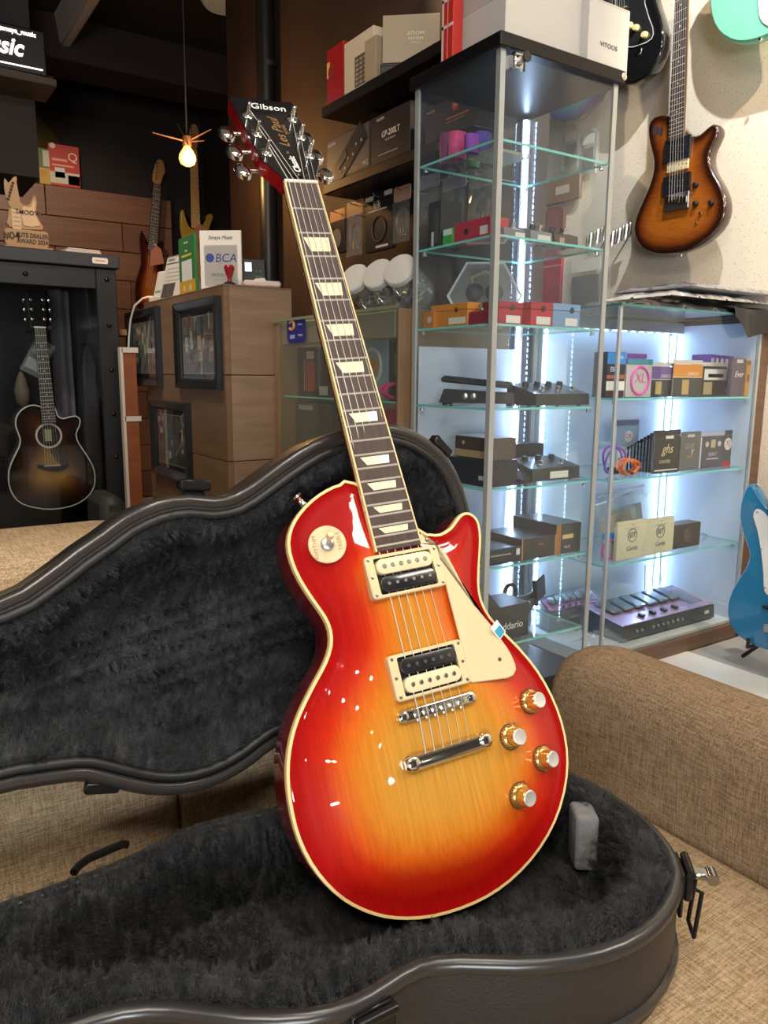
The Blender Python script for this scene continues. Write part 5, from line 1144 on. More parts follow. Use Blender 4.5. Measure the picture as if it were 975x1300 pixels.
p = L(811, 65); MB().lathe([(.014, 0), (.012, .003), (.006, .001), (.001, .001)], (p[0], 0, p[1]), (0, -1, 0), 20).build('jack_plate', M_chrome, t)
gstrings(t, L(788, 25), L(788, -60), .05, .05, .012, .012)
go = [(905, -60), (899, -20), (900, 10), (905, 32), (917, 47), (935, 55), (955, 53), (975, 46), (1000, 36), (1015, 15), (1010, -20), (1000, -60)]
t, L = px_guitar('electric_guitar', 'pale mint green electric guitar at the top right corner', -(WRX-.12), .045, go, mat('mint_lacquer', (.22, .62, .42), .15, coat=1), mat('mint_lacquer', (.22, .62, .42)), .014)
pgp = [L(*p) for p in ((966, -50), (963, 5), (968, 28), (985, 34), (1000, 15), (995, -50))]
MB().prism(smooth_loop(ccw(pgp), 1), .0005, .003, lambda u, v, w: (u, -w, v)).build('pickguard', M_white, t)
gknob(t, L(966, 50), 0, .006, .006, M_chrome, 'strap_button')
to = [(690, -44), (676, -4), (672, 56), (676, 101), (682, 128), (694, 146), (712, 155), (732, 150), (750, 134), (764, 111), (768, 76), (762, 36), (764, -14), (755, -44)]
M_teal = burst('teal_burst', [(0, (.01, .02, .12)), (.015, (.012, .05, .20)), (.04, (.012, .20, .24)), (.09, (.03, .30, .26)), (.13, (.03, .30, .26))], (30, 12, 30), .7)
t, L = px_guitar('electric_guitar', 'teal quilted electric guitar hanging behind the top of the tower', -(WRX-.12), .040, to, M_teal, mat('navy_lacquer', (.012, .02, .07), .2, coat=1), .010)
gbox(t, L, 'pickup', (712, 84), (730, 109), .001, .010, mat('wine_bobbin', (.07, .02, .03), .3), .002); gbox(t, L, 'bridge', (694, 88), (702, 136), .001, .010, mat('wine_metal', (.14, .05, .06), .3, metal=.4), .002)
for i in range(4): gknob(t, L(698, 96+i*11), .010, .004, .004, M_steel, 'saddle')
# ------------------------------------------------------------------ small goods hung on the wall
def capo_rack(label, px0, px1, py, X):
    c = onX((px0+px1)/2, py, X); L_ = abs(onX(px0, py, X).y-onX(px1, py, X).y); t = thing('capo_rack', label, 'rack', c, -math.pi/2)
    MB().tube([(-L_/2, 0, -.012), (L_/2, 0, .012)], .005, 8).build('bar', M_steel, t)
    MB().tube([(0, 0, 0), (0, WRX-X, 0)], .004, 8).build('bracket', M_steel, t)
    for k in range(7):
        s = k/6; x = -L_/2+L_*s; z = -.012+.024*s
        mb = MB(); mb.tube([(x, -.006, z+.006), (x+.004, -.012, z-.02), (x-.002, -.010, z-.045-.006*(k % 2))], [.004, .006, .003], 6); mb.build('capo', M_steel if k % 2 else mat('dark_capo', (.10, .095, .09), .35, metal=.8), t)
    return t
capo_rack('row of small metal capos hung low beside the tower edge', 748, 774, 294, WRX-.06)
capo_rack('second row of metal capos hung on the speckled wall', 776, 801, 292, WRX-.06)
def hung_pack(label, px0, px1, py0, py1, col, ps=(), film=False, name='hanging_pack', cat='pack', X=None):
    X = X or WRX-.03; a, b_ = onX(px0, py0, X), onX(px1, py1, X); w = abs(b_.y-a.y); h = onX((px0+px1)/2, py0, X).z-onX((px0+px1)/2, py1, X).z; t = thing(name, label, cat, (X, (a.y+b_.y)/2, onX((px0+px1)/2, py1, X).z), -math.pi/2)
    MB().prism([(-w/2, 0), (w/2, 0), (w/2, h*.86), (w*.2, h), (-w*.2, h), (-w/2, h*.86)], .014, 0, lambda u, v, q: (u, q, v), .002).build('card', M_film if film else cm(col, .35, .3), t, smooth=False)
    if film: MB().box(-w*.3, w*.3, .003, .010, h*.15, h*.6, .003).build('contents', cm(col), t); MB().box(-w*.32, w*.32, -.001, .001, h*.66, h*.86).build('price_tag', cm((.66, .62, .56)), t, smooth=False)
    MB().tube([(0, .006, h*.93), (0, WRX-X, h*.93+.004)], .002, 6).build('prong', M_steel, t)
    prints(t, t, w, h, ps); return t
hung_pack('white tagged clear pack hung behind the top of tower', 714, 733, 160, 215, (.10, .10, .10), film=True)
hung_pack('second white tagged clear pack hung behind the tower', 737, 756, 163, 222, (.12, .10, .08), film=True)
hung_pack('brown strap pack hung behind the right tower pane', 694, 735, 222, 256, (.22, .13, .07), [('r', .3, .3, .7, .6, (.5, .42, .34))])
hung_pack('tall red song book hung behind the third tower shelf', 684, 710, 318, 388, (.42, .02, .05), [('r', 0, 0, .1, 1, (.3, .02, .04)), ('r', .1, .7, 1, .72, (.6, .3, .3))], name='song_book', cat='book')
hung_pack('patterned grey pouch hung beside the tall red book', 668, 681, 330, 388, (.16, .12, .16), [('r', .2, .1, .8, .4, (.3, .08, .1))])
hung_pack('large clear bag with dark lead hung right of the red book', 716, 770, 318, 396, (.05, .045, .045), film=True, X=WRX-.07)
hung_pack('dark strap with reddish weave hung behind the upper tower shelves', 690, 714, 262, 312, (.17, .05, .04), [('r', .2, .1, .8, .9, (.22, .07, .05))])
# ------------------------------------------------------------------ blue guitar on a floor stand at the right edge
bl = [(948, 617), (941, 632), (938, 655), (943, 680), (950, 700), (948, 716), (938, 733), (928, 750), (923, 768), (924, 788), (932, 803), (948, 816), (970, 825), (995, 828), (1025, 822), (1048, 800), (1055, 770), (1048, 740), (1030, 715), (1022, 690), (1028, 660), (1040, 630), (1036, 612), (1022, 622), (1008, 648), (992, 655), (978, 648), (968, 636), (960, 622), (954, 615)]
M_blue = mat('lake_blue_lacquer', (.022, .20, .40), .12, coat=1)
t, L = px_guitar('electric_guitar', 'lake blue offset electric guitar standing at the right edge', -2.14, .042, bl, M_blue, M_blue, .012)
pgp = [L(*p) for p in ((961, 646), (957, 655), (962, 672), (967, 700), (970, 730), (971, 750), (980, 756), (1000, 750), (1015, 720), (1005, 690), (985, 668), (970, 650))]
MB().prism(smooth_loop(ccw(pgp), 1), .0005, .003, lambda u, v, w: (u, -w, v)).build('pickguard', M_white, t)
for p in ((962, 650), (967, 697), (972, 746)): gknob(t, L(*p), .003, .003, .001, M_scr, 'guard_screw')
gbox(t, L, 'pickup', (970, 772), (1010, 778), .001, .012, M_bbk, .002); gbox(t, L, 'bridge', (972, 791), (1010, 812), .001, .012, M_steel, .002)
gknob(t, L(957, 617), -.02, .006, .006, M_chrome, 'strap_button')
gneck(t, L, (992, 662), (992, 500), .056, .043, .46, .010, M_rosew, M_maple, nfr=12)
lz = t.location.z+L(985, 828)[1]
st_ = thing('guitar_stand', 'low black stand holding the lake blue guitar', 'stand', (2.14, t.location.y-.02, 0), -math.pi/2)
for sx in (-1, 1): MB().tube([(sx*.06, -.010, lz+.02), (sx*.06, -.012, lz-.006), (sx*.06, .05, lz-.012), (sx*.12, .07, .006)], .006, 8).build('leg', M_black, st_)
MB().tube([(-.06, .05, lz-.012), (.06, .05, lz-.012)], .006, 8).build('cross_bar', M_black, st_); MB().tube([(0, .05, lz-.012), (0, .10, .006)], .006, 8).build('rear_leg', M_black, st_)
# ------------------------------------------------------------------ dark wall: black floating shelves with boxes
SX = 1.43
def wshelf(label, zb, y0, y1):
    t = thing('wall_shelf', label, 'shelf', (W2X, (y0+y1)/2, zb)); L_ = (y1-y0)/2
    MB().box(SX-W2X, 0, -L_, L_, 0, .034, .003).build('board', M_top, t, smooth=False)
    for y in (-L_*.6, L_*.6): MB().prism([(0, 0), (-.12, 0), (0, -.07)], y-.010, y+.010, lambda u, v, w: (u, w, v)).build('bracket', M_black, t, smooth=False)
    return zb+.034
zA = onX(408, 150, SX).z; yA = onX(408, 148, SX).y
zB = onX(410, 248, SX).z; yB = onX(410, 246, SX).y
sA = wshelf('upper black floating shelf with cartons on the dark wall', zA, 1.80, yA)
sB = wshelf('lower black floating shelf with black pedal cartons on the dark wall', zB, 1.80, yB)
def WX(p0, p1, pt, z, X=SX+.03):
    l, w, h, r = frame_at('X', X, p0, p1, pt, z+.0006); w = clampw(l, w, 1, 1.735, 2.9); return l, w, h, r
def turned(t, rz): t.rotation_euler = (0, 0, rz); return t
carton('red_box', 'tall red box at the far left end of upper black shelf', 'box', WX(415, 436, 58, sA, SX+.046), .12, (.34, .012, .018), [('d', .3, .62, .12, (.25, .01, .012)), ('r', .0, .55, .18, .80, (.7, .45, .12))], rough=.3)
at = WX(437, 474, 44, sA, SX+.046)
kb = carton('keyboard_box', 'white box with dark keypad picture beside the red box', 'box', at, .08, (.62, .54, .42), [('r', .38, .16, .98, .66, (.10, .075, .055))], rough=.35)
for i in range(6):
    for j in range(4): MB().box(at[1]*(-.08+.135*j), at[1]*(-.08+.135*j+.09), -.0016, -.0005, at[2]*(.19+.075*i), at[2]*(.19+.075*i+.045)).build('printed_key', cm((.32, .27, .22)), kb, smooth=False)
carton('beige_carton', 'slim glossy beige carton in front of the keypad box', 'box', WX(463, 477, 48, sA, SX+.004), .034, (.40, .32, .225), [('r', .1, .93, .9, .95, (.44, .36, .26))], rough=.25, coat=.3)
bb = thing('black_carton', 'low black carton under the large beige carton', 'box', (1.507, 2.124, sA+.0006), R(-40.6)); MB().box(-.098, .105, .004, .10, 0, .030, .002).build('body', cm((.014, .013, .013), .3), bb, smooth=False); MB().box(-.099, .106, .003, .101, .024, .0306, .001).build('lid', cm((.014, .013, .013), .3), bb, smooth=False)
carton('beige_carton', 'large glossy beige carton with bright lettering on upper shelf', 'box', (Vector((1.505, 2.126, sA+.0318)), .178, .136, R(-40.6)), .098, (.36, .29, .20), [('t', 'ZOOM', .58, .60, .10, (.85, .78, .66), 0, 1.3), ('t', 'SYSTEM', .58, .49, .085, (.85, .78, .66), 0, 1.2), ('t', 'EFFECTS', .58, .40, .06, (.8, .7, .6), 0, 1.1)], rough=.22, coat=.5)
# black pedal cartons on the lower shelf
MOD = (.022, .019, .018)
gA = carton('pedal_carton', 'black carton with picture of a floor pedal on lower shelf', 'box', WX(415, 470, 166, sB, SX+.01), .16, (.026, .022, .024), [('r', .02, .05, .98, .97, (.045, .040, .046)), ('t', 'VALETON', .12, .86, .10, (.6, .55, .5), 0, .8), ('t', 'MG', .90, .14, .16, (.5, .45, .42))], rough=.35)
at = WX(415, 470, 166, sB, SX+.01); w_, h_ = at[1], at[2]
mb = MB(); mb.M = Matrix.Translation((w_*.06, -.0016, h_*.50)) @ Matrix.Rotation(R(-32), 4, 'Y'); mb.box(-w_*.36, w_*.36, -.001, .001, -h_*.24, h_*.24); mb.build('pictured_pedal', cm((.008, .008, .009), .3), gA, smooth=False)
mb = MB(); mb.M = Matrix.Translation((w_*.06, -.003, h_*.50)) @ Matrix.Rotation(R(-32), 4, 'Y'); mb.box(-w_*.30, -w_*.05, -.001, .001, h_*.02, h_*.18); mb.build('pictured_screen', cm((.04, .04, .045), .3), gA, smooth=False)
for k in range(6):
    mb = MB(); mb.M = Matrix.Translation((w_*.06, -.003, h_*.50)) @ Matrix.Rotation(R(-32), 4, 'Y'); mb.lathe([(h_*.035, 0), (h_*.03, .001)], (-w_*.28+k*w_*.11, 0, -h_*(.14 if k % 2 else .05)), (0, -1, 0), 10); mb.build('pictured_knob', cm((.32, .30, .28)), gA)
carton('pedal_carton', 'black carton with large pale lettering on lower shelf beside the tower', 'box', WX(471, 521, 139, sB, SX+.01), .16, MOD, [('t', 'VALETON', .26, .90, .085, (.62, .56, .5), 0, .8), ('t', 'GP-200LT', .52, .56, .175, (.85, .72, .58), .15, .95), ('t', 'MULTI EFFECTS', .52, .43, .06, (.5, .42, .36)), ('r', .2, .16, .7, .175, (.4, .35, .3))], rough=.35)
carton('pedal_carton', 'dark carton with round red seal seen through the tower', 'box', WX(541, 634, 118, sB, SX+.01), .16, (.05, .034, .032), [('d', .63, .78, .15, (.55, .06, .03)), ('t', '200', .63, .78, .12, (.75, .5, .4)), ('r', .45, .45, .9, .49, (.55, .10, .06)), ('r', .45, .36, .8, .38, (.35, .2, .16)), ('t', 'VALETON', .12, .86, .09, (.5, .4, .36))], rough=.35)
# hanging packs under the lower shelf, on prongs
HX = 1.52
def hang(label, p0, p1, pt, pb, col, film, ps=(), inner=None, X=HX, name='hanging_pack'):
    a, b_ = onX(p0, pt, X), onX(p1, pb, X); w = abs(a.y-b_.y); top = onX((p0+p1)/2, pt, X).z; bot = onX((p0+p1)/2, pb, X).z; h = top-bot
    t = thing(name, label, 'pack', (X, (a.y+b_.y)/2, bot), -math.pi/2, 'accessory packs hung under the lower shelf')
    MB().prism(rrect(-w/2, w/2, h*.74, h, .006, 2), .004, 0, lambda u, v, q: (u, q, v)).build('header_card', cm(col, .4), t, smooth=False)
    if film:
        mb = MB(); mb.grid(lambda a_, b_: ((a_-.5)*w, -.012*math.sin(a_*3.14)*(.6+.6*mnoise.noise((a_*6, b_*7, p0*.1)))-.001, b_*h*.76), 8, 10); mb.build('pouch', M_film, t)
        mb = MB(); mb.tube([(w*.30*math.cos(R(a_*32)), .005+.003*math.sin(a_), h*.36+h*.25*math.sin(R(a_*32))) for a_ in range(24)], .0055, 6); mb.build('coiled_lead', cm(inner or (.02, .02, .02), .35), t)
        for k in range(2): MB().tube([((k-.5)*w*.3, .004, h*.12), ((k-.5)*w*.3, .004, h*.30)], .007, 8).build('plug', mat('brass_plug', (.60, .40, .16), .25, metal=1), t)
    else:
        MB().prism(rrect(-w/2, w/2, 0, h*.76, .006, 2), .016, 0, lambda u, v, q: (u, q, v), .002).build('pouch', cm((.012, .012, .012), .3, .3), t, smooth=False)
    MB().tube([(0, .004, h*.93), (0, W2X-X, h*.93)], .0022, 6).build('prong', M_steel, t); MB().tube([(0, .004, h*.93), (0, -.018, h*.94), (0, -.022, h*.97)], .0022, 6).build('prong_tip', M_steel, t)
    prints(t, t, w, h, ps); return t
hang('orange headed pack with black oval pad hung leftmost under the shelf', 419, 438, 266, 322, (.55, .22, .06), False, [('d', .45, .35, .22, (.10, .09, .085))])
hang('clear pouch with brown lead and orange header under the shelf', 440, 460, 255, 325, (.42, .20, .09), True, inner=(.16, .08, .04))
hang('black pack with short white lettering hung under the shelf', 464, 498, 245, 318, (.014, .012, .012), False, [('t', 'kik', .45, .80, .20, (.72, .62, .52)), ('r', .1, .70, .8, .73, (.4, .33, .28)), ('r', .0, .90, .3, .98, (.66, .58, .5)), ('r', .7, .92, .98, 1.0, (.66, .58, .5)), ('o', .5, .38, .22, .012, (.05, .045, .04)), ('r', .4, .05, .85, .09, (.5, .45, .4))])
hang('clear pouch with gold plugs and pink header next to the tower', 500, 520, 236, 308, (.50, .28, .20), True, inner=(.10, .06, .03))
hang('clear pouch with black lead seen through left tower pane', 531, 556, 222, 286, (.36, .34, .45), True, inner=(.03, .03, .03))
hang('second clear pouch with lead seen through the tower pane', 562, 590, 222, 290, (.30, .26, .42), True, inner=(.04, .03, .03))
hang('clear pouch with gold plugs seen beside the tower corner post', 596, 624, 218, 292, (.34, .30, .30), True, inner=(.06, .045, .03))
# ------------------------------------------------------------------ old glass counter below, with jars
KX0, KX1, KY0, KY1, KT = 1.20, 1.60, 1.734, 2.50, 1.048
kc = thing('glass_counter', 'glass fronted counter with wooden posts and jars on top', 'display cabinet', (KX0, (KY0+KY1)/2, 0)); hl = (KY1-KY0)/2
M_post = wood('counter_wood', (.28, .17, .09), (.20, .12, .06), (8, 8, 2))
for y, w_ in ((-hl, .012), (hl-.035, .035)):
    MB().box(.0, KX1-KX0, y, y+w_, 0, KT-.008, .002).build('end_board', M_post, kc, smooth=False)
MB().box(0, KX1-KX0, -hl+.035, hl-.035, 0, .10).build('plinth', M_post, kc, smooth=False)
MB().box(KX1-KX0-.012, KX1-KX0, -hl+.035, hl-.035, .10, KT-.008).build('back_board', cm((.28, .25, .20)), kc, smooth=False)
MB().box(.012, .05, -hl+.036, hl-.036, KT-.085, KT-.010, .003).build('top_rail', mat('putty_rail', (.26, .22, .15), .5), kc, smooth=False)
kt = MB().box(-.006, KX1-KX0, -hl, hl, KT-.008, KT).build('top_glass', M_shelf, kc, smooth=False)
tag(MB().box(-.0075, -.006, -hl, hl, KT-.0083, KT+.0002).build('top_edge', mat('olive_glass_edge', (.22, .27, .16), .2), kt, smooth=False), 'greenish glass edge')
pane(.002, .006, -hl+.013, hl-.036, .10, KT-.009, kc, m=glass('hazy_glass', (.93, .96, .94), haze=.06, hazecol=(.6, .62, .56)))
kz = onX(380, 503, KX0+.02).z; kz2 = kz-.26
for z in (kz, kz2): gshelf(.02, KX1-KX0-.02, -hl+.038, hl-.038, z, kc, False)
point('assumed_counter_light', (KX0+.12, 2.15, KT-.12), .9, .03, (1, .9, .75))  # point light assumed inside the counter, no lamp is built there
stk = MB(); stk.prism(rrect(-.046, .046, -.052, .052, .018, 5), -.0006, .0006, lambda u, v, w: (w, -u, v)); p = onX(375.5, 419, KX0); so_ = stk.build('sticker', cm((.018, .025, .22)), None, smooth=False)
sk = thing('sticker', 'dark blue rounded payment sticker on the counter glass', 'sticker', (KX0+.0010, min(p.y, 2.41), p.z)); so_.parent = sk; sk.scale = (1, 1.42, .80)
tx = lambda s, u, v, sz, c: text(s, sz, MF((-.0009, -u, v), (0, -1, 0), (0, 0, 1)), sk, cm(c), ext=.0001)
MB().tube([(-.001, .020+.012*math.cos(R(a)), .020+.018*math.sin(R(a))) for a in range(30, 340, 20)], .0045, 6).build('printed_ring', cm((.72, .34, .10)), sk)
tx('livin', .021, .022, .013, (.8, .8, .85)); tx('VISA', .022, -.022, .012, (.85, .85, .9)); MB().box(-.0012, -.0005, .006, .030, -.034, -.018).build('printed_panel', cm((.35, .4, .7)), sk, smooth=False)
def KXp(p0, p1, pt, z, X=KX0+.06):
    l, w, h, r = frame_at('X', X, p0, p1, pt, z+.0006); w = clampw(l, w, 1, KY0+.016, KY1-.042); return l, w, h, r
carton('display_box', 'black box with red vertical print inside the counter', 'box', KXp(378, 403, 441, kz), .10, (.016, .014, .014), [('r', .42, .1, .85, .72, (.34, .03, .025)), ('r', .45, .76, .82, .92, (.6, .55, .48)), ('r', .32, .1, .36, .75, (.35, .3, .26))])
carton('display_box', 'black box with small pale tag right of the red print', 'box', KXp(404, 424, 443, kz), .10, (.020, .017, .016), [('r', .05, .03, .6, .22, (.42, .38, .32)), ('r', .8, .3, .86, .5, (.4, .05, .04))])
carton('display_box', 'black box partly hidden behind the guitar neck in the counter', 'box', KXp(425, 446, 445, kz), .10, (.022, .018, .017), [('r', .2, .1, .5, .3, (.38, .34, .3))])
carton('display_box', 'blue and white box with orange arch print in the counter', 'box', KXp(463, 492, 430, kz), .10, (.30, .38, .44), [('o', .35, .55, .28, .03, (.62, .60, .55)), ('d', .38, .55, .15, (.52, .22, .08)), ('r', .7, 0, 1, 1, (.25, .36, .46))])
carton('display_box', 'dark navy box at the tower end of the counter', 'box', KXp(494, 518, 428, kz), .10, (.018, .022, .030), [('r', .3, .4, .65, .75, (.10, .12, .15))])
coil('coiled_cable', 'pink cable coiled low in the counter', 505, kz+.004, 1.90, .035, .55, .005, (.72, .03, .22)).location = onX(500, 500, KX0+.055).xy.to_3d()+Vector((0, 0, kz+.0045))
carton('pouch_box', 'crimson box on the lower counter shelf', 'box', KXp(488, 519, 520, kz2), .10, (.45, .02, .06), [('r', .2, .3, .8, .6, (.38, .015, .05))])
carton('display_box', 'grey brown carton on the lower counter shelf', 'box', KXp(372, 420, 512, kz2), .10, (.085, .07, .062), [('r', .1, .9, .5, .97, (.4, .36, .3))])
def jar(px, py, label, seed):
    p = onX(px, py, KX0+.115); t = thing('jar', label, 'jar', (KX0+.10, p.y, KT+.0006), 0, 'lidded jars of small parts on the counter')
    d = Vector((-.78, -.30, .46)).normalized(); c = Vector((0, 0, .0685))
    M = Matrix.Translation(c) @ Vector((0, 0, 1)).rotation_difference(d).to_matrix().to_4x4()
    mb = MB(); mb.M = M; mb.lathe([(.018, -.068), (.042, -.064), (.047, -.054), (.047, .040), (.044, .048), (.044, .058)], n=24); mb.build('glass_body', M_film, t, 30)
    mb = MB(); mb.M = M; mb.lathe([(.047, .050), (.049, .052), (.049, .066), (.046, .070), (.030, .0715), (.001, .072)], n=28); mb.build('lid', mat('milky_lid', (.62, .60, .56), .45), t, 30)
    rnd = random.Random(seed); ms = [mat('part_gold', (.45, .33, .13), .3, metal=.8), mat('part_black', (.02, .02, .02), .35), M_steel]
    for k in range(24):
        a = rnd.uniform(0, 6.28); r_ = .034*math.sqrt(rnd.random()); q = M @ Vector((r_*math.cos(a), r_*math.sin(a), rnd.uniform(-.060, .03))); e = Vector((rnd.uniform(-1, 1), rnd.uniform(-1, 1), rnd.uniform(-1, 1))).normalized()
        if q.z < .014: q.z = .014
        MB().tube([q-e*.009, q+e*.009], [.0045, .0055], 6).build('small_part', ms[k % 3], t)
    return t
jar(469, 352, 'white lidded jar of gold and black parts leftmost on the counter', 1)
jar(499, 350, 'white lidded jar of brass parts in the middle of the row', 2)
jar(527, 340, 'bluish lidded jar tucked against the tower', 3)
# black pipe down the corner
pp = thing('pipe', 'black vertical pipe running down the dark wall', 'pipe', (1.60, onX(334, 200, 1.58).y, 0))
MB().tube([(0, 0, 0), (0, 0, HC)], .040, 20).build('tube', mat('black_pipe', (.010, .010, .011), .35), pp)
for z in (1.2, 2.2): MB().tube([(.01, 0, z), (.01, 0, z+.02)], .045, 20).build('clip', M_black, pp)
# ------------------------------------------------------------------ wooden desk with framed pictures
DX0, DX1, DY0, DY1, DT = 1.024, 1.19, 2.512, 3.40, 1.160
M_dk = [wood('desk_veneer_a', (.235, .140, .078), (.185, .105, .055), (3, 3, 26), sc=1.2), wood('desk_veneer_b', (.215, .125, .068), (.165, .092, .048), (3, 3, 26), sc=1.1)]
dk = thing('wooden_desk', 'wood veneer reception desk with framed pictures on its side', 'desk', (DX0, DY0, 0)); A_, B_ = .25, DY1-DY0
MB().box(.02, A_, .02, B_, 0, DT-.03).build('carcass', cm((.06, .035, .02)), dk, smooth=False)
zc = [0, onX(284, 585, DX0).z, onX(284, 476, DX0).z, DT-.003]
for k in range(3):
    MB().box(0, .020, .0, B_, zc[k]+.0015, zc[k+1]-.0015, .001).build('side_panel', M_dk[k % 2], dk, smooth=False)
    MB().box(.0205, A_+.003, 0, .020, zc[k]+.0015, zc[k+1]-.0015, .001).build('front_panel', mat('desk_front_%d' % (k % 2), (.36, .235, .145) if k % 2 else (.33, .21, .13), .5, noise=(1.3, .25), stretch=(3, 3, 26)), dk, smooth=False)
MB().box(-.001, A_+.004, -.001, B_, DT-.006, DT, .001).build('top', M_dk[0], dk, smooth=False)
def picture(label, quad, inner):
    P = [onX(x, y, DX0) for x, y in quad]; y0 = (P[0].y+P[3].y)/2; y1 = (P[1].y+P[2].y)/2; z1 = (P[0].z+P[1].z)/2; z0 = (P[2].z+P[3].z)/2
    w, h = abs(y0-y1), z1-z0; t = thing('framed_picture', label, 'picture', (DX0, (y0+y1)/2, z0), -math.pi/2, 'black framed pictures on the desk')
    b_ = .035; fr = lambda u, v, q: (u, -q, v); o_ = [(-w/2, 0), (w/2, 0), (w/2, h), (-w/2, h)]
    MB().ring(o_, [(0, .001), (0, .024), (.004, .028), (b_-.008, .022), (b_, .014), (b_, .004)], fr).build('frame', mat('frame_black', (.012, .013, .014), .3, spec=.6), t, 20)
    MB().box(-w/2+b_-.002, w/2-b_+.002, -.006, -.001, b_-.002, h-b_+.002).build('mount', cm((.020, .018, .017)), t, smooth=False)
    MB().ring([(-w/2+b_+.012, b_+.018), (w/2-b_-.012, b_+.018), (w/2-b_-.012, h-b_-.018), (-w/2+b_+.012, h-b_-.018)], [(0, .0065), (.004, .0065)], fr).build('gold_line', cm((.40, .33, .24)), t, smooth=False)
    MB().box(-w/2+b_+.017, w/2-b_-.017, -.0075, -.006, b_+.023, h-b_-.023).build('photo', mat('dark_photo_'+label.split()[0], inner, .4, noise=(18, .8)), t, smooth=False)
    rnd = random.Random(len(label))
    iw, ih = w-2*b_-.04, h-2*b_-.055
    for k in range(16):
        u = rnd.uniform(-.45, .38)*iw; v = b_+.03+rnd.uniform(.02, .85)*ih; c = rnd.choice([(.50, .40, .30), (.48, .46, .44), (.42, .33, .22), (.22, .06, .05), (.10, .14, .20), (.06, .12, .09)])
        MB().box(u, u+rnd.uniform(.010, .030), -.0084, -.0075, v, v+rnd.uniform(.012, .06)).build('pictured_shape', cm(c), t, smooth=False)
    MB().box(-w/2+b_, w/2-b_, -.0115, -.0105, b_, h-b_).build('glazing', M_pane, t, smooth=False); return t
picture('topmost right black framed picture on the desk side', ((228, 384), (283, 378), (283, 496), (230, 491)), (.26, .19, .15))
picture('upper left black framed picture with pale reflection on the desk side', ((167, 393), (206, 392), (206, 492), (168, 488)), (.32, .30, .27))
picture('lower black framed picture on the desk side', ((197, 506), (243, 513), (246, 614), (200, 600)), (.16, .14, .125))
# things standing on the desk
def standee(name, label, cat, p0, p1, pt, X, col, ps, th=.012, w=None):
    at = frame_at('X', X, p0, p1, pt, DT+.0008); t = thing(name, label, cat, at[0], at[3]); h = at[2]; w = w or at[1]
    MB().box(-w/2, w/2, 0, th, 0, h, .001).build('board', cm(col), t, smooth=False)
    MB().prism([(0, 0), (.05, 0), (0, h*.5)], -w*.2, w*.2, lambda u, v, q: (q, th+u, v)).build('easel_back', cm((.5, .48, .45)), t, smooth=False)
    prints(t, t, w, h, ps); return t
at_b = onX(248, 292, DX0+.03)
s_ = standee('counter_sign', 'white bank account sign with blue lettering on the desk', 'sign', 247, 301, 291, DX0+.05, (.78, .75, .70), [('r', .09, .06, .91, .76, (.66, .64, .60)), ('r', .105, .07, .895, .75, (.80, .77, .73)), ('t', 'Smaya Music', .50, .88, .085, (.06, .06, .06), .35), ('t', 'BCA', .62, .53, .20, (.02, .045, .24), .15), ('d', .24, .54, .075, (.03, .06, .28)), ('t', '5425251985', .52, .25, .075, (.10, .10, .10)), ('r', .25, .17, .75, .18, (.35, .35, .35))], w=.150)
s_.rotation_euler = (0, 0, R(-38)); s_.location.x += .02
s2 = standee('counter_sign', 'green payment standee with yellow foot beside the bank sign', 'sign', 226, 246, 300, DX0+.045, (.035, .17, .05), [('r', 0, 0, 1, .26, (.58, .34, .03)), ('t', 'tokopay', .5, .90, .06, (.7, .75, .7)), ('t', 'Scan', .5, .76, .07, (.75, .78, .72)), ('r', .2, .66, .8, .70, (.6, .5, .06)), ('r', .18, .26, .82, .60, (.72, .72, .68)), ('d', .3, .13, .06, (.7, .5, .3)), ('d', .7, .13, .06, (.7, .5, .3))])
s3 = thing('desk_calendar', 'tent shaped desk calendar with small photo on the desk', 'calendar', Vector((DX0+.03, 3.165, 0))+Vector((0, 0, DT+.0008)), R(-80))
mb = MB(); mb.add([(-.085, 0, 0), (.085, 0, 0), (.085, .05, .175), (-.085, .05, .175), (-.085, .003, 0), (.085, .003, 0), (.085, .053, .175), (-.085, .053, .175)], [(0, 1, 2, 3), (4, 7, 6, 5), (0, 4, 5, 1), (3, 2, 6, 7), (0, 3, 7, 4), (1, 5, 6, 2)]); mb.build('page', cm((.62, .56, .48)), s3, smooth=False)
mb = MB(); mb.add([(-.085, .10, 0), (.085, .10, 0), (.085, .053, .175), (-.085, .053, .175), (-.085, .102, 0), (.085, .102, 0)], [(0, 1, 2, 3), (4, 5, 2, 3), (0, 3, 4), (1, 5, 2)]); mb.build('back_board', cm((.02, .02, .022)), s3, smooth=False)
cal = lambda v0, v1, u0, u1, c, nm: MB().add([(u0, .05*v0/.175-.001, v0), (u1, .05*v0/.175-.001, v0), (u1, .05*v1/.175-.001, v1), (u0, .05*v1/.175-.001, v1)], [(0, 1, 2, 3)]).build(nm, cm(c), s3, smooth=False)
cal(.145, .149, -.08, .08, (.05, .05, .05), 'printed_panel'); cal(.008, .065, -.07, .03, (.08, .07, .07), 'photo'); cal(.012, .05, -.03, .0, (.35, .22, .17), 'photo_figure'); cal(.158, .166, -.07, -.02, (.2, .18, .16), 'printed_panel')
for k in range(4): cal(.075+.016*k, .079+.016*k, -.06, .07, (.42, .37, .31), 'printed_line')
for k in range(8): MB().tube([(-.07+.02*k, .049, .170), (-.07+.02*k, .046, .178), (-.07+.02*k, .054, .178)], .0015, 6).build('wire_loop', M_steel, s3)
s4 = thing('card_reader', 'small white card reader stand at the far end of desk', 'device', Vector((DX0+.02, 3.32, 0))+Vector((0, 0, DT+.0008)), R(-80))
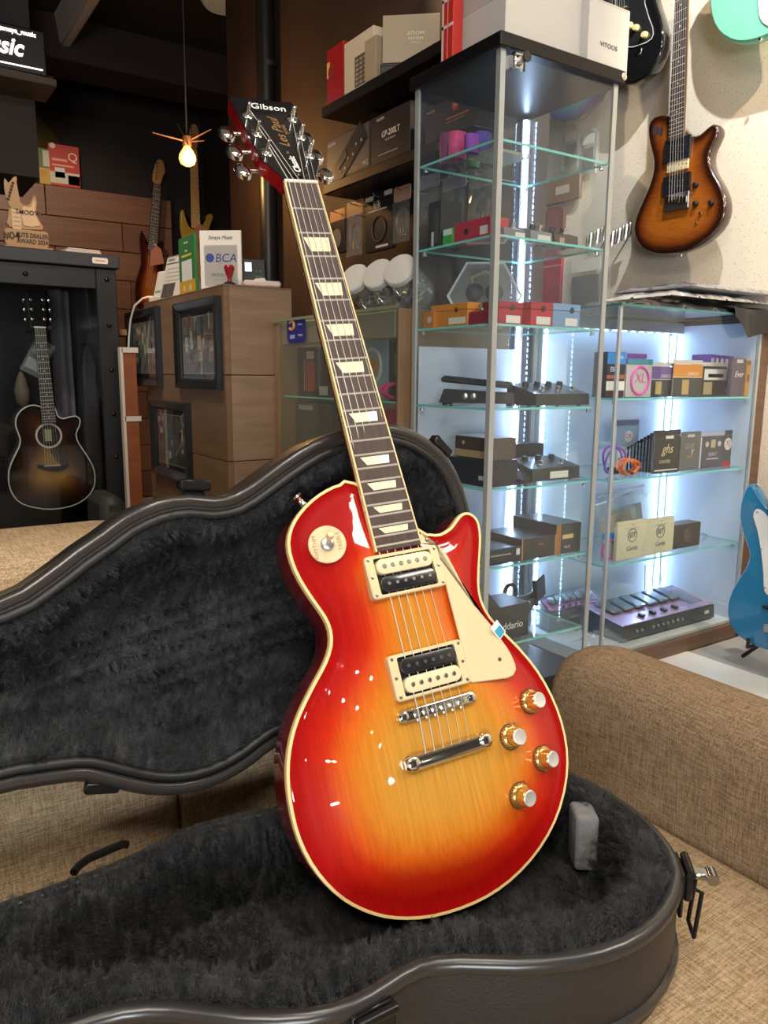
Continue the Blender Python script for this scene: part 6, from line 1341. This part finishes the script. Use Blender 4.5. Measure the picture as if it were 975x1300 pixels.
MB().box(-.05, .05, 0, .05, 0, .022, .004).build('base', cm((.64, .58, .50)), s4, smooth=False); mb = MB(); mb.M = Matrix.Translation((0, .02, .02)) @ Matrix.Rotation(R(-14), 4, 'X'); mb.box(-.05, .05, 0, .010, 0, .115, .004); mb.build('plate', cm((.70, .64, .56)), s4, smooth=False)
mb = MB(); mb.M = Matrix.Translation((0, .02, .02)) @ Matrix.Rotation(R(-14), 4, 'X'); mb.box(-.035, .035, -.001, 0, .02, .03); mb.build('slot', cm((.25, .23, .2)), s4, smooth=False)
cab_ = thing('white_cable', 'white charging cable hanging over the far edge of desk', 'cable', (0, 0, 0))
MB().tube([onX(x, y, DX0-.040+dx) for x, y, dx in ((194, 377, .07), (188, 377, .05), (181, 379, .015), (171, 388, -.01), (166, 405, -.012), (164, 425, -.012), (163, 447, -.012))], .0042, 8).build('lead', cm((.72, .68, .60)), cab_)
MB().tube([onX(163, 446, DX0-.052), onX(163, 456, DX0-.052)], .006, 8).build('plug', cm((.6, .56, .5)), cab_)
p = onX(294, 357, DX0+.07)
st = thing('rubber_stamp', 'red handled rubber stamp standing at the desk corner', 'stamp', (DX0+.075, p.y+.03, DT+.0008))
MB().lathe([(.022, 0), (.022, .018), (.012, .022), (.009, .024)], n=4).build('block', M_black, st, 20); MB().lathe([(.007, .02), (.007, .034), (.010, .040), (.017, .062), (.019, .070), (.015, .078), (.001, .080)], n=18).build('handle', mat('stamp_red', (.35, .012, .02), .2, coat=.6), st)
pd = thing('payment_device', 'dark payment terminal with lit screen behind the bank sign', 'device', (DX0+.19, DY0+.17, DT+.0008), R(-20))
mb = MB(); mb.M = Matrix.Rotation(R(-14), 4, 'X'); mb.box(-.045, .045, 0, .03, 0.006, .125, .006); mb.build('body', M_black, pd, smooth=False)
mb = MB(); mb.M = Matrix.Rotation(R(-14), 4, 'X'); mb.box(-.032, -.008, -.001, .001, .075, .108); mb.build('screen', mat('lit_screen', (.55, .75, 1), emis=1.6), pd, smooth=False)
for k in range(4):
    mb = MB(); mb.M = Matrix.Rotation(R(-14), 4, 'X'); mb.box(.005+.014*(k % 2), .014+.014*(k % 2), -.002, .001, .05+.02*(k//2), .06+.02*(k//2)); mb.build('key', cm((.05, .12, .08) if k else (.03, .2, .08)), pd, smooth=False)
tb_ = thing('tissue_pack', 'flat pale pink paper pack on the desk near the counter', 'pack', (DX0+.16, DY0+.05, DT+.0008), R(-15)); MB().box(-.065, .065, -.035, .035, 0, .022, .006).build('wrap', cm((.66, .55, .50)), tb_); MB().prism([(-.03, 0), (.02, 0), (.01, .014), (-.02, .010)], -.01, .012, lambda u, v, w: (u, w, .020+v)).build('paper_tuft', cm((.72, .64, .60)), tb_)
# low orange wood partition behind the desk end
lp = thing('low_partition', 'orange wood partition with white trims between cabinet and desk', 'partition', (0, 3.42, 0))
zt = onY(150, 444, 3.42).z; zm = onY(150, 532, 3.42).z
x0, x1 = .925, .985
MB().box(x0, x1, 0, .03, 0, zm-.01).build('lower_panel', wood('orange_panel', (.26, .075, .022), (.20, .055, .016), (3, 3, 30)), lp, smooth=False)
MB().box(x0, x1, 0, .03, zm+.012, zt-.012).build('upper_panel', MATS['orange_panel'], lp, smooth=False)
for z in (zm, zt): MB().box(x0, x1+.01, -.004, .03, z-.011, z+.011).build('white_trim', cm((.60, .52, .44)), lp, smooth=False)
MB().box(x0-.008, x0+.004, -.004, .03, 0, zt+.011).build('white_trim', cm((.60, .52, .44)), lp, smooth=False)
ls = thing('wooden_shelf', 'small orange lit wooden ledge above the partition', 'shelf', (0, 3.56, 0)); z = onY(150, 420, 3.46).z
MB().box(.957, .990, 0, .25, z-.012, z+.012).build('board', mat('ledge_wood', (.30, .13, .05), .5), ls, smooth=False); MB().box(.957, .990, .22, .25, 0, z-.012).build('support', cm((.06, .03, .02)), ls, smooth=False)
# ------------------------------------------------------------------ black cabinet with the acoustic guitar
CY = 3.50; CX1 = .940; CX0 = -.20; CT = onY(145, 325, CY).z
cb = thing('black_cabinet', 'black riveted cabinet with glass door holding an acoustic guitar', 'cabinet', (0, CY, 0))
M_cab = mat('cabinet_black', (.008, .0078, .009), .45, noise=(8, .3))
MB().box(CX0, CX1+.012, -.02, .46, CT-.055, CT, .004).build('top_board', mat('cabinet_top', (.020, .020, .024), .42), cb, smooth=False)
MB().box(CX0, CX1, .0, .46, 0, .08).build('base', M_cab, cb, smooth=False); MB().box(CX0, CX1, .43, .46, .08, CT-.055).build('back', cm((.008, .008, .010), .3), cb, smooth=False)
MB().box(CX1-.02, CX1, .02, .43, .08, CT-.055).build('side_panel', M_cab, cb, smooth=False); MB().box(CX0, CX0+.02, .02, .43, .08, CT-.055).build('side_panel', M_cab, cb, smooth=False)
fw = .085
fr_ = MB(); fr_.box(CX1-fw, CX1, 0, .022, .08, CT-.055, .002); fr_.box(CX0, CX0+fw, 0, .022, .08, CT-.055, .002); 
MB().box(CX1-fw, CX1, 0, .022, .08, CT-.057, .003).build('door_stile', M_cab, cb, smooth=False); MB().box(CX0, CX0+fw, 0, .022, .08, CT-.057, .003).build('door_stile', M_cab, cb, smooth=False)
MB().box(CX0+fw, CX1-fw, 0, .022, CT-.057-.085, CT-.057, .003).build('door_rail', M_cab, cb, smooth=False); MB().box(CX0+fw, CX1-fw, 0, .022, .08, .16, .003).build('door_rail', M_cab, cb, smooth=False)
pane(CX0+fw, CX1-fw, .008, .012, .16, CT-.142, cb, m=glass('cabinet_glass', (.9, .92, .93), refl=.8))
def rivet(x, z): MB().lathe([(.011, 0), (.010, .004), (.005, .008), (.001, .009)], (x, 0, z), (0, -1, 0), 12).build('rivet', M_hw, cb)
for k in range(7):
    z = CT-.10-k*.19
    if z > .1: rivet(CX1-.040, z)
for k in range(4): rivet(CX1-.36-k*.30, CT-.10)
ag = [(52, 516), (45, 514), (36, 515), (26, 521), (20, 531), (20, 543), (25, 556), (24, 567), (17, 581), (11, 597), (11, 615), (17, 630), (28, 640), (45, 645), (65, 647), (90, 643), (108, 634), (119, 620), (121, 604), (117, 589), (108, 574), (100, 562), (97, 551), (101, 541), (102, 533), (97, 528), (88, 529), (80, 531), (73, 527), (69, 516)]
M_ab = burst('acoustic_burst', [(0, (.010, .005, .004)), (.03, (.030, .010, .006)), (.065, (.075, .026, .009)), (.10, (.24, .105, .020)), (.13, (.38, .19, .035))], (60, 4, 60), .3)
t, L = px_guitar('acoustic_guitar', 'dark sunburst acoustic guitar with white binding inside the cabinet', 3.62, .10, ag, M_ab, mat('acoustic_side', (.03, .012, .008), .25, coat=1), .006, bind=mat('white_binding', (.66, .62, .54), .4))
fr, d, n = gneck(t, L, (62, 537), (50, 417), .056, .045, .405, .008, M_rosew, mat('dark_neck', (.04, .02, .014), .4), z0=.006)
hc = L(62, 553); V_ = []
MB().lathe([(.047, 0), (.046, .0008)], (hc[0], 0, hc[1]), (0, -1, 0), 32).build('sound_hole', cm((.018, .010, .006)), t)
mb = MB(); V = []; fs__ = []
for k in range(32):
    a = k/32*2*math.pi
    for r_ in (.047, .055): V += [(hc[0]+r_*math.cos(a), -.0012, hc[1]+r_*math.sin(a))]
mb.add(V, [(2*k, 2*k+1, (2*k+3) % 64, (2*k+2) % 64) for k in range(32)]); mb.build('rosette', cm((.62, .58, .48)), t, smooth=False)
gbox(t, L, 'paper_label', (56, 545), (66, 560), .0012, .0016, cm((.34, .32, .16)), 0)
pgp = [L(*q) for q in ((64, 570), (74, 566), (79, 562), (83, 568), (88, 580), (84, 588), (74, 587), (68, 580))]
MB().prism(smooth_loop(ccw(pgp), 1), .0004, .0016, lambda u, v, w: (u, -w, v)).build('pickguard', mat('tortoise', (.030, .012, .008), .15, coat=1), t)
bp_ = [L(*q) for q in ((48, 590), (60, 590), (70, 591), (86, 588), (87, 591), (78, 597), (66, 598), (56, 596), (48, 593))]
MB().prism(smooth_loop(ccw(bp_), 1), .0, .008, lambda u, v, w: (u, -w, v), .002).build('bridge', mat('ebony', (.012, .009, .008), .4), t)
gbox(t, L, 'saddle', (56, 592), (76, 590), .008, .011, mat('bone_nut', (.8, .76, .6), .35), 0)
nb = Vector(L(62, 537))+d*.405
gstrings(t, L(66, 591), (nb.x, nb.y), .056, .036, .013, .016)
hd_ = [(-.028, 0), (.028, 0), (.033, .05), (.036, .14), (.018, .155), (0, .148), (-.018, .155), (-.036, .14), (-.033, .05)]
q_ = [(nb.x+d.x*v+n.x*u, nb.y+d.y*v+n.y*u) for u, v in hd_]
MB().prism(q_, -.012, .006, lambda u, v, w: (u, -w, v), .002).build('headstock', M_blackgloss, t)
for sx in (-1, 1):
    for v in (.035, .075, .115):
        p = (nb.x+d.x*v+n.x*sx*.024, nb.y+d.y*v+n.y*sx*.024); o = MB().lathe([(.006, 0), (.006, .003), (.003, .004), (.003, .012)], (p[0], -.006, p[1]), (0, -1, 0), 10).build('tuner', M_chrome, t)
        p2 = (nb.x+d.x*v+n.x*sx*.050, nb.y+d.y*v+n.y*sx*.050); MB().sph((p2[0], .010, p2[1]), .009, .005, .011, 10, 6).build('tuner_button', M_chrome, o)
MB().box(nb.x-.024, nb.x+.024, -.018, -.004, nb.y-.002, nb.y+.004, .001).build('nut', MATS['bone_nut'], t)
hk = thing('guitar_hanger', 'black yoke hanger holding the acoustic guitar in the cabinet', 'hanger', (t.location.x+nb.x, 3.62, t.location.z+nb.y))
for sx in (-1, 1): MB().tube([(sx*.036, -.03, .0), (sx*.040, .03, .0), (0, .07, .0)], .007, 8).build('arm', M_black, hk)
MB().tube([(0, .07, 0), (0, .31, .0)], .009, 8).build('stem', M_black, hk)
cp = thing('clear_pack', 'clear plastic pack hung beside the acoustic guitar neck', 'pack', onY(38, 475, 3.69), 0)
mb = MB(); mb.M = Matrix.Rotation(R(28), 4, 'Y'); mb.box(-.045, .045, 0, .012, 0, .16, .004); mb.build('blister', M_film, cp, smooth=False)
mb = MB(); mb.M = Matrix.Rotation(R(28), 4, 'Y'); mb.box(-.035, .035, .003, .009, .02, .07, .002); mb.box(-.035, .035, .003, .009, .09, .14, .002); mb.build('card', cm((.30, .27, .25)), cp, smooth=False)
MB().tube([(.07, .005, .14), (.07, .225, .15)], .003, 6).build('prong', M_steel, cp)
pk = thing('hanging_pouch', 'small olive pouch hung low beside the acoustic neck', 'pouch', onY(29, 510, 3.78)); MB().lathe([(.012, -.02), (.030, 0), (.034, .05), (.020, .10), (.008, .13)], n=12).build('cloth', cm((.14, .11, .07), .8), pk); MB().tube([(0, 0, .13), (0, .01, .16), (0, .145, .165)], .003, 6).build('cord', M_black, pk)
gc = thing('gig_bag', 'black soft guitar bag standing at the back of the cabinet', 'bag', (0.866, 3.80, .081)); MB().prism(chaikin([(-.042, 0), (.042, 0), (.045, .30), (.043, .48), (.040, .62), (.035, .92), (-.035, .92), (-.040, .62), (-.043, .48), (-.045, .30)], 2), -.04, .04, lambda u, v, w: (u, -w, v), .02, 3).build('bag_shell', mat('gig_black', (.014, .014, .015), .6), gc); MB().box(-.03, .03, -.050, -.038, .12, .36, .005).build('front_pocket', mat('gig_black', (.014, .014, .015), .6), gc)
gp = thing('reflection_strip', 'pale grey cloth strip standing in for a reflection on the cabinet glass', 'cloth', (.775, 3.865, .50)); MB().grid(lambda a, b_: (-.045+.09*a, .012*math.sin(a*9)+.01*b_, .74*b_), 14, 6).build('cloth', cm((.16, .145, .155), .9), gp); MB().tube([(-.055, .012, .742), (.055, .012, .742)], .006, 8).build('rail', M_black, gp); MB().tube([(0, .012, .742), (0, .064, .742)], .005, 8).build('bracket', M_black, gp)  # added strip, its grey colour imitates a reflection on the door glass
# on the cabinet top: wooden award, papers, price sticker
p = onY(36, 310, CY+.04); aw = thing('wooden_award', 'guitar shaped wooden dealer award plaque on the black cabinet', 'award', (p.x, CY+.06, CT+.0008)); M_aw = wood('award_wood', (.40, .235, .115), (.30, .165, .075), (3, 3, 20)); M_ad = mat('award_engrave', (.045, .025, .014), .7)
wA = onY(62, 300, CY+.06).x-p.x; hA = onY(30, 226, CY+.06).z-CT
MB().box(-wA*1.05, wA*1.12, -.02, .07, 0, .012, .002).build('foot', M_aw, aw, smooth=False)
MB().prism(rrect(-wA*1.0, wA*.95, .012, hA*.28, .012), -.012, .010, lambda u, v, w: (u, -w, v), .002).build('name_plate', mat('award_plate', (.33, .19, .09), .5), aw)
text('#04', hA*.14, front(-wA*.70, -.0108, hA*.175), aw, M_ad, bold=.001); text('ELITE DEALER', hA*.085, front(wA*.22, -.0108, hA*.20), aw, M_ad, bold=.0008, sx=.82); text('AWARD 2024', hA*.085, front(wA*.22, -.0108, hA*.115), aw, M_ad, bold=.0008, sx=.82)
gs = [(-.75, .30), (-.80, .42), (-.72, .55), (-.62, .64), (-.70, .72), (-.60, .80), (-.40, .74), (-.2, .66), (.0, .62), (.25, .66), (.42, .78), (.55, .72), (.52, .60), (.50, .52), (.62, .42), (.72, .30)]
MB().prism(smooth_loop(ccw([(u*wA, v*hA) for u, v in gs]), 1), .0, .016, lambda u, v, w: (u, .014-w, v), .002).build('guitar_shape', M_aw, aw)
MB().prism(smooth_loop(ccw([(u*wA, v*hA) for u, v in ((-.1, .34), (-.12, .58), (.05, .60), (.25, .60), (.40, .70), (.46, .68), (.44, .56), (.52, .44), (.60, .36))]), 1), .016, .0185, lambda u, v, w: (u, .014-w, v)).build('pale_guard', mat('award_pale', (.52, .36, .20), .5), aw)
text('SMOOTH', hA*.085, front(wA*.16, -.006, hA*.52), aw, M_ad, bold=.0005, shear=.1)
MB().prism(rrect(-.62*wA, -.22*wA, .28*hA, .56*hA, .004), .016, .020, lambda u, v, w: (u, .014-w, v)).build('neck', mat('award_pale', (.5, .3, .2)), aw)
MB().prism(smooth_loop(ccw([(u*wA, v*hA) for u, v in ((-.62, .56), (-.78, .66), (-.86, .82), (-.82, .96), (-.66, .90), (-.45, .98), (-.28, 1.0), (-.30, .92), (-.25, .78), (-.22, .56))]), 1), .012, .020, lambda u, v, w: (u, .014-w, v), .001).build('headstock', MATS['award_plate'], aw)
for k in range(4): MB().box((-.56+.0)*wA, -.28*wA, -.0068, -.006, hA*(.32+.06*k), hA*(.325+.06*k)).build('engraved_fret', M_ad, aw, smooth=False)
for k in range(6): MB().lathe([(.006, 0), (.005, .004)], ((-.72+.05*k)*wA, -.006, hA*(.68+.045*k)), (0, -1, 0), 10).build('engraved_peg', M_ad, aw)
pf = thing('paper_stack', 'stack of pale folded papers on the black cabinet', 'papers', onY(103, 318, CY+.05).xy.to_3d()+Vector((0, 0, CT+.0008)), .1)
for k in range(3): MB().box(-.075+.006*k, .078-.004*k, -.03, .08, .007*k, .007*k+.006, .001).build('paper', cm((.58-.05*k, .54-.05*k, .50-.04*k)), pf, smooth=False)
q = onY(127, 331, CY-.02); ps_ = thing('price_sticker', 'small white price sticker on the cabinet top edge', 'sticker', (q.x, CY-.0206, q.z)); MB().prism(rrect(-.032, .032, -.012, .012, .006), -.0004, .0006, lambda u, v, w: (u, -w, v)).build('label', cm((.66, .6, .52)), ps_, smooth=False); MB().box(-.02, .02, -.0012, -.0005, -.002, .002).build('printed_line', cm((.35, .12, .1)), ps_, smooth=False)
# black amp corner by the cabinet foot
am = thing('amplifier', 'black amplifier with rounded corner standing below the cabinet', 'amplifier', (onY(135, 640, 3.2).x, 3.1, 0), 0); za = onY(135, 632, 3.1).z
MB().box(-.045, .055, 0, .26, .02, max(.2, za), .03).build('cabinet', mat('amp_tolex', (.022, .021, .022), .6, bump=(500, .4)), am); MB().box(-.03, .04, -.004, .002, .05, max(.2, za)-.06).build('grille', cm((.05, .05, .05), .9), am, smooth=False)
for sx in (-.025, .035):
    for yy in (.03, .23): MB().lathe([(.015, 0), (.016, .021)], (sx, yy, 0), (0, 0, 1), 10).build('foot', M_black, am)
# ------------------------------------------------------------------ beyond: boxes on the panel, hung guitars, bulb
p0, p1 = onY(63, 232, 5.47), onY(99, 188, 5.47)
rb = carton('picture_box', 'red box printed with a white appliance on top of the wood panel', 'box', (Vector(((p0.x+p1.x)/2, 5.455, 2.0358)), p1.x-p0.x, p1.z-2.0358, 0), .08, (.46, .03, .02), [('r', .02, .06, .98, .34, (.55, .50, .40)), ('r', .6, .06, .98, .28, (.55, .38, .05)), ('t', 'Q', .78, .72, .30, (.7, .6, .5)), ('r', .1, .6, .6, .66, (.65, .3, .2)), ('r', .1, .48, .8, .52, (.68, .35, .15)), ('d', .14, .95, .07, (.7, .62, .5)), ('r', .18, .2, .5, .44, (.62, .6, .58))])
p0, p1 = onY(50, 230, 5.47), onY(61, 190, 5.47)
carton('picture_box', 'narrow green and yellow box left of the red box', 'box', (Vector(((p0.x+p1.x)/2, 5.455, 2.0358)), p1.x-p0.x, p1.z-2.0358, 0), .08, (.10, .14, .03), [('r', 0, 0, 1, .45, (.50, .30, .03)), ('r', .4, .5, 1, .95, (.55, .5, .42)), ('d', .4, .3, .1, (.55, .2, .02))])
q = onY(54, 165, 5.5); hr = thing('cymbal', 'dark olive round cymbal edge behind the narrow box', 'cymbal', (q.x-.12, 5.575, q.z-.12), 0); MB().lathe([(.24, 0), (.12, .012), (.03, .02), (.001, .022)], (0, 0, 0), (0, -1, .0), 32).build('plate', mat('dark_brass', (.08, .06, .02), .4, metal=.8), hr); MB().lathe([(.008, 0), (.008, .024)], (0, .024, 0), (0, -1, 0), 10).build('stem', M_black, hr)
def hung_strat(label, head, body, Y, face, side, board, bodyout, tagc):
    t, L = px_guitar('electric_guitar', label, Y, .04, bodyout, face, side, .008, cen=body)
    a = Vector(L(*body)); h_ = Vector(L(*head)); up = (h_-a).length; 
    fr, d, n = gneck(t, L, body, head, .062, .050, up, .008, board, M_maple if board is not M_rosew else M_rosew, frets=True, dots=True)
    q_ = [(h_.x+d.x*v+n.x*u, h_.y+d.y*v+n.y*u) for u, v in ((-.022, 0), (.022, 0), (.030, .03), (.034, .06), (.050, .09), (.034, .15), (.010, .165), (-.012, .15), (-.026, .10), (-.034, .03))]
    MB().prism(chaikin(q_, 1), -.006, .008, lambda u, v, w: (u, -w, v), .002).build('headstock', mat('head_maple', (.36, .17, .055), .4), t)
    for k in range(6):
        p = (h_.x+d.x*(.03+.02*k)-n.x*.012, h_.y+d.y*(.03+.02*k)-n.y*.012); MB().lathe([(.006, 0), (.004, .010)], (p[0], -.008, p[1]), (0, -1, 0), 8).build('tuner', M_chrome, t)
    gstrings(t, (a.x-d.x*.25, a.y-d.y*.25), (h_.x, h_.y), .05, .04, .014, .014)
    tg_ = thing('price_tag', 'salmon paper tag hanging on the '+tagc, 'tag', (t.location.x+.02, Y-.035, t.location.z-.03), .3); MB().prism([(-.055, -.08), (.055, -.05), (.035, .04), (.0, .06), (-.045, .02)], -.001, .001, lambda u, v, w: (u, -w, v)).build('paper', cm((.62, .24, .14)), tg_, smooth=False); MB().tube([(0, 0, .055), (0, .022, .075)], .002, 6).build('string_loop', M_paper, tg_)
    MB().tube([(h_.x, .0, h_.y-.01), (h_.x, 5.45-Y if Y > 5 else .3, h_.y-.01)], .010, 8).build('hanger_arm', M_black, t)
    return t
hung_strat('small sunburst electric guitar with rosewood neck on the wood panel', (199, 234), (193, 318), 5.36, burst('strat_burst', [(0, (.015, .004, .003)), (.03, (.10, .012, .006)), (.06, (.42, .09, .012)), (.13, (.50, .20, .03))]), M_dside, M_rosew, [(192, 318), (186, 306), (181, 293), (177, 296), (178, 315), (179, 335), (173, 355), (172, 380), (182, 400), (200, 402), (214, 390), (216, 365), (208, 345), (205, 325), (208, 308), (204, 305), (199, 316)], 'sunburst guitar')
hung_strat('gold electric guitar with maple neck behind the bank sign', (245, 190), (248, 290), 5.30, mat('gold_lacquer', (.40, .24, .035), .3, coat=1), mat('gold_lacquer', (.4, .24, .03)), mat('maple_board', (.60, .30, .07), .4), [(244, 290), (238, 282), (234, 268), (230, 268), (230, 290), (233, 310), (226, 330), (226, 355), (238, 372), (258, 372), (272, 355), (271, 330), (265, 310), (266, 290), (271, 276), (268, 271), (262, 274), (256, 286)], 'gold guitar')
BL = onY(238, 200, 3.45)
bl_ = thing('hanging_bulb', 'glowing warm filament bulb hanging over the desk', 'lamp', BL)
MB().lathe([(.012, -.036), (.030, -.026), (.037, -.006), (.034, .012), (.020, .034), (.014, .044)], n=20).build('bulb', mat('warm_bulb', (1, .55, .16), emis=2.0), bl_)
MB().lathe([(.018, .044), (.020, .048), (.020, .085), (.008, .095), (.004, .10)], n=16).build('socket', mat('bulb_socket', (.04, .02, .01), .5), bl_); MB().tube([(0, 0, .095), (.004, .003, .6), (0, 0, HC-BL.z)], .004, 6).build('cord', M_black, bl_)
for k in range(5):
    a = k*1.4+.3; e = Vector((math.cos(a)*.8, math.sin(a)*.6, .2+.5*math.sin(k*1.7))).normalized(); MB().tube([Vector((0, 0, .065))+e*.018, Vector((0, 0, .065))+e*(.09+.03*(k % 3))], [.004, .0025], 6).build('wooden_spoke', mat('spoke_wood', (.07, .03, .012), .6), bl_)
point('bulb_light', BL+Vector((0, -.055, -.02)), 17, .035, (1, .52, .18))
